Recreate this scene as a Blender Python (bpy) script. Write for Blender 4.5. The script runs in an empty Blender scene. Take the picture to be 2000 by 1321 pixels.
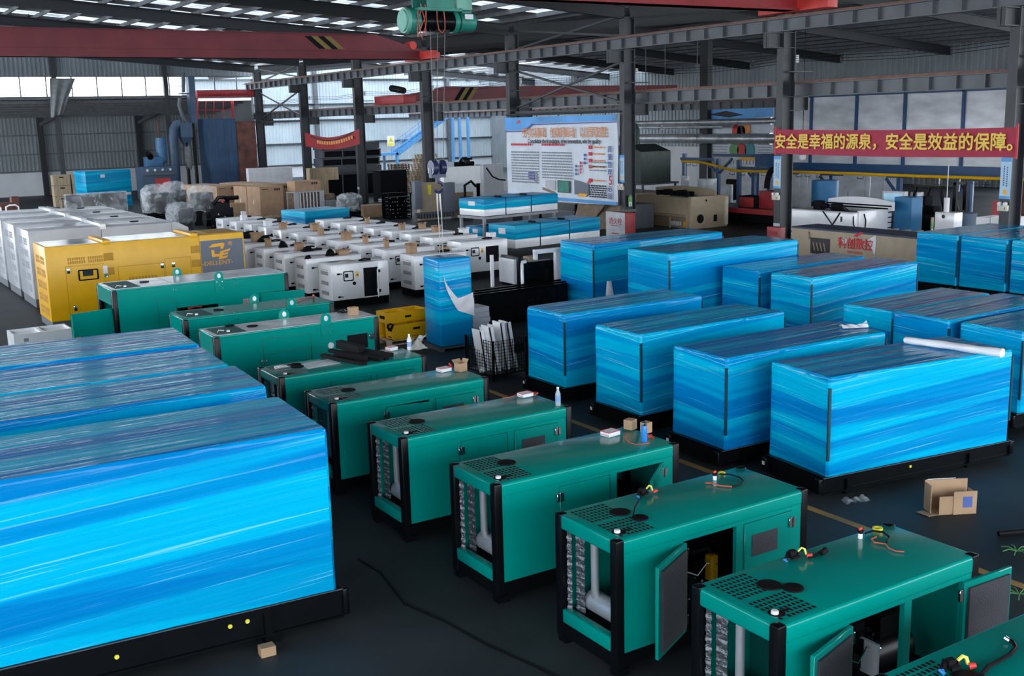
import bpy, bmesh, math, random
from mathutils import Vector, Matrix
random.seed(7)
SC = bpy.context.scene
COL = SC.collection
R = math.radians
# ------------------------------------------------------------------ camera
FPX = 2146.0                      # focal length in pixels of a 2000x1321 frame
YAW, PIT, ROL = R(57.816631), R(11.20775426), R(1.49203028)
CF = Vector((math.cos(YAW)*math.cos(PIT), math.sin(YAW)*math.cos(PIT), -math.sin(PIT)))
_r = Vector((math.sin(YAW), -math.cos(YAW), 0)); _d = CF.cross(_r)
CR = _r*math.cos(ROL) + _d*math.sin(ROL); CD = CF.cross(CR)
CAM = Vector((0, 0, 5.0))
cd = bpy.data.cameras.new('camera'); cam = bpy.data.objects.new('camera', cd); COL.objects.link(cam)
cd.sensor_width = 36; cd.lens = FPX*36/2000; cd.clip_end = 500
cam.matrix_world = Matrix(((CR.x, -CD.x, -CF.x, CAM.x), (CR.y, -CD.y, -CF.y, CAM.y), (CR.z, -CD.z, -CF.z, CAM.z), (0, 0, 0, 1)))
SC.camera = cam
def _ray(u, v): return CR*((u-1000)/FPX) + CD*((v-660.5)/FPX) + CF
def AZ(u, v, z=0.0): w = _ray(u, v); return CAM + w*((z-CAM.z)/w.z)     # the point a sight line meets at height z ...
def AY(u, v, y): w = _ray(u, v); return CAM + w*((y-CAM.y)/w.y)         # ... on the plane y
def AX(u, v, x): w = _ray(u, v); return CAM + w*((x-CAM.x)/w.x)         # ... on the plane x
# ------------------------------------------------------------------ world, light, exposure
SC.view_settings.view_transform = 'Standard'; SC.view_settings.look = 'None'
SC.view_settings.exposure = 0.15; SC.view_settings.gamma = 1.0; SC.view_settings.use_curve_mapping = False
SC.cycles.max_bounces = 6; SC.cycles.diffuse_bounces = 3; SC.cycles.glossy_bounces = 3; SC.cycles.transmission_bounces = 4
SC.cycles.caustics_reflective = False; SC.cycles.caustics_refractive = False
W = bpy.data.worlds.new('overcast_sky'); SC.world = W; W.use_nodes = True
WN = W.node_tree; bg = WN.nodes['Background']; bg.inputs[1].default_value = 7.0
_tc = WN.nodes.new('ShaderNodeTexCoord'); _sp = WN.nodes.new('ShaderNodeSeparateXYZ'); WN.links.new(_tc.outputs['Generated'], _sp.inputs[0])
_rp = WN.nodes.new('ShaderNodeValToRGB'); WN.links.new(_sp.outputs[2], _rp.inputs['Fac']); _e = _rp.color_ramp.elements
_e[0].position = 0.10; _e[0].color = (0.86, 0.93, 1.0, 1); _e[1].position = 0.75; _e[1].color = (0.52, 0.60, 0.70, 1)
WN.links.new(_rp.outputs[0], bg.inputs[0])
# ------------------------------------------------------------------ materials
MATS = {}
def mat(name, col, rough=0.5, metal=0.0, spec=0.5, var=0.06, nscale=3.0, bump=0.0, bscale=40.0, emit=0.0, stretch=(1, 1, 1), alpha=1.0, trans=0.0):
    if name in MATS: return MATS[name]
    m = bpy.data.materials.new(name); m.use_nodes = True; MATS[name] = m
    nt = m.node_tree; b = nt.nodes['Principled BSDF']
    b.inputs['Roughness'].default_value = rough; b.inputs['Metallic'].default_value = metal
    b.inputs['Specular IOR Level'].default_value = spec
    tc = nt.nodes.new('ShaderNodeTexCoord'); mp = nt.nodes.new('ShaderNodeMapping'); mp.inputs['Scale'].default_value = stretch
    nt.links.new(tc.outputs['Object'], mp.inputs['Vector'])
    no = nt.nodes.new('ShaderNodeTexNoise'); no.inputs['Scale'].default_value = nscale; no.inputs['Detail'].default_value = 4
    nt.links.new(mp.outputs[0], no.inputs['Vector'])
    rp = nt.nodes.new('ShaderNodeValToRGB'); e = rp.color_ramp.elements
    lo = [max(0, c*(1-var*2.2)) for c in col]; hi = [min(1, c*(1+var*1.6)) for c in col]
    e[0].position = 0.3; e[0].color = (*lo, 1); e[1].position = 0.7; e[1].color = (*hi, 1)
    nt.links.new(no.outputs['Fac'], rp.inputs['Fac']); nt.links.new(rp.outputs['Color'], b.inputs['Base Color'])
    if bump:
        n2 = nt.nodes.new('ShaderNodeTexNoise'); n2.inputs['Scale'].default_value = bscale; n2.inputs['Detail'].default_value = 5
        nt.links.new(mp.outputs[0], n2.inputs['Vector'])
        bp = nt.nodes.new('ShaderNodeBump'); bp.inputs['Strength'].default_value = bump; bp.inputs['Distance'].default_value = 0.02
        nt.links.new(n2.outputs['Fac'], bp.inputs['Height']); nt.links.new(bp.outputs[0], b.inputs['Normal'])
    if emit:
        b.inputs['Emission Color'].default_value = (*col, 1); b.inputs['Emission Strength'].default_value = emit
    if trans: b.inputs['Transmission Weight'].default_value = trans
    if alpha < 1: b.inputs['Alpha'].default_value = alpha
    return m
def film_mat(name, base, band, rough=0.10, bands=1.6, slope=0.06):
    """stretch film: overlapping bands of film along the load, fine glossy creases"""
    m = bpy.data.materials.new(name); m.use_nodes = True; MATS[name] = m
    nt = m.node_tree; L = nt.links; b = nt.nodes['Principled BSDF']
    def N(t, **k):
        n = nt.nodes.new(t)
        for a, v in k.items(): setattr(n, a, v)
        return n
    def M(op, a, c=None):
        n = N('ShaderNodeMath', operation=op)
        for i, v in enumerate((a, c)):
            if v is None: continue
            if isinstance(v, (int, float)): n.inputs[i].default_value = v
            else: L.new(v, n.inputs[i])
        return n.outputs[0]
    tc = N('ShaderNodeTexCoord'); sp = N('ShaderNodeSeparateXYZ'); L.new(tc.outputs['Object'], sp.inputs[0])
    sn = N('ShaderNodeSeparateXYZ'); L.new(tc.outputs['Normal'], sn.inputs[0])
    oi = N('ShaderNodeObjectInfo')
    ax = M('GREATER_THAN', M('ABSOLUTE', sn.outputs[0]), 0.7)      # end faces
    az = M('GREATER_THAN', M('ABSOLUTE', sn.outputs[2]), 0.7)      # the top
    x, y, z = sp.outputs
    along = M('ADD', M('MULTIPLY', x, M('SUBTRACT', 1.0, ax)), M('MULTIPLY', y, ax))
    across = M('ADD', M('MULTIPLY', z, M('SUBTRACT', 1.0, az)), M('MULTIPLY', y, az))
    across = M('SUBTRACT', across, M('MULTIPLY', along, slope))
    seed = M('MULTIPLY', oi.outputs['Random'], 37.0)
    def noise(sa, sc, det, off=0.0, lac=2.0):
        cb = N('ShaderNodeCombineXYZ'); L.new(M('MULTIPLY', along, sa), cb.inputs[0]); L.new(M('MULTIPLY', across, sc), cb.inputs[1]); L.new(M('ADD', seed, off), cb.inputs[2])
        n = N('ShaderNodeTexNoise'); n.inputs['Scale'].default_value = 1; n.inputs['Detail'].default_value = det; L.new(cb.outputs[0], n.inputs['Vector'])
        return n.outputs['Fac']
    r1 = N('ShaderNodeValToRGB'); e = r1.color_ramp.elements
    e[0].position = .455; e[0].color = (*band, 1); e[1].position = .51; e[1].color = (*base, 1)
    L.new(noise(0.07, bands*2.0, 0.8), r1.inputs['Fac'])
    r2 = N('ShaderNodeValToRGB'); e = r2.color_ramp.elements
    e[0].position = .35; e[0].color = (.88, .92, .95, 1); e[1].position = .7; e[1].color = (1, 1, 1, 1)
    L.new(noise(0.25, 13.0, 3, 9.0), r2.inputs['Fac'])
    mx = N('ShaderNodeMix', data_type='RGBA', blend_type='MULTIPLY'); mx.inputs[0].default_value = 1.0
    L.new(r1.outputs[0], mx.inputs[6]); L.new(r2.outputs[0], mx.inputs[7]); # a second lap of film, wound at another slope
    ac0 = across; across = M('ADD', across, M('MULTIPLY', along, slope*1.9)); lap = noise(0.05, bands*1.5, 0.6, 23.0); across = ac0
    r4 = N('ShaderNodeValToRGB'); e = r4.color_ramp.elements; e[0].position = .52; e[0].color = (1, 1, 1, 1); e[1].position = .56; e[1].color = (.66, .78, .90, 1)
    L.new(lap, r4.inputs['Fac']); m4 = N('ShaderNodeMix', data_type='RGBA', blend_type='MULTIPLY'); m4.inputs[0].default_value = 1.0
    L.new(mx.outputs[2], m4.inputs[6]); L.new(r4.outputs[0], m4.inputs[7]); mx = m4
    r3 = N('ShaderNodeValToRGB'); e = r3.color_ramp.elements       # pale stretch marks, with the film's white highlights painted in
    e[0].position = .64; e[0].color = (0, 0, 0, 1); e[1].position = .74; e[1].color = (1, 1, 1, 1)
    L.new(noise(0.45, 42.0, 2, 17.0), r3.inputs['Fac'])
    m3 = N('ShaderNodeMix', data_type='RGBA'); L.new(M('MULTIPLY', r3.outputs[0], 0.45), m3.inputs[0]); L.new(mx.outputs[2], m3.inputs[6]); m3.inputs[7].default_value = (0.30, 0.80, 0.95, 1)
    L.new(m3.outputs[2], b.inputs['Base Color'])
    h = M('ADD', M('ADD', M('MULTIPLY', noise(0.4, 24.0, 2, 3.0), 0.45), M('MULTIPLY', noise(2.2, 5.0, 3, 5.0), 0.45)), M('MULTIPLY', noise(0.22, 8.0, 1, 31.0), 1.6))
    bp = N('ShaderNodeBump'); bp.inputs['Strength'].default_value = 0.42; bp.inputs['Distance'].default_value = 0.025
    L.new(h, bp.inputs['Height']); L.new(bp.outputs[0], b.inputs['Normal'])
    b.inputs['Roughness'].default_value = rough; b.inputs['Specular IOR Level'].default_value = 0.13
    b.inputs['Coat Weight'].default_value = 0.04; b.inputs['Coat Roughness'].default_value = 0.08
    L.new(bp.outputs[0], b.inputs['Coat Normal'])
    return m
film_mat('blue_film', (0.0, 0.45, 0.72), (0.0, 0.27, 0.60))
film_mat('teal_film', (0.0, 0.42, 0.66), (0.0, 0.28, 0.52), rough=0.3, bands=2.4)
mat('green_paint', (0.0, 0.27, 0.225), 0.17, spec=0.24, var=0.03, nscale=1.5)
mat('green_dark', (0.0, 0.10, 0.09), 0.5)
mat('black_paint', (0.004, 0.005, 0.006), 0.25, spec=0.14)
mat('black_matte', (0.007, 0.007, 0.009), 0.7, spec=0.12)
mat('rubber', (0.007, 0.007, 0.008), 0.6, spec=.12)
mat('foam', (0.045, 0.045, 0.055), 0.75, bump=0.4, bscale=60)
mat('white_paint', (0.88, 0.89, 0.92), 0.15, var=0.02)
mat('pale_film_sheen', (0.70, 0.78, 0.80), 0.14, var=0.12, nscale=2.0, bump=0.05, bscale=5)  # roof reflections put into a pale colour; also colours a loose plastic sheet
mat('grey_paint', (0.52, 0.54, 0.58), 0.22, var=0.03)
mat('grey_vent', (0.30, 0.31, 0.33), 0.6)
mat('dark_grey', (0.09, 0.10, 0.12), 0.45)
mat('yellow_paint', (0.82, 0.43, 0.0), 0.35, var=0.03)
mat('yellow_dark', (0.50, 0.25, 0.0), 0.5)
mat('orange_logo', (0.90, 0.42, 0.02), 0.5, var=0.02)
mat('slate_panel', (0.125, 0.145, 0.185), 0.45, var=0.02)
mat('steel', (0.62, 0.64, 0.67), 0.3, metal=0.9)
mat('galvanized', (0.60, 0.63, 0.66), 0.34, metal=0.75, var=0.12, nscale=2, bump=0.1, bscale=8)
mat('foil', (0.17, 0.18, 0.20), 0.32, metal=0.8, bump=0.8, bscale=34)
mat('silver_paint', (0.50, 0.52, 0.56), 0.38, metal=0.5)
mat('chrome', (0.75, 0.75, 0.77), 0.15, metal=1.0)
mat('white_plastic', (0.80, 0.80, 0.82), 0.4, var=0.03)
def plastic_film():
    m = mat('clear_plastic', (0.85, 0.89, 0.94), 0.12, var=0.05, alpha=0.5, bump=1.0, bscale=9)
    nt = m.node_tree; tc = nt.nodes.new('ShaderNodeTexCoord'); n = nt.nodes.new('ShaderNodeTexNoise'); n.inputs['Scale'].default_value = 2.2; n.inputs['Detail'].default_value = 3; n.inputs['Distortion'].default_value = 1.0
    r = nt.nodes.new('ShaderNodeValToRGB'); e = r.color_ramp.elements; e[0].position = .35; e[0].color = (.10, .10, .10, 1); e[1].position = .95; e[1].color = (.75, .75, .75, 1)  # cloudy opacity paints in the white highlights of crumpled plastic
    nt.links.new(tc.outputs['Object'], n.inputs['Vector']); nt.links.new(n.outputs['Fac'], r.inputs['Fac']); nt.links.new(r.outputs[0], nt.nodes['Principled BSDF'].inputs['Alpha'])
plastic_film()
mat('bottle_plastic', (0.75, 0.87, 0.95), 0.08, alpha=0.35)
mat('bottle_blue', (0.02, 0.22, 0.62), 0.3)
mat('cardboard', (0.42, 0.27, 0.16), 0.75, var=0.07)
mat('carton_side', (0.47, 0.30, 0.185), 0.75, var=0.06)
mat('corrugated_card', (0.44, 0.34, 0.22), 0.8, var=0.15, nscale=4, stretch=(6, 6, .4))
mat('pallet_wood', (0.60, 0.46, 0.30), 0.8, var=0.2, nscale=5)
mat('old_wood', (0.26, 0.19, 0.13), 0.85, var=0.25, nscale=5)
mat('red_paint', (0.36, 0.030, 0.036), 0.45, var=0.08)
mat('crane_red', (0.17, 0.018, 0.026), 0.5, var=0.10, nscale=.8)
mat('crane_bright', (0.33, 0.022, 0.028), 0.5, var=0.06)
mat('red_print', (0.60, 0.03, 0.05), 0.6, var=0.02)
mat('signal_red', (0.65, 0.05, 0.04), 0.5)
mat('red_wire', (0.55, 0.10, 0.06), 0.5)
mat('yellow_wire', (0.75, 0.72, 0.12), 0.5)
mat('yellow_decal', (0.80, 0.72, 0.05), 0.5)
mat('green_light', (0.05, 0.75, 0.25), 0.4)
mat('blue_wire', (0.03, 0.25, 0.65), 0.5)
mat('steel_blue', (0.055, 0.10, 0.17), 0.5, var=0.08, nscale=1)
mat('booth_blue', (0.035, 0.085, 0.17), 0.5, var=0.12, nscale=1)
mat('frame_blue', (0.012, 0.065, 0.17), 0.45)
mat('sky_blue_paint', (0.10, 0.32, 0.62), 0.45)
mat('cabinet_blue', (0.01, 0.16, 0.36), 0.45)
mat('rust', (0.14, 0.055, 0.04), 0.75, var=0.2, nscale=2)
mat('rail_rust', (0.20, 0.10, 0.075), 0.7, var=0.15)
mat('beam_grey', (0.105, 0.115, 0.130), 0.5, var=0.10, nscale=1.2)
mat('column_grey', (0.034, 0.038, 0.044), 0.5, var=0.10, nscale=1.2)
mat('rafter_dark', (0.012, 0.014, 0.018), 0.6)
mat('purlin_grey', (0.13, 0.135, 0.145), 0.6, var=0.1)
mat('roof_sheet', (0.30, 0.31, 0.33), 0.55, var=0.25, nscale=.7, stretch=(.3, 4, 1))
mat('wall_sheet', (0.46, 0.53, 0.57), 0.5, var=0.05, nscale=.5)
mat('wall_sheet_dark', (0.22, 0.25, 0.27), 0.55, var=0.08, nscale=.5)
mat('white_wall', (0.62, 0.64, 0.67), 0.7, var=0.04, nscale=.7)
mat('silver_wall', (0.70, 0.72, 0.76), 0.45, metal=0.1, var=0.10, nscale=.8, stretch=(1, 1, 3), bump=0.1, bscale=3)
mat('tan_paint', (0.40, 0.315, 0.215), 0.5, var=0.04)
mat('tan_dark', (0.25, 0.19, 0.125), 0.55, var=0.05)
mat('tarp', (0.27, 0.20, 0.14), 0.8, var=0.12, bump=0.3, bscale=5)
mat('grey_cloth', (0.22, 0.23, 0.24), 0.85, var=0.12, bump=0.3, bscale=8)
mat('banner_red', (0.40, 0.025, 0.06), 0.65, var=0.04)
mat('banner_gold', (0.90, 0.62, 0.10), 0.6, var=0.03)
mat('poster_white', (0.66, 0.72, 0.80), 0.5, var=0.05, nscale=1)
mat('poster_blue', (0.10, 0.36, 0.75), 0.5, var=0.15, nscale=.6)
mat('poster_indigo', (0.09, 0.10, 0.33), 0.5)
mat('ink_black', (0.02, 0.02, 0.025), 0.6)
mat('ink_grey', (0.26, 0.28, 0.31), 0.6)
mat('ink_blue', (0.07, 0.12, 0.36), 0.6)
mat('ink_orange', (0.78, 0.30, 0.10), 0.6)
mat('hoist_green', (0.02, 0.22, 0.17), 0.4, var=0.1)
mat('hoist_mint', (0.16, 0.42, 0.34), 0.45, var=0.1)
mat('hook_blue', (0.02, 0.03, 0.09), 0.35)
mat('wire_grey', (.16, .16, .16), .5)
mat('webbing', (0.72, 0.75, 0.76), 0.8)
mat('tank_green', (0.035, 0.055, 0.048), 0.5, var=0.1)
mat('screen_dark', (0.02, 0.03, 0.035), 0.2)
mat('lamp_glow', (0.95, 0.98, 1.0), 0.5, emit=6.0)
mat('screen_glow', (0.25, 0.45, 0.60), 0.4, emit=0.5)
mat('plant_green', (0.12, 0.35, 0.10), 0.6)
mat('paper', (0.80, 0.80, 0.84), 0.7, var=0.04)
mat('teal_sheet', (0.03, 0.30, 0.36), 0.4)
mat('print_green', (0.16, 0.42, 0.16), 0.6)
mat('hazard_yellow', (0.22, 0.15, 0.03), 0.6)
# ------------------------------------------------------------------ mesh helpers
class MB:
    """collects shapes and links them as ONE mesh object"""
    def __init__(self): self.v = []; self.f = []; self.s = []; self.m = []; self.cur = 0
    def add(self, vs, fs, smooth=False, M=None):
        o = len(self.v)
        self.v += [tuple(M @ Vector(p)) if M is not None else tuple(p) for p in vs]
        self.f += [tuple(i+o for i in f) for f in fs]; self.s += [smooth]*len(fs); self.m += [self.cur]*len(fs)
        return self
    def box(self, x0, x1, y0, y1, z0, z1, M=None):
        vs = [(x, y, z) for x in (x0, x1) for y in (y0, y1) for z in (z0, z1)]
        return self.add(vs, [(0, 1, 3, 2), (4, 6, 7, 5), (0, 4, 5, 1), (2, 3, 7, 6), (0, 2, 6, 4), (1, 5, 7, 3)], M=M)
    def rbox(self, x0, x1, y0, y1, z0, z1, r=0.02, seg=2, M=None):
        bm = bmesh.new(); bmesh.ops.create_cube(bm, size=1)
        for v in bm.verts: v.co = Vector(((x0+x1)/2+v.co.x*(x1-x0), (y0+y1)/2+v.co.y*(y1-y0), (z0+z1)/2+v.co.z*(z1-z0)))
        bmesh.ops.bevel(bm, geom=bm.edges[:], offset=r, segments=seg, affect='EDGES', profile=0.5)
        bm.verts.index_update(); vs = [v.co.copy() for v in bm.verts]; fs = [[v.index for v in f.verts] for f in bm.faces]; bm.free()
        return self.add(vs, fs, True, M)
    def cyl(self, p0, p1, r, n=12, r1=None, cap=True, M=None):
        p0 = Vector(p0); p1 = Vector(p1); r1 = r if r1 is None else r1
        d = (p1-p0).normalized(); a = d.orthogonal().normalized(); b = d.cross(a); vs = []
        for p, q in ((p0, r), (p1, r1)):
            for i in range(n):
                t = 2*math.pi*i/n; vs.append(p+a*(q*math.cos(t))+b*(q*math.sin(t)))
        self.add(vs, [(i, (i+1) % n, n+(i+1) % n, n+i) for i in range(n)], True, M)
        if cap: self.add(vs[:n], [tuple(range(n))[::-1]], False, M); self.add(vs[n:], [tuple(range(n))], False, M)
        return self
    def tube(self, pts, r, n=6, M=None):
        pts = [Vector(p) for p in pts]; vs = []; K = len(pts); a = None
        for k, p in enumerate(pts):
            d = (pts[min(k+1, K-1)]-pts[max(k-1, 0)]).normalized()
            a = d.orthogonal().normalized() if a is None else (a-d*a.dot(d)).normalized()
            b = d.cross(a)
            for i in range(n):
                t = 2*math.pi*i/n; vs.append(p+a*(r*math.cos(t))+b*(r*math.sin(t)))
        fs = [(k*n+i, k*n+(i+1) % n, (k+1)*n+(i+1) % n, (k+1)*n+i) for k in range(K-1) for i in range(n)]
        fs += [tuple(range(n))[::-1], tuple((K-1)*n+i for i in range(n))]
        return self.add(vs, fs, True, M)
    def bar(self, p0, p1, w, h, up=(0, 0, 1), M=None):
        p0 = Vector(p0); p1 = Vector(p1); d = (p1-p0).normalized(); u = Vector(up); s = d.cross(u)
        if s.length < 1e-4: s = d.cross(Vector((1, 0, 0)))
        s.normalize(); u = s.cross(d); vs = []
        for p in (p0, p1):
            for a, b in ((-1, -1), (1, -1), (1, 1), (-1, 1)): vs.append(p+s*(a*w/2)+u*(b*h/2))
        return self.add(vs, [(0, 1, 2, 3)[::-1], (4, 5, 6, 7), (0, 1, 5, 4), (1, 2, 6, 5), (2, 3, 7, 6), (3, 0, 4, 7)], M=M)
    def prism(self, poly, a0, a1, axis='y', M=None):
        """poly: 2D points; axis: the extrusion axis"""
        def P(p, a): return {'x': (a, p[0], p[1]), 'y': (p[0], a, p[1]), 'z': (p[0], p[1], a)}[axis]
        n = len(poly); vs = [P(p, a0) for p in poly]+[P(p, a1) for p in poly]
        return self.add(vs, [tuple(range(n)), tuple(range(n, 2*n))[::-1]]+[(i, (i+1) % n, n+(i+1) % n, n+i) for i in range(n)], M=M)
    def lathe(self, prof, c=(0, 0, 0), n=16, M=None):
        c = Vector(c); vs = []; K = len(prof)
        for r, z in prof:
            for i in range(n):
                t = 2*math.pi*i/n; vs.append(c+Vector((r*math.cos(t), r*math.sin(t), z)))
        fs = [(k*n+i, k*n+(i+1) % n, (k+1)*n+(i+1) % n, (k+1)*n+i) for k in range(K-1) for i in range(n)]
        fs += [tuple(range(n))[::-1], tuple((K-1)*n+i for i in range(n))]
        return self.add(vs, fs, True, M)
    def grid(self, fn, nu, nv, M=None, thick=0.0):
        vs = [Vector(fn(i/nu, j/nv)) for i in range(nu+1) for j in range(nv+1)]; w = nv+1
        fs = [(i*w+j, (i+1)*w+j, (i+1)*w+j+1, i*w+j+1) for i in range(nu) for j in range(nv)]
        if thick:
            nrm = (vs[w]-vs[0]).cross(vs[1]-vs[0]).normalized(); k = len(vs)
            vs2 = [p-nrm*thick for p in vs]; fs2 = [tuple(i+k for i in f)[::-1] for f in fs]
            rim = [j for j in range(w)]+[i*w+nv for i in range(1, nu+1)]+[nu*w+j for j in range(nv-1, -1, -1)]+[i*w for i in range(nu-1, 0, -1)]
            q = len(rim); fs = fs+fs2+[(rim[i], rim[(i+1) % q], rim[(i+1) % q]+k, rim[i]+k) for i in range(q)]; vs += vs2
        return self.add(vs, fs, True, M)
    def mesh(self, name, mt):
        me = bpy.data.meshes.new(name); me.from_pydata(self.v, [], self.f)
        me.polygons.foreach_set('use_smooth', self.s); me.polygons.foreach_set('material_index', self.m)
        for q in (mt if isinstance(mt, (list, tuple)) else [mt]): me.materials.append(MATS[q] if isinstance(q, str) else q)
        bm = bmesh.new(); bm.from_mesh(me); bmesh.ops.recalc_face_normals(bm, faces=bm.faces[:]); bm.to_mesh(me); bm.free()
        if any(self.s): me.set_sharp_from_angle(angle=R(42))
        return me
    def build(self, name, mt, parent=None, loc=None, rz=0.0, label=None):
        o = bpy.data.objects.new(name, self.mesh(name, mt)); COL.objects.link(o)
        if parent is not None: o.parent = parent
        if loc is not None: o.location = loc
        if rz: o.rotation_euler = (0, 0, rz)
        if label: o['label'] = label
        return o
def tag(o, label, cat, group=None, kind=None):
    o['label'] = label; o['category'] = cat
    if group: o['group'] = group
    if kind: o['kind'] = kind
    return o
def thing(name, label, cat, loc=(0, 0, 0), rz=0.0, group=None):
    o = bpy.data.objects.new(name, None); COL.objects.link(o); o.location = loc; o.rotation_euler = (0, 0, rz)
    o.empty_display_size = .2
    return tag(o, label, cat, group)
KIDS = {}
def dup(root, loc, rz=None, label=None, group=None, skip=()):
    """a copy of a thing with copies of its parts and sub-parts (meshes shared)"""
    def cp(o, par):
        c = o.copy(); COL.objects.link(c)
        if par is not None: c.parent = par
        for ch in kids(o):
            if ch.name.split('.')[0] not in skip: cp(ch, c)
        return c
    r = cp(root, None); r.location = loc
    if rz is not None: r.rotation_euler = (0, 0, rz)
    if label: r['label'] = label
    if group: r['group'] = group
    return r
def kids(o): return [c for c in COL.objects if c.parent == o]
def struct(name, mb, mt, loc=None):
    o = mb.build(name, mt, None, loc); o['kind'] = 'structure'; return o
def text(s, size, name, mt, parent=None, M=None, thick=0.004, bold=0.0, align='CENTER', stretch=1.0, spacing=1.0, loc=None):
    """raised lettering as a mesh in the local XY plane, moved by M"""
    cu = bpy.data.curves.new('lettering', 'FONT'); cu.body = s; cu.size = size; cu.extrude = thick
    cu.align_x = align; cu.align_y = 'CENTER'; cu.space_character = spacing
    to = bpy.data.objects.new('lettering_source', cu); COL.objects.link(to)
    dg = bpy.context.evaluated_depsgraph_get(); me = bpy.data.meshes.new_from_object(to.evaluated_get(dg))
    bpy.data.objects.remove(to); bpy.data.curves.remove(cu)
    if bold:
        bm = bmesh.new()
        for k_, q in enumerate(((-bold, 0), (bold, 0), (0, bold), (0, -bold))):
            m2 = me.copy(); m2.transform(Matrix.Translation((q[0], q[1], .002*k_))); bm.from_mesh(m2); bpy.data.meshes.remove(m2)
        bm.to_mesh(me); bm.free()
    if stretch != 1.0: me.transform(Matrix.Diagonal((stretch, 1, 1, 1)))
    if M is not None: me.transform(M)
    me.materials.clear(); me.materials.append(MATS[mt]); me.name = name
    o = bpy.data.objects.new(name, me); COL.objects.link(o)
    if parent is not None: o.parent = parent
    if loc is not None: o.location = loc
    return o
# lettering planes: facing -Y (reads along +X) and facing -X (reads along -Y)
def face_y(x, y, z): return Matrix.Translation((x, y, z)) @ Matrix(((1, 0, 0, 0), (0, 0, -1, 0), (0, 1, 0, 0), (0, 0, 0, 1)))
def face_x(x, y, z): return Matrix.Translation((x, y, z)) @ Matrix(((0, 0, -1, 0), (-1, 0, 0, 0), (0, 1, 0, 0), (0, 0, 0, 1)))
def wob(a, i): return a*math.sin(i*12.9898+4.1)*math.cos(i*78.233+1.7)
# ------------------------------------------------------------------ the hall
COLY = [19.75+9.11*k for k in range(-2, 8)]
def floor_material():
    m = mat('floor_paint', (0.034, 0.040, 0.043), 0.55, spec=.2, var=0.25, nscale=0.35, bump=0.06, bscale=9)
    return m
floor_material()
struct('floor', MB().box(-25, 80, -25, 115, -0.2, 0), 'floor_paint')
def corrugated(p, q, z0, z1, pitch=0.30, depth=0.05, z1b=None):
    """a sheet wall between plan points p and q with trapezoid ribs"""
    p = Vector((*p, 0)); q = Vector((*q, 0)); d = (q-p); n = int(d.length/pitch); d.normalize(); nr = Vector((d.y, -d.x, 0))
    vs = []; fs = []; prof = ((0, 0), (.45, 0), (.55, 1), (.9, 1))
    for i in range(n+1):
        for a, b in prof:
            o = p+d*((i+a)*pitch)+nr*(b*depth); t = (i+a)/(n+1)
            zt = z1 if z1b is None else z1+(z1b-z1)*t
            vs += [(o.x, o.y, z0), (o.x, o.y, zt)]
    k = len(vs)//2
    fs = [(2*i, 2*i+2, 2*i+3, 2*i+1) for i in range(k-1)]
    m = MB(); m.add(vs, fs); return m
# --- back end of the near bay: sheet above the window band, lean-to behind it
YB = 86.0
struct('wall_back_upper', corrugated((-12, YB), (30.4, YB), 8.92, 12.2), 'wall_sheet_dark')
w = MB()
for x in [-11+1.75*i for i in range(24)]: w.box(x-.04, x+.04, YB-.03, YB+.05, 7.5, 8.92)
w.box(-12, 30.4, YB-.06, YB+.06, 7.42, 7.52); w.box(-12, 30.4, YB-.06, YB+.06, 8.88, 8.96)
wf = struct('window_1', w, 'dark_grey')
mat('pane', (0.9, 0.95, 1.0), 0.05, alpha=0.12, var=0.01)
MB().box(-12, 30.4, YB-.006, YB+.006, 7.5, 8.9).build('window_pane', 'pane', wf)
struct('trim_1', MB().box(-12, 30.4, YB-.25, YB+.1, 7.30, 7.42), 'purlin_grey')
def sheet(p00, p10, p11, p01, n=40, h=0.05):
    a, b, c, d = map(Vector, (p00, p10, p11, p01)); vs = []
    for i in range(n+1):
        for t, o in ((0, 0), (.5, 0), (.6, h), (.9, h)):
            s = min(1, (i+t)/n); e = Vector((0, 0, o)); vs += [a.lerp(b, s)+e, d.lerp(c, s)+e]
    k = len(vs)//2
    m = MB(); m.add(vs, [(2*i, 2*i+2, 2*i+3, 2*i+1) for i in range(k-1)]); return m
struct('ceiling_lean_to', sheet((-12, YB+.1, 7.45), (30.4, YB+.1, 7.45), (30.4, 96.3, 6.45), (-12, 96.3, 6.45), 120), 'roof_sheet')
for i in range(7):
    t = (i+.5)/7; struct('trim_%d' % (i+2), MB().box(-12, 30.4, YB+10*t-.05, YB+10*t+.05, 7.2-t-.1, 7.42-t-.1), 'purlin_grey')
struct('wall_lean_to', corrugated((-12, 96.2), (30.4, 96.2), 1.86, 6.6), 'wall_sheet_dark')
struct('wall_lean_to_base', MB().box(-12, 30.4, 96.05, 96.3, 0, 1.86), 'white_wall')
struct('wall_lean_to_end', MB().box(30.4, 30.6, 86.2, 96.3, 0, 7.4), 'wall_sheet_dark')
for i, z in enumerate((1.9, 3.25, 4.75)): struct('trim_%d' % (i+10), MB().box(-12, 30.4, 95.98, 96.12, z, z+.1), 'purlin_grey')
for x in (8.4, 16.2, 23.9):
    c = MB().box(x-.2, x+.2, 95.6, 95.98, 0, 6.4).bar((x, 95.7, 5.6), (x+1.6, 94.6, 6.5), .25, .25); struct('column', c, 'rafter_dark')
for x in (7.9, 15.75, 23.65):
    struct('column', MB().box(x-.16, x+.16, YB-.45, YB-.08, 0, 11.4), 'column_grey')
struct('wall_left_blocker', corrugated((-16, 34), (-16, -14), 0, 5.2, .4, .06), 'white_wall')  # unseen wall, added to cut low side light between the generator sets
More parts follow.
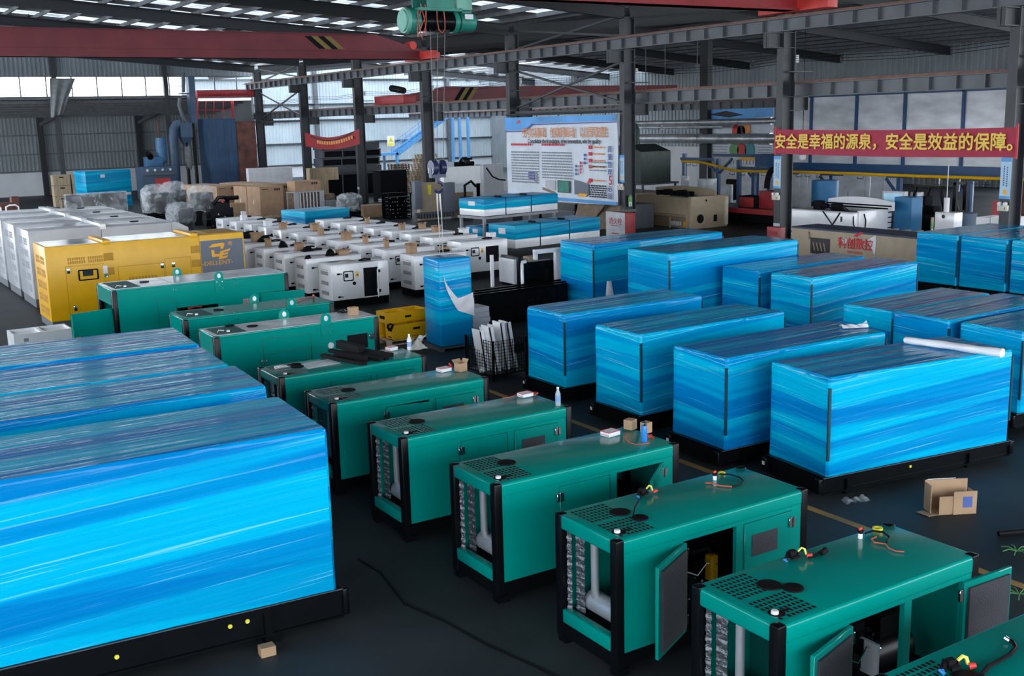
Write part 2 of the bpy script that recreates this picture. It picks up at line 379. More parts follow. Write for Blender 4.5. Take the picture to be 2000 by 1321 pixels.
# --- far bay: pale sheet end wall over a white base, corrugated side wall
YE = 105.0
struct('wall_end', corrugated((30.4, YE), (68, YE), 1.1, 13.0, 0.34, 0.06), 'wall_sheet')
struct('wall_end_base', MB().box(30.4, 68, YE-.12, YE+.1, 0, 1.12), 'white_wall')
for i, z in enumerate((1.12, 3.2, 5.45, 7.0, 9.4)): struct('trim_%d' % (i+20), MB().box(30.5, 68, YE-.28, YE-.08, z, z+.13), 'column_grey')
struct('trim_26', MB().box(43.4, 43.75, YE-.5, YE-.1, 0, 12.6), 'beam_grey')
struct('trim_27', MB().box(58.4, 58.75, YE-.5, YE-.1, 0, 12.6), 'beam_grey')
mat('skylight', (0.9, 0.97, 1.0), 0.5, emit=3.0, var=0.01)
for i, (u0, u1, v0, v1) in enumerate(((524, 542, 117, 123), (612, 633, 116, 130), (722, 742, 121, 129), (904, 924, 133, 152))):
    a = AY(u0, v1, YE-.2); b = AY(u1, v0, YE-.2)
    struct('window_%d' % (i+2), MB().box(a.x, b.x, YE-.22, YE-.14, a.z, b.z), 'skylight')
XS = 64.0
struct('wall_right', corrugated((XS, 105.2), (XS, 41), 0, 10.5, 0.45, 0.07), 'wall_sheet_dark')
# --- columns, runway beams, rafters, purlins, roof sheets
for i, y in enumerate(COLY):
    c = MB(); c.box(29.75, 29.785, y-.16, y+.16, 0, 9.15); c.box(30.315, 30.35, y-.16, y+.16, 0, 9.15); c.box(29.785, 30.315, y-.012, y+.012, 0, 9.15)
    for z in (7.82, 7.3, 5.58, 5.1): c.box(29.785, 30.315, y-.15, y+.15, z-.02, z)
    o = struct('column', c, 'column_grey')
    k = MB(); k.box(29.05, 29.75, y-.14, y+.14, 7.77, 7.80); k.box(29.05, 29.75, y-.012, y+.012, 7.30, 7.77); k.box(29.05, 29.08, y-.14, y+.14, 7.3, 7.77); k.box(29.05, 29.75, y-.14, y+.14, 7.27, 7.30)
    k.box(30.35, 31.1, y-.14, y+.14, 5.55, 5.58); k.box(30.35, 31.1, y-.012, y+.012, 5.1, 5.55); k.box(31.07, 31.1, y-.14, y+.14, 5.1, 5.55); k.box(30.35, 31.1, y-.14, y+.14, 5.07, 5.1)
    k.box(29.9, 30.9, y-.5, y-.2, 6.42, 6.46)
    k.build('corbel', 'column_grey', o)
    s = MB()
    for z in (6.95, 7.02, 7.09, 7.16): s.cyl((30.36, y-.18, z-.15), (30.48, y-.18, z-.15), .03, 8)
    s.build('insulator', 'white_plastic', o)
    if y > 25: MB().box(29.735, 29.75, y-.15, y+.15, .9, 1.05).build('marker_plate', 'grey_paint', o)
def runway(x, z0, z1, y0, y1, name):
    b = MB(); b.box(x-.17, x+.17, y0, y1, z0, z0+.03); b.box(x-.2, x+.2, y0, y1, z1-.1, z1-.07); b.box(x-.012, x+.012, y0, y1, z0+.03, z1-.1)
    n = int((y1-y0)/1.01)
    for i in range(n+1):
        y = y0+i*1.01; b.box(x-.16, x+.16, y, y+.025, z0+.03, z1-.1)
    o = struct('runway_beam', b, 'beam_grey')
    MB().box(x-.21, x+.21, y0, y1, z1-.07, z1-.06).box(x-.05, x+.05, y0, y1, z1-.06, z1+.02).build('crane_rail', 'rail_rust', o)
    return o
runway(29.42, 7.80, 8.32, 1, 84.5, 'near'); runway(30.75, 5.58, 6.12, 1, 97, 'far'); runway(53.6, 5.4, 5.95, 20, 104, 'side')
def zb1(x): return 11.4-0.078*x if x > 0 else 11.4+0.078*x       # underside of the near bay's rafters
def zb2(x): return 9.06+0.078*(x-30.0) if x < 44 else 10.15-0.085*(x-44)
def rafter(pts, y):
    m = MB()
    for a, b in zip(pts, pts[1:]):
        for o, h, wd in ((0.02, .04, .26), (.27, .5, .02), (.52, .04, .26)):
            m.bar((a[0], y, a[1]+o), (b[0], y, b[1]+o), wd, h)
    return m
for y in COLY:
    struct('rafter', rafter([(-12, zb1(-12)), (0, zb1(0)), (29.9, zb1(29.9))], y), 'rafter_dark')
    struct('rafter', rafter([(30.2, zb2(30.2)), (44, zb2(44)), (64, zb2(64))], y), 'rafter_dark')
struct('rafter', rafter([(30.2, zb2(30.2)), (44, zb2(44)), (64, zb2(64))], 96), 'rafter_dark')
for i in range(28):
    x = -11+i*1.5
    if x < 29.8: struct('purlin', MB().box(x-.04, x+.04, -18, YB, zb1(x)+.55, zb1(x)+.75), 'purlin_grey')
for i in range(22):
    x = 31.2+i*1.5; struct('purlin', MB().box(x-.04, x+.04, -18, YE, zb2(x)+.55, zb2(x)+.75), 'purlin_grey')
def strips(y0, y1, step, gap): 
    out = []; y = y0
    while y < y1-.1: out.append((y, min(y1, y+step-gap))); y += step
    return out
for (ya, yb) in [(-18, 41.5), (44.0, 47.3)]+strips(49.0, YB, 3.4, 1.7):
    struct('ceiling_near', sheet((29.95, ya, zb1(29.95)+.76), (29.95, yb, zb1(29.95)+.76), (0, yb, zb1(0)+.76), (0, ya, zb1(0)+.76), max(8, int((yb-ya)*3.2))), 'roof_sheet')
mat('fibreglass', (.22, .235, .245), .6, var=.35, nscale=1.2, stretch=(.4, 3, 1))
_nt = MATS['fibreglass'].node_tree; _tl = _nt.nodes.new('ShaderNodeBsdfTranslucent'); _b = _nt.nodes['Principled BSDF']
_nt.links.new(_b.inputs['Base Color'].links[0].from_socket, _tl.inputs['Color']); _nt.links.new(_tl.outputs[0], _nt.nodes['Material Output'].inputs['Surface'])
for (ya, yb) in [(41.5, 44.0), (47.3, 49.0)]+[(a+1.7, min(a+3.4, YB)) for a, b in strips(49.0, YB, 3.4, 1.7)]:
    if yb > ya: struct('ceiling_skylight', MB().add([(29.95, ya, zb1(29.95)+.78), (29.95, yb, zb1(29.95)+.78), (0, yb, zb1(0)+.78), (0, ya, zb1(0)+.78)], [(0, 1, 2, 3)]), 'fibreglass')
struct('ceiling_ridge', sheet((0, -18, zb1(0)+.76), (0, YB, zb1(0)+.76), (-16, YB, zb1(-16)+.76), (-16, -18, zb1(-16)+.76), 300), 'roof_sheet')
# the far bay's roof leaves daylight strips open near its end wall
def z2(x): return zb2(x)+.76
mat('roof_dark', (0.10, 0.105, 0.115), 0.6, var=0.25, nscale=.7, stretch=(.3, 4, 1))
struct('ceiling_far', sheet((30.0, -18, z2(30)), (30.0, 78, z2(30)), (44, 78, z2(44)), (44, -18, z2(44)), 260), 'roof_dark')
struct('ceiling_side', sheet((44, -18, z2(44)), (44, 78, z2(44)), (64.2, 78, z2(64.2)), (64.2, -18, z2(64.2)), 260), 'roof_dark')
for i, (a, b) in enumerate(((80, 82), (87, 89.5), (96, 98))):
    struct('ceiling_strip', sheet((30.0, a, z2(30)), (30.0, b, z2(30)), (44, b, z2(44)), (44, a, z2(44)), 16), 'roof_sheet')
    struct('ceiling_strip', sheet((44, a, z2(44)), (44, b, z2(44)), (64.2, b, z2(64.2)), (64.2, a, z2(64.2)), 16), 'roof_sheet')
# bracing between columns
def brace(y0, y1, z0, z1, x=30.05):
    return MB().bar((x, y0, z0), (x, y1, z1), .09, .09).bar((x+.08, y0, z1), (x+.08, y1, z0), .09, .09)
for a, b, z0, z1 in ((3, 4, 5.75, 7.75), (8, 9, 5.75, 8.9), (8, 9, 8.9, 9.0)):
    if a == 8: a, b = 8, 9
for (ya, yb, za, zb) in ((COLY[4], COLY[5], 5.6, 7.4), (COLY[4], COLY[5], 8.4, 9.3), (COLY[8], COLY[9], 5.6, 7.6), (COLY[8], COLY[9], 8.35, 9.3)):
    struct('beam_brace', brace(ya+.2, yb-.2, za, zb), 'column_grey')
struct('beam_tie', MB().bar((30.05, COLY[8], 5.35), (30.05, COLY[9], 5.35), .12, .12), 'column_grey')
struct('beam_tie', MB().bar((30.05, COLY[4], 5.35), (30.05, COLY[5], 5.35), .12, .16), 'column_grey')
# bare conductor lines along the columns
for k in range(3):
    p = []
    for i in range(len(COLY)-1):
        for t in (0, .25, .5, .75): p.append((30.5, COLY[i]+t*9.11-.18, 6.82+.1*k-.16*math.sin(math.pi*t)))
    tag(MB().tube(p, .012, 4).build('conductor_wire', 'black_matte'), ('bottom', 'middle', 'top')[k]+' bare conductor wire strung from column to column', 'wire', 'conductor wires')
# yellow aisle line, floor paint
struct('floor_line', MB().box(10.29, 10.41, 3, 19, .001, .004), mat('line_paint', (0.42, 0.24, 0.06), .6, var=.2, nscale=2))
# ------------------------------------------------------------------ overhead cranes
def crane(y, z0, z1, x0, x1, label, m, taper=True, hz=None, half=.25, xtr=None):
    t = thing('overhead_crane', label, 'crane', (x1, y, z0))
    g = MB(); xe = x1-x0; tl = 3.0
    # box girder with a tapered end, bottom flange and top plate
    sec = [(-xe, 0), (-tl, 0), (0, 0), (0, .5), (-tl*.95, z1-z0), (-xe, z1-z0)]
    g.prism(sec, -half, half, 'y')
    g.box(-xe, 0, -half-.12, half+.12, .0, .05); g.box(-xe, -tl, -half-.06, half+.06, z1-z0-.03, z1-z0)
    g.box(-xe, -.2, -half-.03, -half, .42, .45)
    g.build('girder', m, t)
    if hz is not None:
        s = MB(); s.cur = 0
        for k in range(4):
            s.cur = k % 2; s.prism([(hz+k*.36, .5), (hz+.36+k*.36, .5), (hz-.42+k*.36, 1.14), (hz-.78+k*.36, 1.14)], -half-.012, -half-.002, 'y')
        s.build('hazard_stripes', ['black_matte', 'hazard_yellow'], t)
    return t
c1 = crane(55.6, 8.42, 9.72, -8, 29.5, 'long dark red crane girder crossing the hall below the roof', 'crane_red', hz=-6.1)
e = MB().rbox(-.2, .22, -1.6, 1.6, -.02, .42, .03).box(-.22, .25, -1.75, -1.6, .0, .3); e.build('end_carriage', 'signal_red', c1)
MB().cyl((-.6, -.3, .75), (-.6, .5, .75), .22, 12).box(-.75, -.45, .1, .5, .5, .9).build('travel_motor', 'signal_red', c1)
c2 = crane(27.9, 8.44, 9.84, -8, 30.0, 'bright red crane girder cut off by the top edge, carrying the hoist', 'crane_bright')
MB().rbox(-.75, -.25, -1.6, 1.6, -.02, .45, .03).build('end_carriage', 'signal_red', c2)
c3 = thing('overhead_crane', 'dark red crane girder on the far runway behind the columns', 'crane', (31, 62.0, 6.18))
MB().prism([(1.0, .1), (22.4, .1), (22.4, 1.0), (3.4, 1.0), (1.0, .55)], -.25, .25, 'y').box(.4, 22.4, -.35, .35, .02, .08).build('girder', 'crane_red', c3)
MB().rbox(-.45, .4, -2.0, 2.0, -.03, .5, .03).build('end_carriage', 'red_paint', c3)
MB().cyl((.1, -1.0, .75), (.1, .6, .95), .2, 10).build('travel_motor', 'black_paint', c3)
s = MB()
for k in range(4):
    s.cur = k % 2; s.prism([(4.0+k*.3, .15), (4.3+k*.3, .15), (4.9+k*.3, .95), (4.6+k*.3, .95)], -.262, -.252, 'y')
s.build('hazard_stripes', ['black_matte', 'hazard_yellow'], c3)
# electric hoist under the bright girder
hp = AY(845, 42, 27.9)
h = thing('electric_hoist', 'green electric hoist with red cables and hanging hook under the crane', 'hoist', (hp.x, hp.y, hp.z))
MB().cyl((-.55, 0, 0), (.45, 0, 0), .215, 24).build('drum', 'black_paint', h)
MB().cyl((-.62, 0, 0), (-.40, 0, 0), .27, 28).build('gear_housing', 'hoist_green', h)
MB().cyl((-.70, 0, 0), (-.62, 0, 0), .26, 28).cyl((-.74, 0, 0), (-.70, 0, 0), .22, 28).build('end_cover', 'hoist_mint', h)
MB().cyl((.45, 0, 0), (.55, 0, 0), .24, 24).cyl((.55, 0, 0), (.62, 0, 0), .16, 16).build('flange', 'hoist_green', h)
MB().cyl((.62, 0, 0), (.98, 0, 0), .2, 24).cyl((.98, 0, 0), (1.03, 0, 0), .13, 16).box(.66, .9, -.12, .02, .18, .3).build('motor', 'hoist_green', h)
MB().box(.68, .88, -.225, -.2, .05, .15).build('nameplate', 'paper', h)
MB().box(-.5, .55, -.34, .34, .19, .25).box(-.3, .35, -.36, -.32, .25, .75).box(-.3, .35, .32, .36, .25, .75).cyl((-.2, -.40, .55), (-.2, -.3, .55), .1, 14).cyl((.25, -.40, .55), (.25, -.3, .55), .1, 14).build('trolley', 'hoist_green', h)
MB().rbox(.42, .8, -.34, -.1, .22, .6, .02).build('control_box', 'hoist_mint', h)
for k in range(5):
    a = [(-.4+.35*math.sin(t*2.1+k)*.3, -.23-.04*k % .1, .28-.62*t+.05*math.cos(t*5+k)) for t in [i/9 for i in range(10)]]
    MB().tube(a, .010, 5).build('cable', 'red_wire', h)
MB().tube([(-.02, -.24, .5), (-.03, -.26, 0), (.0, -.27, -.2), (.08, -.27, -.26), (.15, -.26, -.18), (.16, -.25, 0), (.12, -.24, .5)], .011, 5).build('cable', 'red_wire', h)
MB().box(-.05, .3, -.2, -.1, -.24, -.18).build('rope_guide', 'black_paint', h)
# ropes down to the hook block
HS = 1.3; h.scale = (HS, HS, HS); hk = AY(850, 338, 27.9); dz = (hk.z-hp.z)/HS; dx = (hk.x-hp.x)/HS
for (a, b) in ((-.12, -.05), (.06, .0), (.24, .16)):
    MB().cyl((a, -.1, -.15), (dx+b, -.1, dz+.3), .007, 6).build('wire_rope', 'wire_grey', h)
def tl(p): return (p[0]+dx, p[1]-.1, p[2]+dz)
hb = MB()
for a in (-.1, .1): hb.cyl(tl((a-.06, 0, .12)), tl((a+.06, 0, .12)), .16, 24)
hb.box(dx-.18, dx+.18, -.16, -.04, dz-.1, dz+.1); hb.build('hook_block', 'hook_blue', h)
cv = MB()
for k in range(3): cv.bar(tl((-.165, -.1, .02+k*.04)), tl((-.165, 0, -.06+k*.04)), .006, .015); cv.bar(tl((-.165, 0, -.06+k*.04)), tl((-.165, .1, .02+k*.04)), .006, .015)
cv.build('chevron_marking', 'steel', h)
pts = [(0, 0, -.1), (0, 0, -.2)]+[(.02+.11*math.sin(t), 0, -.31+.11*math.cos(t)) for t in [i*.35 for i in range(0, 13)]]
MB().tube([tl(p) for p in pts], .032, 8).build('hook', 'hook_blue', h)
# white webbing slings hanging from the hook
for k, (a, b) in enumerate(((-.03, -.02), (.06, .10))):
    m = MB(); z0 = hk.z-.52; zz = 0.95
    m.grid(lambda u, v: (hk.x+a+(b-a)*v+(u-.5)*(.06-.04*min(1, v*3)), hk.y-.13+.02*math.sin(v*9+k), z0-(z0-zz)*v+.02*u), 1, 24, thick=.006)
    tag(m.build('lifting_sling', 'webbing'), ('left','right')[k]+' strand of the white webbing sling hanging from the crane hook', 'sling', 'webbing slings on the hook')
# ------------------------------------------------------------------ green generator sets with two doors
GL, GW, GH = 2.5, 0.95, 1.31
X1, X2, X3, X4 = .82, 1.50, 1.60, 2.26        # door 1 from X1 to X2, door 2 from X3 to X4
DZ0, DZ1 = .25, 1.13
def hinge(m, x, z, y=-.012):
    m.rbox(x-.045, x-.006, y-.012, y+.01, z-.05, z+.05, .004, 1); m.rbox(x+.006, x+.045, y-.012, y+.01, z-.05, z+.05, .004, 1)
    m.cyl((x, y-.01, z-.055), (x, y-.01, z+.055), .010, 8)
    return m
def door_leaf(root, w, side, ang, window, label=None):
    """side -1: hinged on its left edge, +1: on its right; the leaf's own x runs away from the hinge"""
    s = -side
    d = MB().rbox(min(0, s*w), max(0, s*w), -.005, .032, DZ0, DZ1, .006, 1)
    o = d.build('door', 'green_paint', root, ((X1 if side < 0 else X4), 0, 0), rz=R(ang))
    a, b = sorted((s*.05, s*(w-.05)))
    MB().box(a, b, .032, .055, DZ0+.06, DZ1-.05).build('foam_lining', 'foam', o)
    hm = MB()
    hinge(hm, 0, DZ1-.11); hm2 = MB(); hinge(hm2, 0, DZ0+.11)
    hm.build('hinge', 'chrome', root, (X1 if side < 0 else X4, 0, 0)); hm2.build('hinge', 'chrome', root, (X1 if side < 0 else X4, 0, 0))
    if window:
        a, b = sorted((s*.20, s*(w-.10)))
        MB().box(a, b, -.012, -.004, .78, 1.0).build('window', 'foam', o)
    return o
def green_gen(x, y, label, d1=0.0, d2=0.0, engine=False, x_off=0, plain2=False):
    t = thing('generator_set', label, 'generator', (x, y, 0), 0, 'green two-door generator sets')
    L, Wd, H = GL, GW, GH
    b = MB()
    b.box(.03, L-.03, .03, .13, .07, .22).box(.03, L-.03, Wd-.13, Wd-.03, .07, .22).box(.03, .13, .13, Wd-.13, .07, .22).box(L-.13, L-.03, .13, Wd-.13, .07, .22)
    b.box(.13, L-.13, .13, Wd-.13, .20, .225)
    b.build('base_frame', 'black_paint', t)
    for xx in (.02, L-.16):
        for yy in (.0, Wd-.12): MB().box(xx, xx+.14, yy, yy+.12, 0, .07).build('foot', 'black_paint', t)
    for xx in (0, L-.10):
        for yy in (-.006, Wd-.094): MB().rbox(xx, xx+.10, yy, yy+.10, .07, H+.006, .018).build('corner_post', 'black_paint', t)
    MB().rbox(.015, L-.015, .0, Wd, H-.15, H, .028, 3).build('roof', 'green_paint', t)
    # punched vent field on the roof, in two banks
    g = MB(); xs = [.115]; ys = [.065]
    for i in range(9): xs += [xs[-1]+.016, xs[-1]+.046]
    for j in range(13): ys += [ys[-1]+.022, ys[-1]+.062]
    g.add([(p, q, H+.0012) for p in xs for q in ys], [])
    for i in range(len(xs)-1):
        for j in range(len(ys)-1):
            hole = i % 2 == 1 and j % 2 == 1 and j != 13 and (xs[i]-.17)**2+(ys[j]-.17)**2 > .0075
            w_ = len(ys); g.f.append((i*w_+j, (i+1)*w_+j, (i+1)*w_+j+1, i*w_+j+1)); g.s.append(False); g.m.append(1 if hole else 0)
    g.build('vent_grille', ['green_paint', 'black_matte'], t)
    MB().lathe([(.07, H), (.07, H+.003), (0, H+.003)], (.19, .19, 0), 18).box(.13, .34, .175, .205, H, H+.0025).build('filler_recess', 'black_matte', t)
    MB().lathe([(.030, H), (.030, H+.022), (.024, H+.028), (0, H+.028)], (.17, .19, 0), 16).build('radiator_cap', 'white_plastic', t)
    MB().lathe([(.095, H-.002), (.105, H+.004), (.10, H+.012), (.08, H+.014), (0, H+.012)], (.52, .58, 0), 24).build('exhaust_outlet', 'rubber', t)
    # front end: sill, tray, foil-lined opening with silencer and pipe
    MB().rbox(.006, .10, .10, Wd-.10, .225, .36, .01).build('front_sill', 'green_paint', t)
    MB().box(.10, .68, .04, Wd-.04, .225, .30).build('front_tray', 'black_matte', t)
    f = MB()
    for yy, dx, ww in ((Wd-.115, .06, .035), (Wd-.165, .13, .10)):
        f.grid(lambda u, v: (dx+.03*u+.004*math.sin(v*61+u*3)+.003*math.sin(v*137), yy-ww*u+.003*math.sin(v*83), .3+v*(H-.45)), 3, 60, thick=.004)
    f.build('foil_lining', 'foil', t)
    MB().cyl((.28, .10, .44), (.28, .72, .44), .105, 20).build('silencer', 'silver_paint', t)
    MB().tube([(.24, .60, .5), (.22, .60, .6), (.22, .60, 1.17)], .040, 10).build('exhaust_pipe', 'silver_paint', t)
    MB().box(.66, .69, .03, Wd-.03, .23, H-.14).build('bulkhead', 'green_dark', t)
    MB().box(.5, .66, .08, .40, .3, H-.2).build('radiator_duct', 'green_dark', t)
    # sides and rear
    MB().box(.09, X1-.004, .004, .03, .225, H-.13).build('side_panel', 'green_paint', t)
    MB().box(.09, X3 if d2 > 100 else L-.09, Wd-.03, Wd-.004, .225, H-.13).build('side_panel', 'green_paint', t)
    MB().box(L-.035, L-.006, .09, Wd-.09, .225, H-.13).build('end_panel', 'green_paint', t)
    MB().box(X2+.004, X3-.004, .004, .05, .225, H-.13).build('door_pillar', 'green_paint', t)
    MB().box(X4+.004, L-.09, .004, .03, .225, H-.13).build('door_pillar', 'green_paint', t)
    MB().box(X1-.004, L-.09, .006, .03, DZ1+.004, H-.13).build('header_panel', 'green_paint', t)
    door_leaf(t, X2-X1-.008, -1, -d1, False); door_leaf(t, X4-X3-.008, +1, d2, not plain2)
    MB().box(X1, X1+.02, .03, Wd-.03, .23, H-.14).build('inner_wall', 'green_dark', t)
    if engine:
        e = MB().box(1.0, 1.50, .28, .68, .24, .70).box(1.02, 1.46, .36, .60, .70, .86).cyl((.93, .48, .55), (1.0, .48, .55), .17, 16)
        for k in range(4): e.cyl((1.08+.11*k, .26, .66), (1.08+.11*k, .26, .78), .022, 8)
        e.cyl((1.05, .22, .45), (1.05, .22, .62), .05, 12).cyl((1.3, .25, .36), (1.3, .2, .36), .06, 12).tube([(1.05, .3, .85), (1.1, .2, .9), (1.3, .18, .9), (1.42, .25, .8)], .018, 6)
        e.build('engine', 'black_paint', t)
        c = MB()
        for k in range(6): c.cyl((1.02+.085*k, .255-.01*(k % 2), .34+.07*((k*5) % 4)), (1.02+.085*k, .235, .34+.07*((k*5) % 4)), .014, 8)
        c.tube([(1.02, .22, .72), (1.15, .17, .66), (1.3, .2, .74), (1.45, .18, .7)], .008, 5); c.build('engine_fittings', 'chrome', t)
        MB().box(1.33, 1.36, .12, .3, .5, .78).build('document_sheet', 'paper', t) if d2 > 100 else MB().box(1.34, 1.43, .18, .26, .55, .80).build('warning_plate', 'yellow_dark', t)
        a = MB().cyl((1.52, .48, .5), (2.02, .48, .5), .23, 20).box(1.6, 1.95, .3, .66, .24, .34).box(1.62, 1.98, .32, .64, .68, .86); a.build('alternator', 'black_paint', t)
    else:
        MB().box(1.0, 2.0, .25, .7, .23, .85).cyl((1.6, .48, .55), (2.1, .48, .55), .22, 14).build('engine', 'black_paint', t)
    return t
GX = 5.56
G7 = green_gen(GX, 3.49, 'green generator set cut off by the bottom right corner of the photo')
G6 = green_gen(GX, 5.24, 'green generator set with both its doors standing open', 165, 178, True)
G5 = green_gen(GX, 7.30, 'green generator set with an open engine door and a closed windowed door', 154, 0, True)
G4 = green_gen(GX, 9.26, 'green generator set with a blue flask and small boxes on its roof', 0, 40, False, plain2=True)
G6.scale = (.94, .98, 1.03); G6.location.x = 5.5; G7.scale = (.94, 1, 1); G5.scale = (.97, 1, 1); G5.location.x = 5.62
G3 = green_gen(GX, 11.38, 'green generator set with a clear water bottle at the far edge of its roof')
G2 = green_gen(GX, 13.47, 'green generator set with one carton and one white box on its roof', 9, 0)
G1 = green_gen(GX, 15.40, 'green generator set with black foam strips lying across its roof')
# ------------------------------------------------------------------ long green generator sets with lifting lugs
def lug(x, y, H):
    m = MB()
    pr = [(-.10, -.26), (.10, -.26), (.10, .06)]+[(.10*math.cos(a), .06+.10*math.sin(a)) for a in [i*math.pi/10 for i in range(1, 10)]]+[(-.10, .06)]
    n = len(pr); hole = [(.04*math.cos(a), .07+.05*math.sin(a)) for a in [i*2*math.pi/10 for i in range(10)]]
    m.prism([(x+p[0], H+p[1]) for p in pr], y-.016, y, 'y')
    m2 = MB().prism([(x+p[0], H+p[1]) for p in hole], y-.019, y+.003, 'y')
    b = MB()
    for dx, dz in ((-.06, -.06), (.06, -.06), (0, -.13), (-.06, -.2), (.06, -.2)): b.cyl((x+dx, y-.03, H+dz), (x+dx, y-.016, H+dz), .012, 8)
    return m, m2, b
def long_gen(x, y, L, Wd, H, label, lugs, rz=0.0, doors=(), top='pale_film_sheen', open1=False, flap=False):
    t = thing('generator_set', label, 'generator', (x, y, 0), rz, 'long green generator sets')
    MB().box(.02, L-.02, .02, Wd-.02, .07, .24).box(.3, .6, 0, Wd, 0, .07).box(L-.6, L-.3, 0, Wd, 0, .07).build('base_frame', 'black_paint', t)
    for xx in (0, L-.11):
        for yy in (-.004, Wd-.106): MB().rbox(xx, xx+.11, yy, yy+.11, .07, H-.01, .015).build('corner_post', 'black_paint', t)
    z0 = .24
    MB().box(.1, L-.1, Wd-.03, Wd-.004, z0, H-.05).build('side_panel', 'green_paint', t)
    MB().box(L-.03, L-.006, .1, Wd-.1, z0, H-.05).build('end_panel', 'green_paint', t)
    o0, o1, oz0, oz1 = (1.3, 2.2, .55, 1.28) if open1 else (0, 0, 0, 0)
    s = MB()
    if open1:
        q0, q1 = 2.75, 3.15
        s.box(.1, o0, .004, .03, z0, H-.05).box(o0, o1, .004, .03, oz1, H-.05).box(o0, o1, .004, .03, z0, oz0).box(o1, q0, .004, .03, z0, H-.05).box(q0, q1, .004, .03, 1.32, H-.05).box(q0, q1, .004, .03, z0, .8).box(q1, L-.1, .004, .03, z0, H-.05)
    else: s.box(.1, L-.1, .004, .03, z0, H-.05)
    s.build('side_panel', 'green_paint', t)
    MB().box(.004, .03, .1, Wd-.1, H-.34, H-.05).box(.004, .09, .1, Wd-.1, z0, z0+.14).build('front_panel', 'green_paint', t)
    MB().box(.3, .34, .04, Wd-.04, z0, H-.06).build('bulkhead', 'black_matte', t)
    f = MB().grid(lambda u, v: (.16+.005*math.sin(v*53), .3+.2*u, z0+.1+v*(H-z0-.5)), 2, 40, thick=.006); f.build('foil_lining', 'foil', t)
    MB().rbox(.0, L, -.004, Wd+.004, H-.055, H-.012, .012).build('roof_frame', 'green_paint', t)
    MB().box(.03, L-.03, .025, Wd-.025, H-.014, H-.006).build('roof_sheet', top, t)
    n = MB()
    for k in (1, 2): n.box(L*k/3-.006, L*k/3+.006, .025, Wd-.025, H-.006, H-.0045)
    n.build('roof_seam', 'ink_grey', t)
    MB().box(.10, .62, .10, Wd-.12, H-.006, H-.003).build('vent_grille', 'green_dark', t)
    MB().lathe([(.03, 0), (.03, .03), (0, .03)], (.34, .26, H-.004), 12).tube([(.16, .3, H), (.2, .35, H+.03), (.27, .3, H+.02), (.3, .38, H+.01)], .008, 5).build('radiator_cap', 'white_plastic', t)
    MB().lathe([(.10, H-.006), (.10, H+.008), (.07, H+.010), (0, H+.008)], (.86, Wd*.55, 0), 22).build('exhaust_outlet', 'rubber', t)
    for lx, side in lugs:
        a, b, c = lug(lx, 0.0 if side < 0 else Wd+.016, H); lo = a.build('lifting_lug', 'green_paint', t)
        b.build('lug_hole', 'pale_film_sheen', lo); c.build('bolt', 'chrome', lo)
    bl = MB()
    for xx in (L*.33, L*.68):
        for q in (0, .05): bl.cyl((xx+q, -.006, H-.13), (xx+q, .004, H-.13), .010, 8)
    bl.build('bolt', 'chrome', t)
    se = MB()
    for (a, b, c, d) in doors:
        for (p, q, r_, s_) in ((a, b, c, c+.008), (a, b, d-.008, d), (a, a+.008, c, d), (b-.008, b, c, d)): se.box(p, q, .001, .005, r_, s_)
    if doors: se.build('door_outline', 'green_dark', t)
    return t
A0 = long_gen(5.5, 18.28, 3.1, .92, 1.52, 'long pale-topped green generator set nearest the black foam strips', ((1.62, 1), (2.05, -1)), 0, ((.85, 1.75, .3, 1.36), (2.3, 2.95, .5, 1.25), (.85, 1.75, .3, 1.1)))
for x, z in ((.85, .95), (2.93, 1.15)): hinge(MB(), x, z).build('hinge', 'chrome', A0)
m = MB().box(2.45, 2.85, -.01, .004, .95, 1.22); m.build('window', 'black_matte', A0)
MB().lathe([(.055, 0), (.055, .02), (.04, .02), (.04, .008)], (0, 0, 0), 18, M=Matrix.Translation((2.12, .004, 1.08)) @ Matrix.Rotation(R(90), 4, 'X')).build('cable_port', 'white_plastic', A0)
B0 = long_gen(5.58, 20.40, 3.05, 1.0, 1.52, 'long green generator set with a brown top, middle of the three with lifting lugs', ((1.75, 1), (2.15, -1)), 0, (), 'green_paint')
C0 = long_gen(4.95, 23.19, 3.83, 1.32, 1.81, 'longest green generator set with open doors, standing against the yellow one', ((1.75, 1), (2.25, -1)), R(.9), ((.9, 1.3, .3, 1.5),), 'pale_film_sheen', True)
# open leaves and insides of the longest one
d = MB().box(-.92, 0, -.02, .02, .35, 1.42).box(-.92, -.88, -.05, .02, .35, 1.42); o = d.build('door', 'green_paint', C0, (.02, .1, 0), R(16))
MB().box(-.86, -.78, -.06, -.02, .75, .95).build('door_latch', 'yellow_dark', o)
d = MB().box(0, .45, -.02, .02, .5, 1.25); o = d.build('door', 'green_paint', C0, (1.3, 0, 0), R(-115)); MB().box(.03, .42, .02, .05, .55, 1.2).build('foam_lining', 'foam', o)
MB().box(1.34, 2.15, .3, .9, .6, 1.15).cyl((1.5, .35, 1.2), (2.0, .35, 1.2), .05, 10).build('engine', 'black_paint', C0)
MB().tube([(1.6, .25, 1.2), (1.75, .2, 1.25), (1.9, .25, 1.22)], .03, 6).build('hose', 'signal_red', C0)
MB().box(2.78, 3.12, .10, .14, .8, 1.3).build('control_board', 'grey_paint', C0)
k = MB()
for i in range(4): k.tube([(2.84+.06*i, .08, 1.1), (2.85+.06*i, .05, 1.2), (2.84+.06*i, .08, 1.29)], .008, 5)
k.build('wiring', 'red_wire', C0)
d = MB().box(0, .95, -.02, .02, .75, 1.42).box(0, .95, -.06, .02, 1.38, 1.42); o = d.build('door', 'green_paint', C0, (3.16, -.02, 0), R(-14))
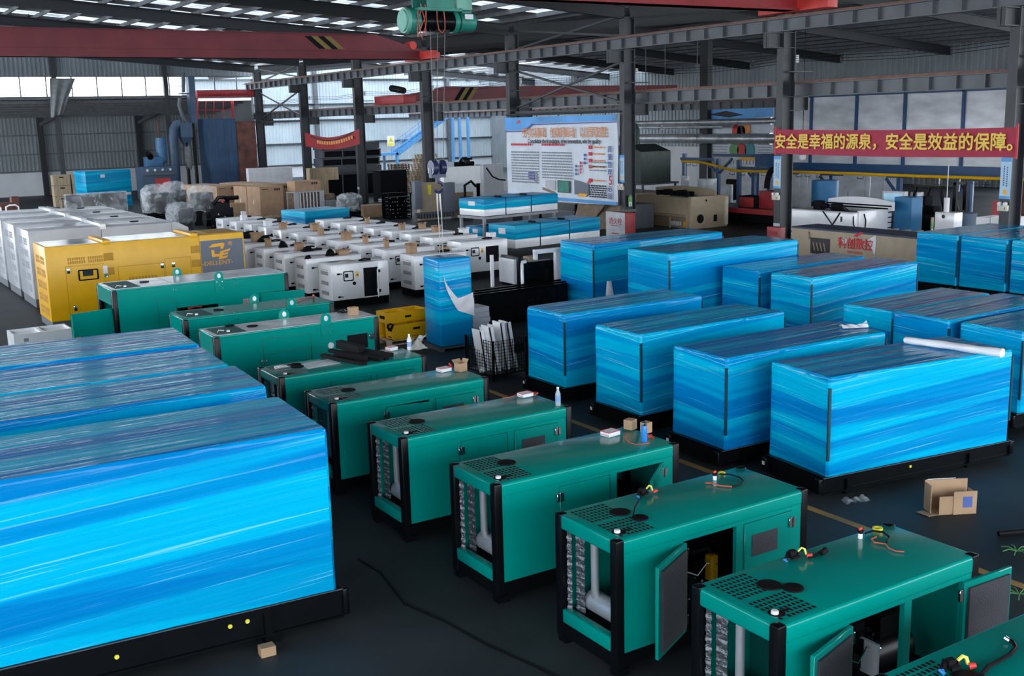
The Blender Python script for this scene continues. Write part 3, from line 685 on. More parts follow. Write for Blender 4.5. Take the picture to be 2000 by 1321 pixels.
MB().box(.2, .42, -.03, -.02, .95, 1.2).box(.62, .82, -.03, -.02, 1.0, 1.25).build('window', 'screen_dark', o)
# ------------------------------------------------------------------ yellow generator set with the logo
YL, YW, YH = 5.2, 1.6, 2.15
Y = thing('generator_set', 'yellow generator set with a grey logo panel beside the grey ones', 'generator', (4.82, 29.75, 0), R(.4))
MB().box(.02, YL-.02, .02, YW-.02, .02, .22).build('base_frame', 'dark_grey', Y)
MB().rbox(0, 3.95, 0, YW, .22, YH, .02).build('canopy', 'yellow_paint', Y)
MB().rbox(3.95, YL, 0, YW, .22, YH, .02).build('radiator_box', 'yellow_paint', Y)
MB().box(3.97, YL-.04, -.012, 0, .26, YH-.16).build('logo_panel', 'slate_panel', Y)
MB().box(.06, 1.36, .06, YW-.06, YH, YH+.012).box(1.62, 3.62, .06, YW-.06, YH, YH+.012).build('roof_sheet', 'pale_film_sheen', Y)  # pale slabs painted to stand for the bright reflection on the roof
MB().box(4.3, YL-.1, .1, YW-.1, YH, YH+.008).build('roof_stain', 'yellow_dark', Y)
for x in (1.42, 3.72): MB().rbox(x, x+.2, -.015, YW+.015, YH-.06, YH+.07, .02).build('lifting_rib', 'yellow_paint', Y)
MB().lathe([(.11, 0), (.11, .02), (0, .02)], (4.02, .8, YH), 20).build('exhaust_outlet', 'rubber', Y)
def louvers(a0, a1, z0, z1, face='y', n=7, rows=1):
    m = MB()
    for i in range(n):
        p = a0+(a1-a0)*(i+.15)/n; q = a0+(a1-a0)*(i+.8)/n
        for r_ in range(rows):
            zz = z0+(z1-z0)*(r_+.1)/rows; ze = z0+(z1-z0)*(r_+.9)/rows
            if face == 'y': m.box(p, q, -.006, .002, zz, ze)
            else: m.box(-.006, .002, p, q, zz, ze)
    return m
for a in (.52, 1.02): louvers(a, a+.44, 1.66, 1.84, 'y', 8, 2).build('louver', 'yellow_dark', Y)
louvers(2.0, 2.75, 1.02, 1.2, 'y', 9, 2).build('louver', 'yellow_dark', Y)
for r_ in range(5):
    for yy in (.2, .82): louvers(yy, yy+.52, .35+r_*.33, .56+r_*.33, 'x', 7, 2).build('louver', 'yellow_dark', Y)
for x in (1.42, 3.70):
    for z in (.5, .9, 1.3, 1.68):
        MB().box(x, x+.24, -.008, .002, z, z+.20).box(x+.02, x+.22, -.012, -.006, z+.17, z+.19).build('step_pocket', 'yellow_dark', Y)
o = MB().rbox(.75, 1.25, -.02, .002, 1.22, 1.5, .03).build('control_window', 'black_paint', Y)
MB().box(.79, 1.21, -.026, -.018, 1.25, 1.47).build('window_pane', 'yellow_paint', o)
MB().box(.86, 1.12, -.032, -.024, 1.33, 1.47).build('control_screen', 'screen_dark', o)
MB().rbox(1.16, 1.34, -.02, .0, .88, .99, .01).build('socket_plate', 'black_paint', Y)
MB().rbox(1.38, 1.49, -.02, .0, 1.35, 1.56, .01).build('key_plate', 'white_plastic', Y)
MB().lathe([(.05, 0), (.05, .03), (.03, .03), (.03, .01)], (0, 0, 0), 16, M=Matrix.Translation((1.44, .0, 1.29)) @ Matrix.Rotation(R(90), 4, 'X')).build('fuel_cap', 'chrome', Y)
for x, z in ((.52, 1.5), (.6, .52), (2.9, 1.42), (3.2, 1.42)): MB().rbox(x-.04, x+.04, -.02, .0, z-.07, z+.07, .01).build('door_handle', 'chrome', Y)
se = MB()
for (a, b, c, d) in ((.45, 1.4, .3, 1.62), (1.75, 2.95, .4, 1.5), (2.98, 3.68, .4, 1.6)):
    for (p, q, r_, s_) in ((a, b, c, c+.012), (a, b, d-.012, d), (a, a+.012, c, d), (b-.012, b, c, d)): se.box(p, q, -.002, .002, r_, s_)
se.build('door_outline', 'yellow_dark', Y)
lg = MB(); M0 = Matrix.Translation((4.43, -.012, 1.62)) @ Matrix.Diagonal((.40, 1, .33, 1))
for poly in (((-.62, .55), (-.28, .80), (.42, .86), (.52, .74), (.40, .36), (.20, .34), (.24, .58), (-.30, .54)),
             ((-.44, .30), (-.24, .30), (-.20, -.05), (.22, -.04), (.16, -.26), (-.40, -.28)),
             ((.18, .14), (.92, .34), (.84, .16), (.40, .05), (.38, -.04), (.76, .05), (.68, -.12), (.34, -.20), (.30, -.30), (.72, -.22), (.62, -.42), (.04, -.52))):
    lg.prism([(p[0], p[1]) for p in poly], -.006, .0, 'y', M0)
lg.build('logo_emblem', 'orange_logo', Y)
text('-DELLENT-', .16, 'logo_lettering', 'orange_logo', Y, face_y(4.41, -.014, 1.36), .003, stretch=1.15)
text('®', .15, 'logo_lettering', 'orange_logo', Y, face_y(4.80, -.014, 1.86), .003)
# ------------------------------------------------------------------ row of big grey generator sets
def grey_gen(y, label):
    L, Wd, H = 4.6, 2.1, 2.25
    t = thing('generator_set', label, 'generator', (5.1, y, 0), R(.3), 'large grey generator sets')
    MB().box(.03, L-.03, .03, Wd-.03, .02, .26).build('base_frame', 'dark_grey', t)
    MB().rbox(0, 2.02, 0, Wd, .26, H, .03).build('canopy', 'grey_paint', t)
    MB().rbox(2.02, L-.5, .02, Wd-.02, .26, H-.04, .03).prism([(L-.5, .26), (L, .26), (L, H-.22), (L-.35, H-.04), (L-.5, H-.04)], .02, Wd-.02, 'y').build('rear_canopy', 'grey_paint', t)
    MB().rbox(1.98, 2.16, -.03, Wd+.03, H-.1, H+.07, .02).build('lifting_rib', 'white_paint', t)
    MB().box(2.0, 2.14, .2, .5, H-.14, H-.08).build('rib_lug', 'ink_grey', t)
    MB().lathe([(.13, 0), (.13, .025), (0, .025)], (3.3, 1.3, H-.04), 20).build('exhaust_outlet', 'rubber', t)
    for r_ in range(5):
        for yy in (.3, 1.08): louvers(yy, yy+.6, .45+r_*.34, .66+r_*.34, 'x', 7, 3).build('louver', 'grey_vent', t)
    return t
for i, lb in enumerate(('grey generator set directly behind the yellow one', 'second grey generator set behind the yellow one', 'third grey generator set behind the yellow one', 'fourth grey generator set, farthest back of the grey row, by the black crates')):
    g = grey_gen(33.9+2.62*i, lb)
    if i == 3:
        for x in (.25, .85): MB().tube([(x, 1.9, 2.2), (x, 1.9, 2.38), (x+.12, 1.9, 2.44), (x+.32, 1.9, 2.44), (x+.42, 1.9, 2.36), (x+.42, 1.9, 2.2)], .03, 8).build('lifting_handle', 'white_paint', g)
# ------------------------------------------------------------------ white compact generator sets: one is built, the rest are copies
WL, WW, WH = 1.75, .92, 1.22
def white_gen(x, y, label, open_door=False):
    t = thing('generator_set', label, 'generator', (x, y, 0), 0, 'white compact generator sets')
    MB().box(.02, WL-.02, .03, WW-.03, 0, .22).build('base_frame', 'black_paint', t)
    if open_door:
        m = MB(); H = WH
        m.rbox(0, .98, 0, WW, .22, H, .018); m.rbox(1.42, WL, 0, WW, .22, H, .018); m.box(.97, 1.43, .3, WW-.002, .24, H-.02); m.box(.97, 1.43, 0.002, .3, 1.06, H-.004); m.box(.97, 1.43, .002, .3, .22, .25)
        m.build('canopy', 'white_paint', t)
        MB().box(.982, 1.418, .02, .295, .25, 1.055).build('engine_bay', 'black_matte', t)
        d = MB().box(-.42, 0, -.012, .012, .26, 1.04).box(-.42, -.38, .012, .03, .4, .5); o = d.build('door', 'white_paint', t, (1.42, -.01, 0), R(62))
        MB().box(-.36, -.06, .012, .04, .32, .98).build('foam_lining', 'foam', o)
        hm = MB().rbox(1.40, 1.48, -.03, 0, .90, .98, .006).build('hinge', 'black_paint', t); MB().rbox(1.40, 1.48, -.03, 0, .34, .42, .006).build('hinge', 'black_paint', t)
    else: MB().rbox(0, WL, 0, WW, .22, WH, .018).build('canopy', 'white_paint', t)
    for z in (.34, .62, .90): 
        m = louvers(.2, .72, z, z+.13, 'x', 10, 1); m.build('louver', 'grey_vent', t)
    MB().box(-.003, .002, .18, .74, 1.05, 1.06).build('front_seam', 'grey_vent', t)
    o = MB().rbox(.36, .66, -.02, .0, .74, 1.02, .03).build('control_window', 'black_paint', t)
    MB().rbox(.385, .635, -.026, -.01, .77, .995, .02).build('window_pane', 'white_paint', o)
    MB().box(.40, .50, -.03, -.022, .84, .95).build('control_screen', 'screen_dark', o)
    for z in (.98, .34): MB().rbox(.17, .25, -.02, 0, z-.05, z+.0, .008).tube([(.2, -.02, z-.02), (.28, -.03, z-.02), (.32, -.02, z-.03)], .012, 6).build('door_handle', 'black_paint', t)
    MB().rbox(.73, .82, -.015, 0, .82, .98, .01).build('stop_plate', 'yellow_wire', t)
    MB().cyl((.775, -.03, .89), (.775, 0, .89), .03, 12).build('stop_button', 'signal_red', t)
    MB().cyl((.68, -.012, .66), (.68, 0, .66), .05, 14).build('cable_port', 'black_paint', t)
    MB().box(1.02, 1.36, .3, .42, WH, WH+.02).tube([(1.02, .36, WH+.02), (1.2, .4, WH+.05), (1.38, .36, WH+.03)], .02, 6).build('exhaust_cover', 'rubber', t)
    return t
WA, WB, WC = 11.8, 14.5, 17.3
YA0, YBY, YCY = 28.0, 28.25, 30.4
wa = white_gen(WA, YA0, 'white compact generator set with its engine door open', True)
wb = white_gen(WB, YBY, 'white compact generator set behind the tall blue film-wrapped cabinet')
nth = ['', 'next', 'second', 'third', 'fourth', 'fifth', 'sixth', 'seventh', 'eighth', 'ninth', 'tenth', 'eleventh']
ACOL = [YA0]+[29.8, 31.5, 33.25, 35.05, 36.8, 38.6]
BCOL = [YBY]+[30.2, 31.9, 33.75, 35.5, 37.2, 38.85, 40.45, 42.1, 43.9, 45.65]
CCOL = [30.4, 32.3, 33.85, 35.35, 36.85, 38.35, 39.9, 41.5]
for i, y in enumerate(ACOL[1:], 1):
    dup(wb, (WA, y, 0), 0, 'white compact generator set, %s behind the one with the open door' % (nth[i] if i > 1 else 'first'))
for i, y in enumerate(BCOL[1:], 1):
    dup(wb, (WB, y, 0), 0, 'white compact generator set, %s back in the middle file from the tall wrapped cabinet' % ('first' if i == 1 else nth[i]))
wc = white_gen(WC, CCOL[0], 'white compact generator set with an open black end bay beside the bare engine sets')
MB().box(.92, 1.40, -.012, 0, .5, 1.02).build('open_bay', 'black_matte', wc)
for i, y in enumerate(CCOL[1:], 1):
    dup(wb, (WC, y, 0), 0, 'white compact generator set, %s back in the far file before the blue bundles' % ('first' if i == 1 else nth[i]))
# ------------------------------------------------------------------ generator sets wrapped in blue film
def wrapped(x, y, rz, L, Wd, H, label, zb=.30, film='blue_film', strips=True, name='wrapped_generator', group='blue film wrapped generator sets', base=True, decals=(), lip=True):
    t = thing(name, label, 'wrapped generator', (x, y, 0), rz, group)
    m = MB(); nu = 24; r = .045
    # film skin: box pulled in slightly between its edges, with small gathers along the bottom and top rims
    def ring(z, o):
        P = []
        def side(a, b, n, nx, ny):
            for i in range(n):
                t_ = i/n; bow = -.018*math.sin(math.pi*t_)*o
                w_ = wob(.006, i+int(z*50))
                P.append((a[0]+(b[0]-a[0])*t_+nx*(bow+w_), a[1]+(b[1]-a[1])*t_+ny*(bow+w_), z))
        c = .03
        side((c, 0), (L-c, 0), nu, 0, -1); side((L-c, 0), (L, c), 2, 0, 0); side((L, c), (L, Wd-c), 12, 1, 0); side((L, Wd-c), (L-c, Wd), 2, 0, 0)
        side((L-c, Wd), (c, Wd), nu, 0, 1); side((c, Wd), (0, Wd-c), 2, 0, 0); side((0, Wd-c), (0, c), 12, -1, 0); side((0, c), (c, 0), 2, 0, 0)
        return P
    zs = [zb, zb+.03, zb+.25, (zb+H)/2, H-.25, H-.05, H-.015, H]
    sc = [1, 1, 1, 1, 1, 1, .994, .975]
    rings = []
    for z, s in zip(zs, sc):
        rr = ring(z, 0 if s < 1 or z > H-.06 else 1)
        rings.append([(L/2+(p[0]-L/2)*(1-(1-s)*2/L), Wd/2+(p[1]-Wd/2)*(1-(1-s)*2/Wd), p[2]) for p in rr])
    K = len(rings[0]); vs = [p for rg in rings for p in rg]
    fs = [(k*K+i, k*K+(i+1) % K, (k+1)*K+(i+1) % K, (k+1)*K+i) for k in range(len(rings)-1) for i in range(K)]
    m.add(vs, fs, True); m.add(rings[-1], [tuple(range(K))], False)
    m.build('film_wrap', film, t)
    if base:
        b = MB(); bz = .06 if zb < .35 else .10
        for ya, yb in ((.04, .12), (Wd-.12, Wd-.04)): b.box(-.06, L+.06, ya, yb, bz, zb+.005)
        b.box(-.06, .02, .12, Wd-.12, bz, zb+.005).box(L-.02, L+.06, .12, Wd-.12, bz, zb+.005)
        for ya, yb in ((.0, .04), (Wd-.04, Wd)): b.box(-.06, L+.06, ya, yb, bz, bz+.02).box(-.06, L+.06, ya, yb, zb-.07, zb-.002)
        b.box(.02, L-.02, .12, Wd-.12, zb-.02, zb)
        b.build('base_frame', 'black_paint', t)
        MB().box(-.06, L+.06, -.012, .0, zb-.012, zb-.004).build('base_edge', 'dark_grey', t)
        for xx in (.35, L-.75):
            MB().box(xx, xx+.07, .0, .035, bz+.02, zb-.07).build('stiffener', 'black_paint', t)
            for yy in (.03, Wd-.15): MB().box(xx, xx+.14, yy, yy+.12, 0, bz).build('foot', 'black_paint', t)
        for yy in (.0, Wd-.1):
            for xa in (-.13, L+.06): MB().rbox(xa, xa+.07, yy, yy+.10, bz+.02, zb-.02, .015).build('tow_lug', 'black_paint', t)
        MB().box(-.136, -.128, Wd-.08, Wd-.03, zb-.12, zb-.07).build('tag_plate', 'paper', t)
    if strips:
        MB().box(-.012, .025, -.014, .014, zb+.22, H-.14).build('corner_strip', 'slate_film', t)
        MB().box(L-.02, L+.008, -.012, .012, zb+.3, H-.1).build('corner_strip', 'slate_film', t)
    for (dx, dz) in decals:
        MB().cyl((dx, .030, dz), (dx, .041, dz), .022, 10, .022).build('yellow_decal', 'yellow_decal', t)
    return t
mat('slate_film', (0.012, 0.06, 0.085), 0.3)
wrapped(10.78, 9.47, R(-6.9), 3.33, 1.20, 1.64, 'blue wrapped generator with a white rolled sheet on top, beside the open carton', decals=((1.5, .2), (2.35, .27), (2.45, .27)))
wrapped(10.56, 11.15, R(-2.0), 3.25, 1.20, 1.64, 'blue wrapped generator with a crumpled white rag on top')
wrapped(10.80, 13.34, R(.7), 3.25, 1.20, 1.62, 'blue wrapped generator in the near row, second from the wire basket')
wrapped(10.92, 15.62, 0, 3.25, 1.20, 1.62, 'blue wrapped generator in the near row right beside the wire basket')
wrapped(16.30, 22.0, R(-.9), 4.3, 1.48, 1.91, 'blue wrapped generator with a white paper scrap on its side, by the bare engine sets')
wrapped(15.55, 18.22, R(.2), 3.98, 1.46, 2.07, 'tallest blue wrapped generator in the second row, left of a close-set pair')
wrapped(16.89, 16.85, R(2.0), 3.5, 1.12, 1.71, 'left of the close-set pair of blue wrapped generators before the tan machine')
wrapped(16.85, 15.35, R(2.5), 3.5, 1.10, 1.73, 'right of the close-set pair of blue wrapped generators before the tan machine')
wrapped(15.75, 12.47, R(1.5), 2.9, 1.10, 1.55, 'left of three blue wrapped generators packed together behind the white roll')
wrapped(15.5, 11.15, R(.5), 3.1, 1.12, 1.6, 'middle of three blue wrapped generators packed together behind the white roll')
wrapped(15.5, 9.83, R(.5), 3.1, 1.12, 1.6, 'right of three blue wrapped generators packed together, cut by the photo edge')
wrapped(25.84, 18.46, R(1.5), 3.4, 1.30, 1.67, 'left one of the wrapped generators in the far right corner, beside the tan machine')
wrapped(25.87, 17.02, R(1.1), 3.6, 1.36, 1.67, 'middle wrapped generator of the three in the far right corner')
wrapped(25.9, 15.55, R(1.1), 3.6, 1.36, 1.67, 'wrapped generator in the far right corner cut off by the photo edge')
# the big ones on the left
wrapped(-1.45, 10.06, R(-3.4), 5.43, 1.55, 2.10, 'nearest big blue wrapped generator in the left foreground, on a wooden block', zb=.42, strips=False, decals=((3.3, .25), (4.35, .28), (4.52, .29)))
def by_right_end(u, v, H, L, rz):
    q = AZ(u, v, H); return q.x-L*math.cos(rz), q.y-L*math.sin(rz)
for (u, v, H, Wd, lb) in ((521, 753, 1.98, 1.36, 'second big blue wrapped generator from the front on the left'), (449, 713, 1.99, 1.42, 'third big blue wrapped generator from the front on the left'), (389, 672, 2.01, 1.62, 'fourth big blue wrapped generator on the left, before the long green sets')):
    rz = R(-3.4); x, y = by_right_end(u, v, H, 5.5, rz)
    wrapped(x, y, rz, 5.5, Wd, H, lb, zb=.36, strips=False)
# ------------------------------------------------------------------ small things near by
def carton(u, v, z, w, d, hh, label, rz=0.0, flaps=True, m='cardboard', group=None, cat='box', name='carton', at=None):
    p = AZ(u, v, z) if at is None else Vector(at)
    t = thing(name, label, cat, (p.x, p.y, z), rz, group)
    b = MB(); q = .006
    if flaps:
        b.box(-w/2, w/2, -d/2, -d/2+q, 0, hh).box(-w/2, w/2, d/2-q, d/2, 0, hh).box(-w/2, -w/2+q, -d/2+q, d/2-q, 0, hh).box(w/2-q, w/2, -d/2+q, d/2-q, 0, hh).box(-w/2, w/2, -d/2, d/2, 0, q)
    else: b.rbox(-w/2, w/2, -d/2, d/2, 0, hh, .004, 1)
    b.build('body', m, t)
    if flaps:
        for s in (-1, 1):
            f = MB().bar((s*w/2, 0, hh), (s*(w/2+.4*w*.5), 0, hh+.3*hh*(1.2 if s > 0 else .6)), d, .005, up=(0, 0, 1)); f.build('flap', m, t)
        f = MB().bar((0, d/2, hh), (0, d/2+.05, hh+.28*hh), w, .005); f.build('flap', m, t)
    return t
def flat_box(u, v, z, w, d, hh, label, rz, trim='signal_red', group='white boxes on the green sets'):
    p = AZ(u, v, z); t = thing('instrument_box', label, 'box', (p.x, p.y, z), rz, group)
    MB().rbox(-w/2, w/2, -d/2, d/2, 0, hh, .004, 1).build('body', 'paper', t)
    e = MB()
    for s in (-1, 1): e.box(-w/2, w/2, s*(d/2-.003)-.004, s*(d/2-.003)+.004, hh-.004, hh+.002); e.box(s*(w/2-.003)-.004, s*(w/2-.003)+.004, -d/2+.004, d/2-.004, hh-.004, hh+.002)
    e.box(-w/2-.001, -w/2+.003, -d/2, d/2, hh*.3, hh*.42)
    e.build('red_edging', trim, t); return t
Z = GH+.001
flat_box(1192, 850, Z, .19, .15, .055, 'white box with red edging on the roof beside the blue flask', R(8))
carton(1231, 838, Z, .12, .12, .12, 'small brown box behind the white box, left of the blue flask', R(20), False)
carton(1262, 845, Z, .11, .10, .13, 'small brown box standing right behind the blue flask', R(12), False)
p = AZ(1258, 862, Z)
t = thing('flask', 'blue metal flask with a bright steel cap on a green roof', 'flask', p)
MB().lathe([(.034, 0), (.036, .01), (.036, .16), (.030, .185)], n=18).build('body', 'bottle_blue', t); MB().lathe([(.027, .185), (.029, .19), (.027, .225), (.012, .235)], n=16).build('cap', 'chrome', t)
tag(MB().tube([AZ(u, v, Z+.012) for u, v in ((1226, 848), (1222, 856), (1228, 864), (1240, 868), (1254, 868), (1268, 866))], .006, 6).build('copper_tube', 'red_wire'), 'bent copper coloured tube lying in front of the blue flask', 'tube')
tag(MB().tube([AZ(u, v, Z+.015) for u, v in ((1262, 852), (1270, 853), (1276, 856), (1272, 850))], .014, 6).build('orange_clip', 'signal_red'), 'small orange clip just right of the blue flask', 'clip')
flat_box(1026, 774, Z, .18, .14, .05, 'white box with red edging near the clear water bottle', R(5))
tag(MB().tube([AZ(u, v, Z+.010) for u, v in ((982, 778), (992, 777), (1002, 774), (1010, 771))], .007, 6).build('sensor_lead', 'red_wire'), 'orange lead sticking out left of the white box by the water bottle', 'wire')
tag(MB().tube([AZ(u, v, Z+.016) for u, v in ((1040, 770), (1046, 767), (1050, 768), (1044, 772))], .012, 6).build('sensor_lead', 'red_wire'), 'coiled orange lead right of the white box by the water bottle', 'wire')
def bottle(u, v, z, s, label, body='bottle_plastic', lab='blue_wire'):
    p = AZ(u, v, z); t = thing('water_bottle', label, 'bottle', p)
    MB().lathe([(.032*s, 0), (.034*s, .01*s), (.034*s, .05*s), (.031*s, .06*s), (.034*s, .07*s), (.034*s, .15*s), (.014*s, .20*s), (.014*s, .215*s)], n=16).build('body', body, t)
    MB().lathe([(.0345*s, .055*s), (.0345*s, .125*s)], n=16).build('paper_label', 'blue_label', t); MB().lathe([(.016*s, .215*s), (.016*s, .235*s), (0, .237*s)], n=12).build('cap', 'paper', t)
    return t
mat('blue_label', (.25, .45, .85), .4, alpha=.6)
bottle(1090, 792, Z, 1.05, 'clear water bottle standing alone on the far edge of a green roof')
flat_box(867, 725, Z, .19, .15, .055, 'white box with red edging beside the carton on a green roof', R(6))
carton(900, 725, Z, .15, .13, .13, 'open carton beside a white box on a green roof', R(10), True)
tag(MB().tube([AZ(880, 719, Z+.02), AZ(881, 714, Z+.05), AZ(878, 711, Z+.06)], .02, 6).build('ignition_plug', 'signal_red'), 'small red and black plug behind the white box and carton', 'plug')
tag(MB().grid(lambda u, v: AZ(936+10*u, 727-10*v, Z+.02+.09*math.sin(u*3.1)*math.sin(v*3.1)), 6, 6, thick=.003).build('plastic_scrap', 'clear_plastic'), 'crumpled clear plastic scrap at the end of the green roof with the carton', 'plastic')
# black foam strips, white boxes, bag and bottle on G1
for k, (a, b, w_, hh) in enumerate((((630, 694), (712, 711), .10, .05), ((645, 685), (745, 703), .10, .05), ((662, 672), (706, 684), .12, .13), ((690, 682), (765, 694), .09, .06), ((700, 693), (757, 701), .07, .04), ((655, 694), (716, 701), .08, .1))):
    pa = AZ(*a, Z+hh/2+.002); pb = AZ(*b, Z+hh/2+.002)
    m = MB().bar(pa, pb, w_, hh)
    tag(m.build('foam_strip', 'rubber'), ('long black foam strip lying at the front of the pile', 'long black foam strip behind the front one', 'tallest black foam block of the pile on the green roof', 'black foam strip reaching right towards the white boxes', 'thin short black foam strip at the right of the pile', 'upright black foam strip in the middle of the pile')[k], 'foam strip', 'black foam strips on the green roof')
flat_box(765, 684, Z, .16, .14, .06, 'white box near the plastic bag on the green roof with foam strips', R(12))
flat_box(752, 690, Z, .14, .12, .02, 'flat white box lid lying in front of the white box near the bag', R(30))
p = AZ(815, 683, Z)
m = MB(); m.grid(lambda u, v: (.30*(u-.5)*(1.1-.3*math.sin(v*3)), .22*(v-.5)+.02*math.sin(u*11), .02+.13*abs(math.sin(u*3.14))**.7*math.sin(v*3.14)*(1+.35*math.sin(u*9+v*5))), 14, 10)
tag(m.build('plastic_bag', mat('bag_plastic', (.45, .45, .40), .25, alpha=.7, bump=.8, bscale=12), loc=p), 'crumpled transparent plastic bag on the far end of the foam strip roof', 'bag')
p = AZ(822, 681, Z)
m = MB(); m.grid(lambda u, v: (.22*(u-.5), .06*(v-.5), .26*u+.10*v*math.sin(u*4)), 8, 6, thick=.003)
tag(m.build('plastic_bag', 'clear_plastic', loc=p), 'white end of a twisted plastic bag leaning up beside the blue cabinet', 'bag')
bottle(800, 684, Z, 1.15, 'labelled water bottle behind the plastic bag', 'paper')
tag(MB().bar(AZ(536, 717, Z+.01), AZ(570, 711, Z+.01), .02, .02).bar(AZ(570, 711, Z+.01), AZ(571, 707, Z+.03), .02, .02).build('bent_rod', 'chrome'), 'bent bright metal rod at the front left of the foam strip roof', 'rod')
tag(MB().box(-.28, .28, -.2, .2, 0, .004).build('grey_sheet', 'pale_film_sheen', loc=AZ(622, 711, Z), rz=.1), 'thin pale plastic sheet lying left of the foam strips', 'sheet')
carton(690, 615, 1.515, .17, .13, .15, 'small carton with red print at the end of a pale-topped green set', R(6), False)
tag(MB().tube([AZ(u, v, 1.53) for u, v in ((660, 611), (664, 606), (672, 605), (678, 609), (668, 611), (662, 609))], .012, 6).tube([AZ(668, 608, 1.53), AZ(667, 606, 1.62)], .02, 6).build('wiring_coil', 'black_paint'), 'small coil of black wiring left of the carton with red print', 'wiring')
tag(MB().tube([AZ(u, v, 1.53) for u, v in ((556, 597), (566, 596), (580, 588), (600, 582), (612, 580))], .010, 6).tube([AZ(612, 581, 1.53), AZ(612, 577, 1.62)], .022, 6).build('wiring_lead', 'red_wire'), 'red wiring lead at the far end of the middle long green set', 'wiring')
# wire harnesses with coloured plugs on the front green roofs
def harness(u, v, z, label, s=1.0, rz=0.0):
    p = AZ(u, v, z); t = thing('wire_harness', label, 'wiring', p, rz, 'wire harnesses on the green roofs')
    MB().tube([(-.10, -.02, .02), (-.05, .03, .05), (0, 0, .03), (.06, .02, .06), (.02, -.03, .03), (-.04, -.02, .02)], .016*s, 6).rbox(-.05, .01, -.02, .03, .01, .08, .005, 1).build('black_leads', 'rubber', t)
    MB().tube([(.03, 0, .06), (.06, -.01, .09), (.09, -.01, .075), (.10, -.02, .03)], .009*s, 6).build('cream_lead', 'yellow_wire', t)
    MB().cyl((.10, -.03, .02), (.14, -.05, .03), .018*s, 10, .012*s).build('red_plug', 'signal_red', t)
    MB().tube([(-.10, -.02, .02), (-.13, -.03, .03), (-.12, -.06, .02)], .009*s, 6).build('blue_lead', 'blue_wire', t)
    return t
Z6 = GH*1.03+.001
harness(1552, 1092, Z6, 'bundle of wires with a red plug on the set with both doors open', 1.0, R(-10))
h5 = harness(1258, 968, Z, 'bundle of wires with a red plug, tied by a black lead to an exhaust outlet', 1.0, R(8))
tag(MB().tube([AZ(1253, 970, Z+.02), AZ(1248, 978, Z+.05), AZ(1240, 992, Z+.06), AZ(1237, 1006, Z+.03)], .008, 6).build('black_lead', 'rubber'), 'black lead running from a wire bundle down to the exhaust outlet', 'wire')
harness(1862, 1308, Z, 'big bundle of wires with red and blue plugs at the bottom right corner', 1.5, R(-15))
tag(MB().tube([AZ(u, v, Z+.02) for u, v in ((1918, 1318), (1930, 1303), (1950, 1292), (1972, 1280), (1984, 1266), (1979, 1256), (1970, 1250))], .016, 7).build('battery_cable', 'rubber'), 'thick black cable with a bare end in the bottom right corner', 'cable')
tag(MB().cyl(AZ(1972, 1252, Z+.02), AZ(1963, 1246, Z+.03), .016, 8).build('cable_terminal', 'chrome'), 'bright metal terminal at the end of the thick black cable', 'terminal')
tag(MB().tube([AZ(u, v, Z6+.012) for u, v in ((1578, 1089), (1590, 1087), (1600, 1080), (1608, 1079))], .012, 6).cyl(AZ(1604, 1081, Z6+.02), AZ(1614, 1073, Z6+.045), .024, 10).build('probe_plug', 'rubber'), 'short black lead with a round plug right of the wire bundle', 'wire')
def disc(u, v, z, r, label):
    tag(MB().lathe([(r, 0), (r, .012), (r*.8, .02), (r*.3, .012), (0, .012)], n=24).build('rubber_disc', 'rubber', loc=AZ(u, v, z)), label, 'disc', 'black covers on the green roofs')
disc(1549, 1150, Z6, .085, 'round black cover overlapping the exhaust outlet on the set with both doors open')
disc(1250, 1013, Z, .08, 'round black cover beside the exhaust outlet joined to the wire bundle')
disc(578, 713, Z, .085, 'round black cover on the roof with the foam strips')
disc(448, 637, 1.518, .085, 'round black cover on the pale-topped green set nearest the foam strips')
def key_switch(u, v, z, label):
    t = thing('key_switch', label, 'switch', AZ(u, v, z), 0, 'key switches on the green roofs')
    MB().cyl((0, 0, 0), (0, 0, .05), .02, 10).build('body', 'paper', t); MB().cyl((0, 0, .05), (0, 0, .075), .026, 10).build('collar', 'rubber', t); MB().rbox(-.02, .02, -.006, .006, .075, .10, .004, 1).build('key', 'signal_red', t)
key_switch(1680, 1052, Z6, 'upright key switch with a red key on the set with both doors open')
key_switch(1396, 938, Z, 'key switch with a red knob near the far corner of the windowed-door set')
tag(MB().tube([AZ(u, v, Z6+.012) for u, v in ((1690, 1042), (1705, 1037), (1725, 1040), (1738, 1050), (1732, 1060))], .009, 6).build('black_lead', 'rubber'), 'black looped lead behind the upright key switch', 'wire')
tag(MB().tube([AZ(u, v, Z6+.012) for u, v in ((1712, 1049), (1702, 1053), (1708, 1060), (1730, 1063), (1736, 1071), (1750, 1077), (1766, 1078))], .006, 6).build('red_lead', 'red_wire'), 'wavy reddish lead right of the upright key switch', 'wire')
tag(MB().lathe([(.026, 0), (.045, 0), (.045, .015), (.026, .015), (.026, 0)], n=20).build('yellow_ring', 'yellow_decal', loc=AZ(1714, 1034, Z6)), 'small yellow ring lying on the roof behind the reddish lead', 'ring')
tag(MB().tube([AZ(u, v, Z+.012) for u, v in ((1405, 926), (1425, 927), (1445, 933), (1452, 941), (1445, 948), (1430, 951))], .008, 6).build('black_lead', 'rubber'), 'black curved lead near the far corner of the windowed-door set', 'wire')
tag(MB().tube([AZ(u, v, Z+.012) for u, v in ((1378, 944), (1390, 944), (1405, 949), (1430, 951))], .008, 6).build('red_lead', 'red_wire'), 'pinkish lead in front of the key switch with the red knob', 'wire')
tag(MB().lathe([(.02, 0), (.036, 0), (.036, .014), (.02, .014), (.02, 0)], n=18).build('yellow_ring', 'yellow_decal', loc=AZ(1410, 925, Z)), 'small yellow ring beside the key switch with the red knob', 'ring')
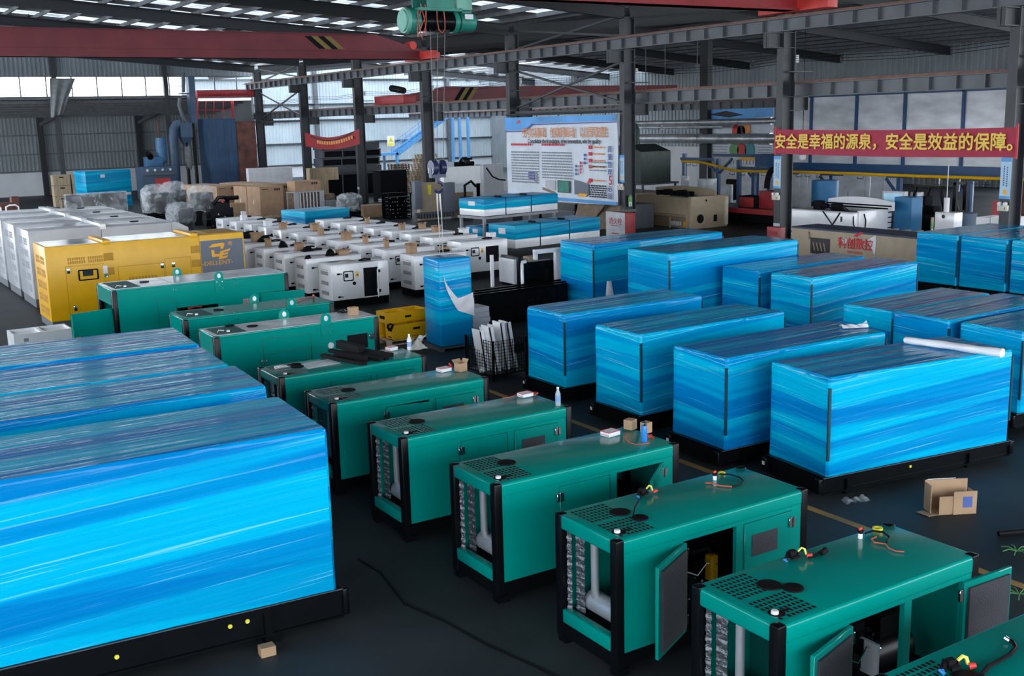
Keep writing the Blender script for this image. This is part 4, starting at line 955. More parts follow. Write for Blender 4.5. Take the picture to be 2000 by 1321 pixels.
# --- on and by the right-hand wrapped sets
a = AZ(1769, 664, 1.70); b = AZ(1958, 690, 1.70)
d = (b-a).normalized(); n = Vector((-d.y, d.x, 0)); L_ = (b-a).length
m = MB(); vs = []
for k in range(25):
    for i in range(20):
        t_ = 2*math.pi*i/20; rr = .075*(1+.06*math.sin(3*t_+k*.4)+.05*math.sin(k*.9))*(.9+.2*k/24); rr2 = rr*.72
        vs.append(a+d*(L_*k/24)+n*(rr*math.cos(t_))+Vector((0, 0, rr2*math.sin(t_)+.0)))
m.add(vs, [(k*20+i, k*20+(i+1) % 20, (k+1)*20+(i+1) % 20, (k+1)*20+i) for k in range(24) for i in range(20)]+[tuple(range(20)), tuple(480+i for i in range(20))[::-1]], True)
tag(m.build('sheet_roll', 'paper'), 'long white rolled sheet lying across the top of a blue wrapped set', 'roll')
p = AZ(1668, 640, 1.645)
m = MB(); m.grid(lambda u, v: (.42*(u-.5), .20*(v-.5)*(1-.4*u), .012+.05*abs(math.sin(u*8+v*3))*math.sin(v*3.1)+.10*max(0, u-.8)*4*v), 18, 8, thick=.004)
tag(m.build('white_rag', 'paper', loc=p, rz=R(-30)), 'crumpled white rag on the far end of a blue wrapped top', 'rag')
p = AY(1190, 585, 21.90)
m = MB(); m.grid(lambda u, v: (.24*(u-.5)*(1-.35*v)+.12*(1-v)*u, .03*math.sin(u*5+v*3), (p.z+.47)*v), 5, 12, thick=.006)
tag(m.build('paper_scrap', 'paper', loc=(p.x, 21.88, 0.002)), 'torn white paper sticking up against a blue wrapped side', 'paper')
# open carton on the floor
p = AZ(1850, 995, 0)
t = thing('open_carton', 'open brown carton with a blue printed square standing on the dark floor', 'box', (p.x, p.y, 0), R(-28))
MB().box(-.02, .28, -.20, -.19, 0, .30).box(.27, .28, -.19, .02, 0, .27).box(-.28, .28, .06, .07, 0, .38).box(-.28, -.27, -.12, .06, 0, .36).box(-.28, .28, -.19, .06, 0, .006).build('body', 'cardboard', t)
MB().box(-.20, -.02, -.19, -.183, 0, .24).build('flap', 'cardboard', t); MB().bar((-.28, -.1, .003), (-.40, -.16, .012), .2, .006).build('flap', 'cardboard', t); MB().bar((-.1, .06, .38), (-.1, -.02, .42), .36, .006).build('flap', 'paper', t)
MB().box(.10, .22, -.204, -.199, .09, .23).build('printed_square', 'ink_blue', t)
# floor bits
tag(MB().rbox(-.075, .075, -.07, .05, 0, .098, .006, 1).build('wood_block', 'cardboard', loc=AZ(526, 1283, 0)+Vector((0, .06, 0)), rz=R(-4)), 'small wooden block under the rail of the nearest big wrapped set', 'block')
p = AZ(1672, 980, 0)
m = MB(); m.grid(lambda u, v: (.34*(u-.5), .16*(v-.5), .004+.06*abs(math.sin(u*9)*math.sin(v*5+u*3))), 16, 8)
tag(m.build('film_scrap', 'clear_plastic', loc=p, rz=R(-20)), 'scrap of clear film on the floor by a wrapped generator foot', 'plastic')
tag(MB().tube([AZ(1950, 1043, .03), AZ(2010, 1038, .03)], .03, 8).build('black_rod', 'rubber'), 'black rod lying on the floor at the right edge', 'rod')
for k, (u, v) in enumerate(((1985, 1080), (1990, 1165))):
    p = AZ(u, v, .0); m = MB()
    for i in range(7):
        a_ = i*.9+k; m.tube([(0, 0, .02), (.09*math.cos(a_), .09*math.sin(a_), .05), (.17*math.cos(a_), .17*math.sin(a_), .03)], .006, 5)
    tag(m.build('weed_sprig', 'plant_green', loc=p), ('upper green sprig lying on the floor at the right edge', 'lower green sprig lying beside the open door at the right edge')[k], 'sprig')
tag(MB().tube([AZ(u, v, .012) for u, v in ((700, 1092), (745, 1120), (790, 1180), (870, 1215), (950, 1260), (1040, 1300), (1100, 1330))], .010, 5).build('floor_cable', 'rubber'), 'thin black cable snaking over the floor between the rows', 'cable')
# ------------------------------------------------------------------ tall wrapped cabinet with torn white sheet, boards behind it
t = thing('wrapped_cabinet', 'tall narrow blue film wrapped cabinet with a torn white sheet', 'wrapped cabinet', (11.38, 21.02, 0), R(-1.5))
cw = MB(); cw.rbox(0, .82, 0, .78, .10, 2.06, .04, 3); cw.build('film_wrap', 'blue_film', t)
MB().box(-.03, .88, -.03, .82, .06, .10).box(-.03, .06, -.03, .82, 0, .06).box(.78, .88, -.03, .82, 0, .06).build('base_board', 'dark_grey', t)
m = MB(); m.grid(lambda u, v: (.10+.72*u+.02*v, -.012-.035*abs(math.sin(u*6+v*4)), 1.72-.55*min(1, u*2.2)**.6-.17*v*(1+1.6*u)+.20*max(0, u-.55)*(1-v)), 20, 6, thick=.004)
m.build('torn_sheet', 'paper', t)
for k in range(6):
    m = MB().rbox(0, .45, 0, .5, 0, .115, .004, 1)
    tag(m.build('metal_sheet', 'grey_paint', loc=(12.36+.01*(k % 2), 21.3, .132+k*.1165), rz=R(3*(k % 3)-3)), ('lowest', 'second', 'third', 'fourth', 'fifth', 'topmost')[k]+' grey panel in the pile right of the tall wrapped cabinet', 'panel', 'grey panels beside the cabinet')
def pallet(x, y, z, w, d, label, rz=0, m='pallet_wood', hh=.13, group=None, made=None):
    if made is not None: return dup(made, (x, y, z), rz, label, group)
    t = thing('pallet', label, 'pallet', (x, y, z), rz, group)
    b = MB()
    for i in range(5): b.box(i*(w-.1)/4, i*(w-.1)/4+.1, 0, d, hh-.02, hh)
    for j in range(3): b.box(0, w, j*(d-.1)/2, j*(d-.1)/2+.1, hh-.04, hh-.02)
    b.build('deck', m, t)
    for i in range(3):
        for j in range(3): MB().box(i*(w-.1)/2, i*(w-.1)/2+.1, j*(d-.1)/2, j*(d-.1)/2+.1, .02, hh-.04).build('block', m, t)
    r_ = MB()
    for j in range(3): r_.box(0, w, j*(d-.1)/2, j*(d-.1)/2+.1, 0, .02)
    r_.build('runner', m, t); return t
pallet(12.30, 21.2, 0, .9, .9, 'wooden pallet under the pile of grey panels')
# ------------------------------------------------------------------ yellow crates on a pallet
pallet(10.72, 22.35, 0, 1.25, 1.0, 'wooden pallet carrying the yellow metal crates')
def ycrate(x, y, z, L_, W_, H_, label, rz):
    t = thing('metal_crate', label, 'crate', (x, y, z), rz, 'yellow metal crates')
    b = MB(); q = .02
    b.box(0, L_, 0, q, 0, H_).box(0, L_, W_-q, W_, 0, H_).box(0, q, q, W_-q, 0, H_).box(L_-q, L_, q, W_-q, 0, H_).box(q, L_-q, q, W_-q, 0, .02).box(L_*.5, L_*.5+q, q, W_-q, .02, H_)
    b.build('body', 'yellow_paint', t)
    MB().box(-.004, .0, W_*.3, W_*.7, H_*.35, H_*.65).build('hand_slot', 'black_matte', t)
    MB().box(L_*.42, L_*.58, -.004, 0, H_*.4, H_*.6).build('hand_slot', 'black_matte', t)
    return t
ycrate(10.80, 22.45, .49, 1.05, .55, .25, 'topmost yellow metal crate on the pallet', R(4))
ycrate(10.74, 22.82, .22, 1.15, .45, .26, 'yellow metal crate in the middle layer at the back', R(2))
ycrate(10.86, 22.28, .22, 1.15, .46, .26, 'yellow metal crate in the middle layer at the front, under a black strap', R(2))
ycrate(10.74, 22.80, .0+.135, .5, .42, .08, 'low yellow metal tray at the bottom back of the crate pile', R(2))
ycrate(10.86, 22.30, .0+.135, 1.1, .42, .08, 'low yellow metal tray at the bottom front of the crate pile', R(2))
tag(MB().tube([(10.83, 22.52, .50), (10.80, 22.50, .40), (10.83, 22.42, .36), (10.84, 22.30, .49), (10.83, 22.50, .49)], .03, 6).build('black_strap', 'rubber'), 'black rubber strap looped over the yellow crates', 'strap')
# ------------------------------------------------------------------ wire basket with grey-white panels
t = thing('wire_basket', 'black wire mesh basket full of tall grey panels', 'basket', (10.82, 17.9, 0), R(3))
w_, d_, h_ = .80, .95, .78
for k, (x0, y0, x1, y1) in enumerate(((0, 0, w_, 0), (0, d_, w_, d_), (0, 0, 0, d_), (w_, 0, w_, d_))):
    m = MB()
    for i in range(13): m.bar((x0+(x1-x0)*i/12, y0+(y1-y0)*i/12, .12), (x0+(x1-x0)*i/12, y0+(y1-y0)*i/12, h_), .008, .008)
    for j in range(12): z = .12+(h_-.12)*j/11; m.bar((x0, y0, z), (x1, y1, z), .008, .008)
    m.build('mesh_side', 'black_paint', t)
for x in (0, w_):
    for y in (0, d_): MB().box(x-.02, x+.02, y-.02, y+.02, 0, h_+.02).build('leg', 'black_paint', t)
MB().box(0, w_, 0, d_, .10, .12).build('basket_floor', 'black_paint', t)
MB().box(.5, .72, -.01, -.004, .5, .68).build('tag_plate', 'black_matte', t)
for k, (x, y, tilt, top) in enumerate(((.06, .35, -8, 1.0), (.2, .15, -10, 1.1), (.32, .5, -8, .98), (.45, .2, -7, 1.13), (.52, .55, -6, 1.0), (.66, .25, -9, 1.12), (.70, .5, -5, 1.02))):
    M0 = Matrix.Translation((10.82+x-.03, 17.9+y, .13)) @ Matrix.Rotation(R(tilt), 4, 'Y')
    m = MB().box(0, .03, 0, .30, 0, top-.15, M0).box(-.0, .10, 0, .02, 0, top-.17, M0).box(0, .11, .28, .30, .0, top-.2, M0)
    tag(m.build('bent_sheet', 'white_paint'), ('first', 'second', 'third', 'fourth', 'fifth', 'sixth', 'seventh')[k]+' bent grey-white panel from the left in the wire basket', 'panel', 'bent panels in the wire basket')
# ------------------------------------------------------------------ white tray box at the left
t = thing('white_tray', 'white divided metal tray half hidden behind the big wrapped sets', 'tray', (3.42, 26.2, 0), R(2))
m = MB(); m.box(0, 1.25, 0, .03, 0, .6).box(0, 1.25, .77, .8, 0, .6).box(0, .03, .03, .77, 0, .6).box(1.22, 1.25, .03, .77, 0, .6).box(.03, 1.22, .03, .77, .5, .54).box(.58, .66, .03, .77, .54, .6); m.build('body', 'white_paint', t)
MB().box(.2, .3, -.004, 0, .42, .5).build('hand_slot', 'grey_vent', t)
# ------------------------------------------------------------------ things on the white sets
SETS = [(WA, y) for y in ACOL]+[(WB, y) for y in BCOL]+[(WC, y) for y in CCOL]
def on_set(p, m):
    """the spot on the nearest white roof"""
    best = None
    for x, y in SETS:
        q = Vector((min(max(p.x, x+m), x+WL-m), min(max(p.y, y+m), y+WW-m), p.z)); e = (q-p).length
        if best is None or e < best[0]: best = (e, q)
    return best[1]
def on_white(u, v, w, d, h, label, open_=True, m='cardboard', rz=0.1):
    p = on_set(AZ(u, v, WH), w*.36)
    return carton(u, v, WH+.001, w*.56, d*.56, h*.60, label, rz, open_, m, 'cartons on the white sets', at=p)
w0 = on_white(326/5.88+420, 292/5.88+380, .42, .36, .34, 'white carton at the far left end of the white sets, carrying a smaller one', False, 'paper')
carton(480, 419, WH+.002+.34*.60, .17, .17, .16, 'small grey carton stacked on the white carton at the far left', 0, False, 'grey_paint', 'cartons on the white sets', at=w0.location)
on_white(560/5.88+420, 352/5.88+380, .5, .4, .34, 'grey-white carton second from the left on the far white sets', False, 'paper')
for (u, v, w, h, lb) in ((553, 447, .42, .32, 'open brown carton on the back white set left of the blue box'), (607, 449, .48, .36, 'open brown carton just below the blue wrapped box'), (627, 459, .32, .42, 'tall open brown carton right of the one below the blue box'), (677, 469, .5, .38, 'wide brown carton in the middle of the white sets'), (714, 476, .26, .36, 'narrow brown carton in the middle of the white sets, right of the wide one'),
                          (755, 484, .24, .36, 'narrow brown carton with a white label left of the sling'), (797, 493, .46, .38, 'brown carton on the white set behind the tall wrapped cabinet'), (785, 448, .34, .28, 'small brown carton on the far white sets'), (832, 448, .38, .28, 'open brown carton on a far white set left of the sling'), (863, 455, .46, .30, 'open brown carton on a far white set right of the sling'), (710, 435, .26, .28, 'small brown carton farthest back by the plastic bundle')):
    on_white(u, v, w, w*.8, h, lb, h < .4)
on_white(925, 454, .5, .4, .24, 'open white carton with a brown flap near the blue bundles', True, 'paper')
on_white(968, 461, .46, .4, .26, 'white carton with red print beside the blue bundles', False, 'paper')
on_white(502, 472, .62, .4, .40, 'brown carton beside black covers on the white set next to the logo panel', True)
on_white(524, 482, .28, .26, .34, 'small brown carton in front of the black covers near the logo panel', True)
on_white(582, 488, .44, .3, .30, 'brown carton between black covers in the nearest white file', True)
on_white(669, 497, .62, .4, .18, 'wide open carton on the white set behind the open-door one', True)
on_white(868, 490, .4, .3, .2, 'rumpled carton behind the white set with the red button', False)
on_white(886, 489, .34, .3, .16, 'white box with red edging on the white set with the red button', False, 'paper')
def black_cover(u, v, s, label):
    p = on_set(AZ(u, v, WH), .12); p.z = WH+.001; t = thing('exhaust_boot', label, 'exhaust boot', p, random.random()*2, 'black covers on the white sets')
    s *= .62
    m = MB(); m.grid(lambda a, b: (s*(a-.5)*1.2, s*(b-.5)*.8, .005+s*.42*max(0, math.sin(a*3.14159)*math.sin(b*3.14159))**.45*(1+.3*math.sin(a*9+b*5))), 10, 8); m.build('lump', 'rubber', t)
    MB().tube([(-.1*s, 0, .3*s), (.2*s, .05, .42*s), (.6*s, .02, .45*s), (.85*s, .0, .38*s)], .09*s, 6).build('pipe_end', 'rubber', t)
for u, v, s, lb in ((484, 465, .7, 'black cover with a long pipe end next to the yellow set'), (517, 472, .65, 'black cover with two pipe ends beside the brown carton near the logo panel'), (553, 483, .6, 'biggest black cover lump in the nearest white file'), (600, 491, .5, 'black conical cover right of a carton in the nearest white file'), (645, 499, .55, 'black cover left of the wide open carton'), (601, 506, .3, 'small round black cover on the white set behind the open-door one')):
    black_cover(u, v, s, lb)
# ------------------------------------------------------------------ bare engine sets and black racks in the middle
t = thing('bare_engine_set', 'bare black engine set with white posts, radiator and silver silencer', 'engine', (14.6, 23.9, 0), R(-1))
b = MB().box(0, 3.0, 0, .12, .25, .42).box(0, 3.0, .85, .97, .25, .42).box(0, .12, .12, .85, .25, .42).box(2.88, 3.0, .12, .85, .25, .42); b.build('base_frame', 'black_paint', t)
for x in (.1, 2.7): MB().box(x, x+.16, 0, .97, 0, .25).build('foot', 'black_paint', t)
MB().cyl((.25, .05, .62), (.95, .05, .62), .12, 18).build('silencer', 'silver_paint', t)
MB().box(.22, .30, .6, .66, .7, 1.55).build('white_post', 'white_paint', t); MB().tube([(.8, .0, .7), (.8, .0, 1.3), (.83, .05, 1.36), (.95, .05, 1.37)], .045, 8).build('exhaust_pipe', 'white_paint', t)
MB().rbox(.6, .7, .1, .85, .8, 1.45, .01).build('radiator', 'grey_paint', t); MB().rbox(.7, .8, .05, .9, .7, 1.5, .01).build('radiator_cowl', 'black_paint', t)
MB().box(.9, 2.1, .25, .75, .45, 1.1).box(1.0, 2.0, .35, .65, 1.1, 1.3).cyl((2.1, .5, .75), (2.8, .5, .75), .28, 16).cyl((1.3, .2, .8), (1.3, .1, .8), .1, 12).build('engine', 'black_paint', t)
MB().rbox(1.2, 1.5, .35, .6, 1.3, 1.45, .02).build('air_filter', 'tan_paint', t)
f = MB().box(1.85, 2.0, -.02, .1, .45, 1.62).box(1.2, 2.0, -.02, .1, 1.55, 1.66).box(1.2, 1.28, -.02, .1, 1.4, 1.6); f.build('side_frame', 'white_paint', t)
t = thing('bare_engine_set', 'half hidden black engine set with a white switch box beside the blue wrapped row', 'engine', (17.6, 25.2, 0), 0)
MB().box(0, 2.4, 0, .8, .1, .3).box(.1, .3, 0, .8, 0, .1).box(2.1, 2.3, 0, .8, 0, .1).build('base_frame', 'black_paint', t); MB().box(.1, 1.1, .2, .7, .3, 1.0).cyl((.4, .2, .7), (.4, .1, .7), .15, 12).build('engine', 'black_paint', t)
f = MB().box(-.1, 0, -.05, .05, .1, 1.35).box(.9, 1.0, -.05, .05, .1, 1.35).box(-.1, 1.0, -.05, .05, 1.28, 1.35); f.build('side_frame', 'black_paint', t)
MB().box(.65, 1.0, -.3, -.06, .55, 1.2).build('switch_box', 'white_paint', t)
for i in range(5):
    t = thing('base_rail', ('front', 'second', 'third', 'fourth', 'rearmost')[i]+' long black base rail leaning in the row behind the wrapped cabinet', 'rail', (13.3+.1*i, 22.75+.16*i, 0), R(3), 'black base rails behind the wrapped cabinet')
    MB().box(0, 2.85, 0, .04, 0.05, .86-.05*(i % 2)).box(0, 2.85, 0, .11, .82-.05*(i % 2), .86-.05*(i % 2)).box(0, 2.85, 0, .11, .05, .09).build('channel', 'black_paint', t)
    if i == 0:
        r_ = MB(); r_.box(1.2, 1.23, -.03, 0, .06, .84).box(2.5, 2.53, -.03, 0, .06, .84); r_.build('stiffener', 'black_paint', t)
        d = MB()
        for k in range(5): d.cyl((1.6+.08*k, -.006, .55+.03*(k % 2)), (1.6+.08*k, 0, .55+.03*(k % 2)), .010, 6)
        d.build('bolt', 'chrome', t)
    for x in (.2, 2.6): MB().box(x, x+.1, 0, .1, 0, .05).build('foot', 'black_paint', t)
# ------------------------------------------------------------------ blue bundles of long panels on steel trestles
def bundle(x, y, z, L_, Wd, H, label, rz, white=True):
    t = thing('wrapped_bundle', label, 'wrapped bundle', (x, y, z), rz, 'blue wrapped bundles of white panels')
    MB().rbox(0, L_, 0, Wd, H*.38 if white else 0, H, .04, 2).build('film_wrap', 'teal_film', t)
    if white: MB().rbox(.02, L_-.02, .02, Wd-.02, 0, H*.40, .02).build('panel_stack', 'white_paint', t)
    for q in (.28, .62):
        MB().box(L_*q, L_*q+.02, -.012, Wd+.012, -.0, H+.012).build('strap', 'rubber', t); MB().rbox(L_*q-.05, L_*q+.07, Wd*.2, Wd*.4, H, H+.07, .01).build('strap_buckle', 'rubber', t)
    MB().box(-.012, 0, Wd*.35, Wd*.6, H*.6, H*.85).build('label_sheet', 'paper', t)
    return t
bundle(21.85, 36.5, 1.38, 3.9, 1.6, .66, 'upper blue bundle of white panels on the steel trestle', R(8))
bundle(21.95, 36.6, .34, 1.5, 1.4, .6, 'short blue bundle under the trestle', R(6))
bundle(21.9, 34.4, .30, 4.4, 1.6, .86, 'lower long blue bundle of white panels in front of the trestle', R(7))
t = thing('steel_trestle', 'grey steel trestle under the upper blue bundle', 'trestle', (21.8, 36.45, 0), R(8))
for x in (.05, 3.7):
    for y in (.05, 1.5): MB().box(x, x+.1, y, y+.1, 0, 1.3).build('leg', 'grey_vent', t)
MB().box(0, 3.9, 0, .1, 1.27, 1.36).box(0, 3.9, 1.55, 1.65, 1.27, 1.36).box(.05, .15, .1, 1.55, 1.27, 1.36).box(3.7, 3.8, .1, 1.55, 1.27, 1.36).build('top_frame', 'grey_vent', t)
wrapped(18.1, 45.45, R(12), 2.4, 1.9, 1.32, 'blue wrapped set standing alone behind the white sets, with a small printed sticker', zb=.2, film='teal_film', strips=False, group=None)
q = AY(576, 423, 45.6)
# ------------------------------------------------------------------ left back corner
def draped():
    P = [AY(u, v, 85.35) for u, v in ((97, 153), (147, 153), (100, 230), (140, 196))]
    m = MB(); m.grid(lambda u, v: (P[0]*(1-u)+P[1]*u)*(1-v)+(P[2]*(1-u*.55)+P[3]*u*.55+Vector((0, 0, -.35*u)))*v+Vector((0, .12*math.sin(u*14+v*2)*(.3+v), .0)), 30, 16, thick=.02); return m
tag(draped().build('grey_cloth', 'grey_cloth'), 'grey cloth hanging from a post in front of the window band', 'cloth')
t = thing('wrapped_bundle', 'tall blue wrapped bundle at the back left beside the blue blasting machine', 'wrapped bundle', (14.95, 74.3, 0), R(14), 'blue wrapped bundles of white panels')
MB().rbox(0, 3.1, 0, 1.6, 1.02, 2.5, .03).build('film_wrap', 'teal_film', t); MB().rbox(.05, 3.05, .05, 1.55, .84, 1.02, .02).build('panel_stack', 'white_paint', t)
MB().box(1.0, 1.3, -.01, .0, 2.05, 2.25).build('label_sheet', 'paper', t); MB().rbox(.03, 3.07, .03, 1.57, 0.08, .84, .03).build('lower_wrap', 'teal_film', t); MB().box(.1, 3.0, .1, 1.5, 0, .08).build('pallet_board', 'old_wood', t)
for k, (x, y, z) in enumerate(((14.0, 80, 0), (15.2, 80, 0), (14.0, 80, .72), (15.2, 80, .72), (14.0, 80, 1.44), (15.2, 80, 1.44))):
    t = thing('parts_carton', ('bottom', 'bottom', 'middle', 'middle', 'top', 'top')[k]+(' left' if k % 2 == 0 else ' right')+' carton of the stack behind the grey post at the back left', 'carton', (x, y, z), 0, 'stacked cartons at the back left')
    MB().rbox(0, 1.1, 0, .9, 0, .70, .01, 1).build('body', 'corrugated_card', t); MB().box(.4, .7, -.006, .004, .5, .58).build('hand_hole', 'black_matte', t)
carton(100, 386, 0, 1.0, .8, .9, 'brown carton standing left of the black wrapped panels', 0, False, 'old_wood', at=(13.4, 72, 0))
t = thing('wrapped_boards', 'long black panels wrapped in clear film behind the grey sets', 'bundle', (9.3, 50.6, 0), R(6))
m = MB()
for i in range(3): m.box(.03*i, 2.6-.04*i, .1*i, .1*i+.09, .9, 2.3-.04*i)
m.box(0, 2.6, 0, .3, .1, .9); m.build('panels', 'black_paint', t); MB().rbox(-.02, 2.64, -.03, .34, .86, 2.36, .03).build('clear_wrap', 'clear_plastic', t)
for x in (.2, 2.3): MB().box(x, x+.1, 0, .3, 0, .1).build('foot', 'old_wood', t)
t = thing('plastic_bundle', 'white and blue crumpled plastic bundle left of the black wrapped panels', 'bundle', (8.4, 50.2, 0))
m = MB(); m.lathe([(.55, 0), (.6, .9), (.55, 1.5), (.4, 1.8), (.1, 1.9)], n=14)
m.v = [(x*(1+wob(.16, i)), y*(1+wob(.12, i+7)), z+wob(.05, i+3)) for i, (x, y, z) in enumerate(m.v)]; m.build('crumpled_film', 'clear_plastic', t); MB().cyl((0, 0, 0), (0, 0, 1.6), .42, 12).build('core', 'paper', t)
t = thing('steel_offcuts', 'rusty brown steel box and grey profiles by the white wall base', 'steel', (6.3, 53, 0), R(5))
MB().box(.7, 1.3, 0, .5, 0, 2.0).box(1.2, 1.5, 0, .4, 0, 2.25).build('box', 'rust', t)
m = MB()
for k in range(4): m.bar((-.4-.05*k, .1*k, 1.62), (.9, .1*k, 1.25), .1, .1)
m.box(-.3, 0, 0, .4, 0, 1.5); m.build('profiles', 'dark_grey', t)
# blue blasting machine with fan and drum
def P(u, v, y): return AY(u, v, y)
t = thing('blasting_machine', 'dark blue blasting machine with a fan and upright drum on top', 'machine', (20.4, 82.0, 0))
MB().rbox(0, 2.55, 0, 1.8, 0, 2.35, .03).build('cabinet', 'steel_blue', t)
MB().box(.15, 2.35, -.12, 0, 1.75, 1.9).build('front_bar', 'dark_grey', t)
for k in range(4): MB().cyl((.4+.55*k, -.06, 2.12), (.4+.55*k, 0, 2.12), .09, 12).build('knob', 'steel', t)
MB().box(.9, 2.0, -.02, 0, .65, 1.5).build('red_plate', 'signal_red', t); MB().box(1.35, 1.6, -.03, -.02, .8, 1.1).build('label_sheet', 'grey_paint', t)
MB().rbox(.5, 1.7, .4, 1.3, 2.35, 3.05, .05).cyl((1.55, .8, 2.7), (1.9, .8, 2.9), .35, 16).build('fan_housing', 'sky_blue_dark', t) if mat('sky_blue_dark', (.04, .14, .28), .45) else None
MB().cyl((1.75, .8, 2.9), (1.75, .8, 4.3), .40, 20).cyl((1.75, .8, 4.3), (1.75, .8, 4.4), .34, 20).build('drum', 'sky_blue_dark', t); MB().cyl((1.7, .8, 4.4), (1.65, .8, 5.7), .07, 8).build('stack_pipe', 'rust', t)
MB().cyl((.8, .3, 3.05), (.8, .9, 3.25), .22, 12).build('motor', 'black_paint', t)
t = thing('dust_collector', 'tall dark blue dust tower with hopper, curved duct and hanging bag', 'dust collector', (24.6, 84.4, 0))
def q(u, v): p = AY(u, v, 84.4); return (p.x-24.6, 0, p.z)
a = q(365, 150); b_ = q(384, 235); MB().box(a[0], b_[0], -.3, .4, b_[2]-.2, a[2]).build('tower', 'steel_blue', t)
MB().cyl(q(358, 180), q(358, 142), .12, 8).box(a[0]-.7, a[0], -.3, .3, q(360, 184)[2], q(360, 182)[2]).build('feed_pipe', 'beam_grey', t)
r_ = MB()
for u in (337, 343, 350, 357): r_.bar(q(u, 184), q(u, 153), .04, .04)
for v in (153, 168): r_.bar(q(337, v), q(360, v), .04, .04)
r_.build('cage', 'column_grey', t)
MB().tube([q(352, 192), q(350, 205), q(356, 225), q(364, 237)], .16, 10).build('down_pipe', 'beam_grey', t)
h0 = q(361, 240); h1 = q(361, 268); h2 = q(363, 289)
m = MB(); 
for z0, z1, r0, r1 in ((h1[2], h0[2], .62, .62), (h2[2], h1[2], .12, .62)): m.cyl((h0[0], .1, z0), (h0[0], .1, z1), r0, 4, r1)
m.build('hopper', 'steel_blue', t)
MB().tube([q(351, 243), q(344, 244), q(339, 252), q(338, 270), q(342, 310), q(345, 368)], .34, 14).build('curved_duct', 'steel_blue', t)
m = MB(); c = q(366, 318); m.lathe([(.1, q(0, 290)[2]), (.3, q(0, 305)[2]), (.34, q(0, 330)[2]), (.2, q(0, 348)[2])], (c[0]+.1, 0, 0), 12); m.build('dust_bag', 'grey_cloth', t)
MB().box(b_[0]-.4, b_[0]-.25, -.2, .2, 0, b_[2]).box(-.2, -.05, -.2, .2, 0, h2[2]+.4).build('leg', 'black_paint', t)
t = thing('blast_booth', 'dark blue ribbed booth with a rusty brown door and red railing on top', 'booth', (25.4, 83.2, 0))
def q(u, v): p = AY(u, v, 83.2); return (p.x-25.4, 0, p.z)
x1 = q(460, 240)[0]; zt = q(430, 232)[2]
m = MB().box(.42, x1, 0, 2.4, 0, zt)
for k in range(4): m.box(x1*(.2+.22*k), x1*(.2+.22*k)+.1, -.08, 0, 0, zt)
m.build('body', 'booth_blue', t)
x2 = q(497, 236)[0]; MB().box(x1+.03, x2, -.1, .1, .1, q(480, 237)[2]).box(x1+.0, x2, -.14, -.1, q(0, 315)[2], q(0, 312)[2]).build('door', 'rust', t)
r_ = MB()
for u in (386, 402, 418, 436, 452): r_.bar(q(u, 232), q(u, 196), .05, .05)
for v in (197, 215): r_.bar(q(386, v), q(455, v), .05, .05)
r_.build('railing', 'red_paint', t)
MB().cyl((q(382, 184)[0], -.2, q(382, 184)[2]), (q(492, 182)[0], -.2, q(492, 182)[2]), .28, 12).build('red_duct', 'red_paint', t)
MB().bar(q(386, 232), q(386, 176), .1, .1).bar(q(455, 232), q(455, 176), .1, .1).build('duct_post', 'red_paint', t)
t = thing('tube_lamp', 'lit tube lamp under the red duct above the blue booth', 'lamp', (q(386, 189)[0]+25.4, 83.0, q(386, 184)[2]-.42)); L0 = q(488, 189)[0]-q(386, 189)[0]
MB().cyl((0, 0, 0), (L0, 0, 0), .07, 8).build('tube', 'lamp_glow', t); MB().box(0, L0, -.08, .08, .07, .14).build('housing', 'grey_paint', t)
for k, (u, v) in enumerate(((57, 44), (112, 16))):
    p = AY(u, v, 66); t = thing('pendant_lamp', ('lower', 'upper')[k]+' round pendant lamp under the roof at the top left', 'lamp', p, 0, 'pendant lamps under the roof')
    MB().lathe([(.08, .35), (.12, .2), (.34, 0), (.30, -.02), (0, .05)], n=16).build('shade', 'black_matte', t); MB().cyl((0, 0, .35), (0, 0, 1.6), .02, 6).build('cord', 'black_matte', t)
# ------------------------------------------------------------------ engines under plastic, cartons
def bagged(x, y, w, h, label, low='black_paint'):
    t = thing('bagged_engine', label, 'engine', (x, y, 0), random.random(), 'engines covered in plastic')
    e = MB().box(-w*.4, w*.4, -w*.35, w*.35, .15, h*.8).cyl((-w*.5, 0, h*.45), (-w*.4, 0, h*.45), w*.3, 12)
    for k in range(5): e.cyl((w*.1*(k-2), -w*.45, h*(.2+.1*(k % 3))), (w*.1*(k-2), -w*.3, h*(.2+.1*(k % 3))), .07, 8)
    e.box(-w*.45, w*.45, -w*.4, w*.4, 0, .15); e.build('engine', low, t)
    m = MB(); m.lathe([(w*.56, h*.36), (w*.60, h*.6), (w*.58, h*.85), (w*.42, h*.98), (w*.1, h)], n=18)
    m.v = [(a*(1+wob(.13, i)), b*(1+wob(.13, i+5)), c+wob(.06, i+2)) for i, (a, b, c) in enumerate(m.v)]
    m.build('plastic_cover', 'clear_plastic', t); return t
bagged(15.05, 58, 1.25, 2.25, 'engine under a clear plastic hood in front of the red plate')
bagged(16.25, 59, 1.15, 2.3, 'plastic-covered grey engine next to the stack of cartons')
bagged(17.4, 58, 1.2, 2.1, 'tall white plastic-covered engine behind the bare black engine')
bagged(15.1, 54, 1.2, 1.5, 'low engine under clear plastic behind the grey sets', 'dark_grey')
t = thing('bare_engine', 'black engine with hoses standing in front of the plastic-covered ones', 'engine', (16.2, 51.5, 0))
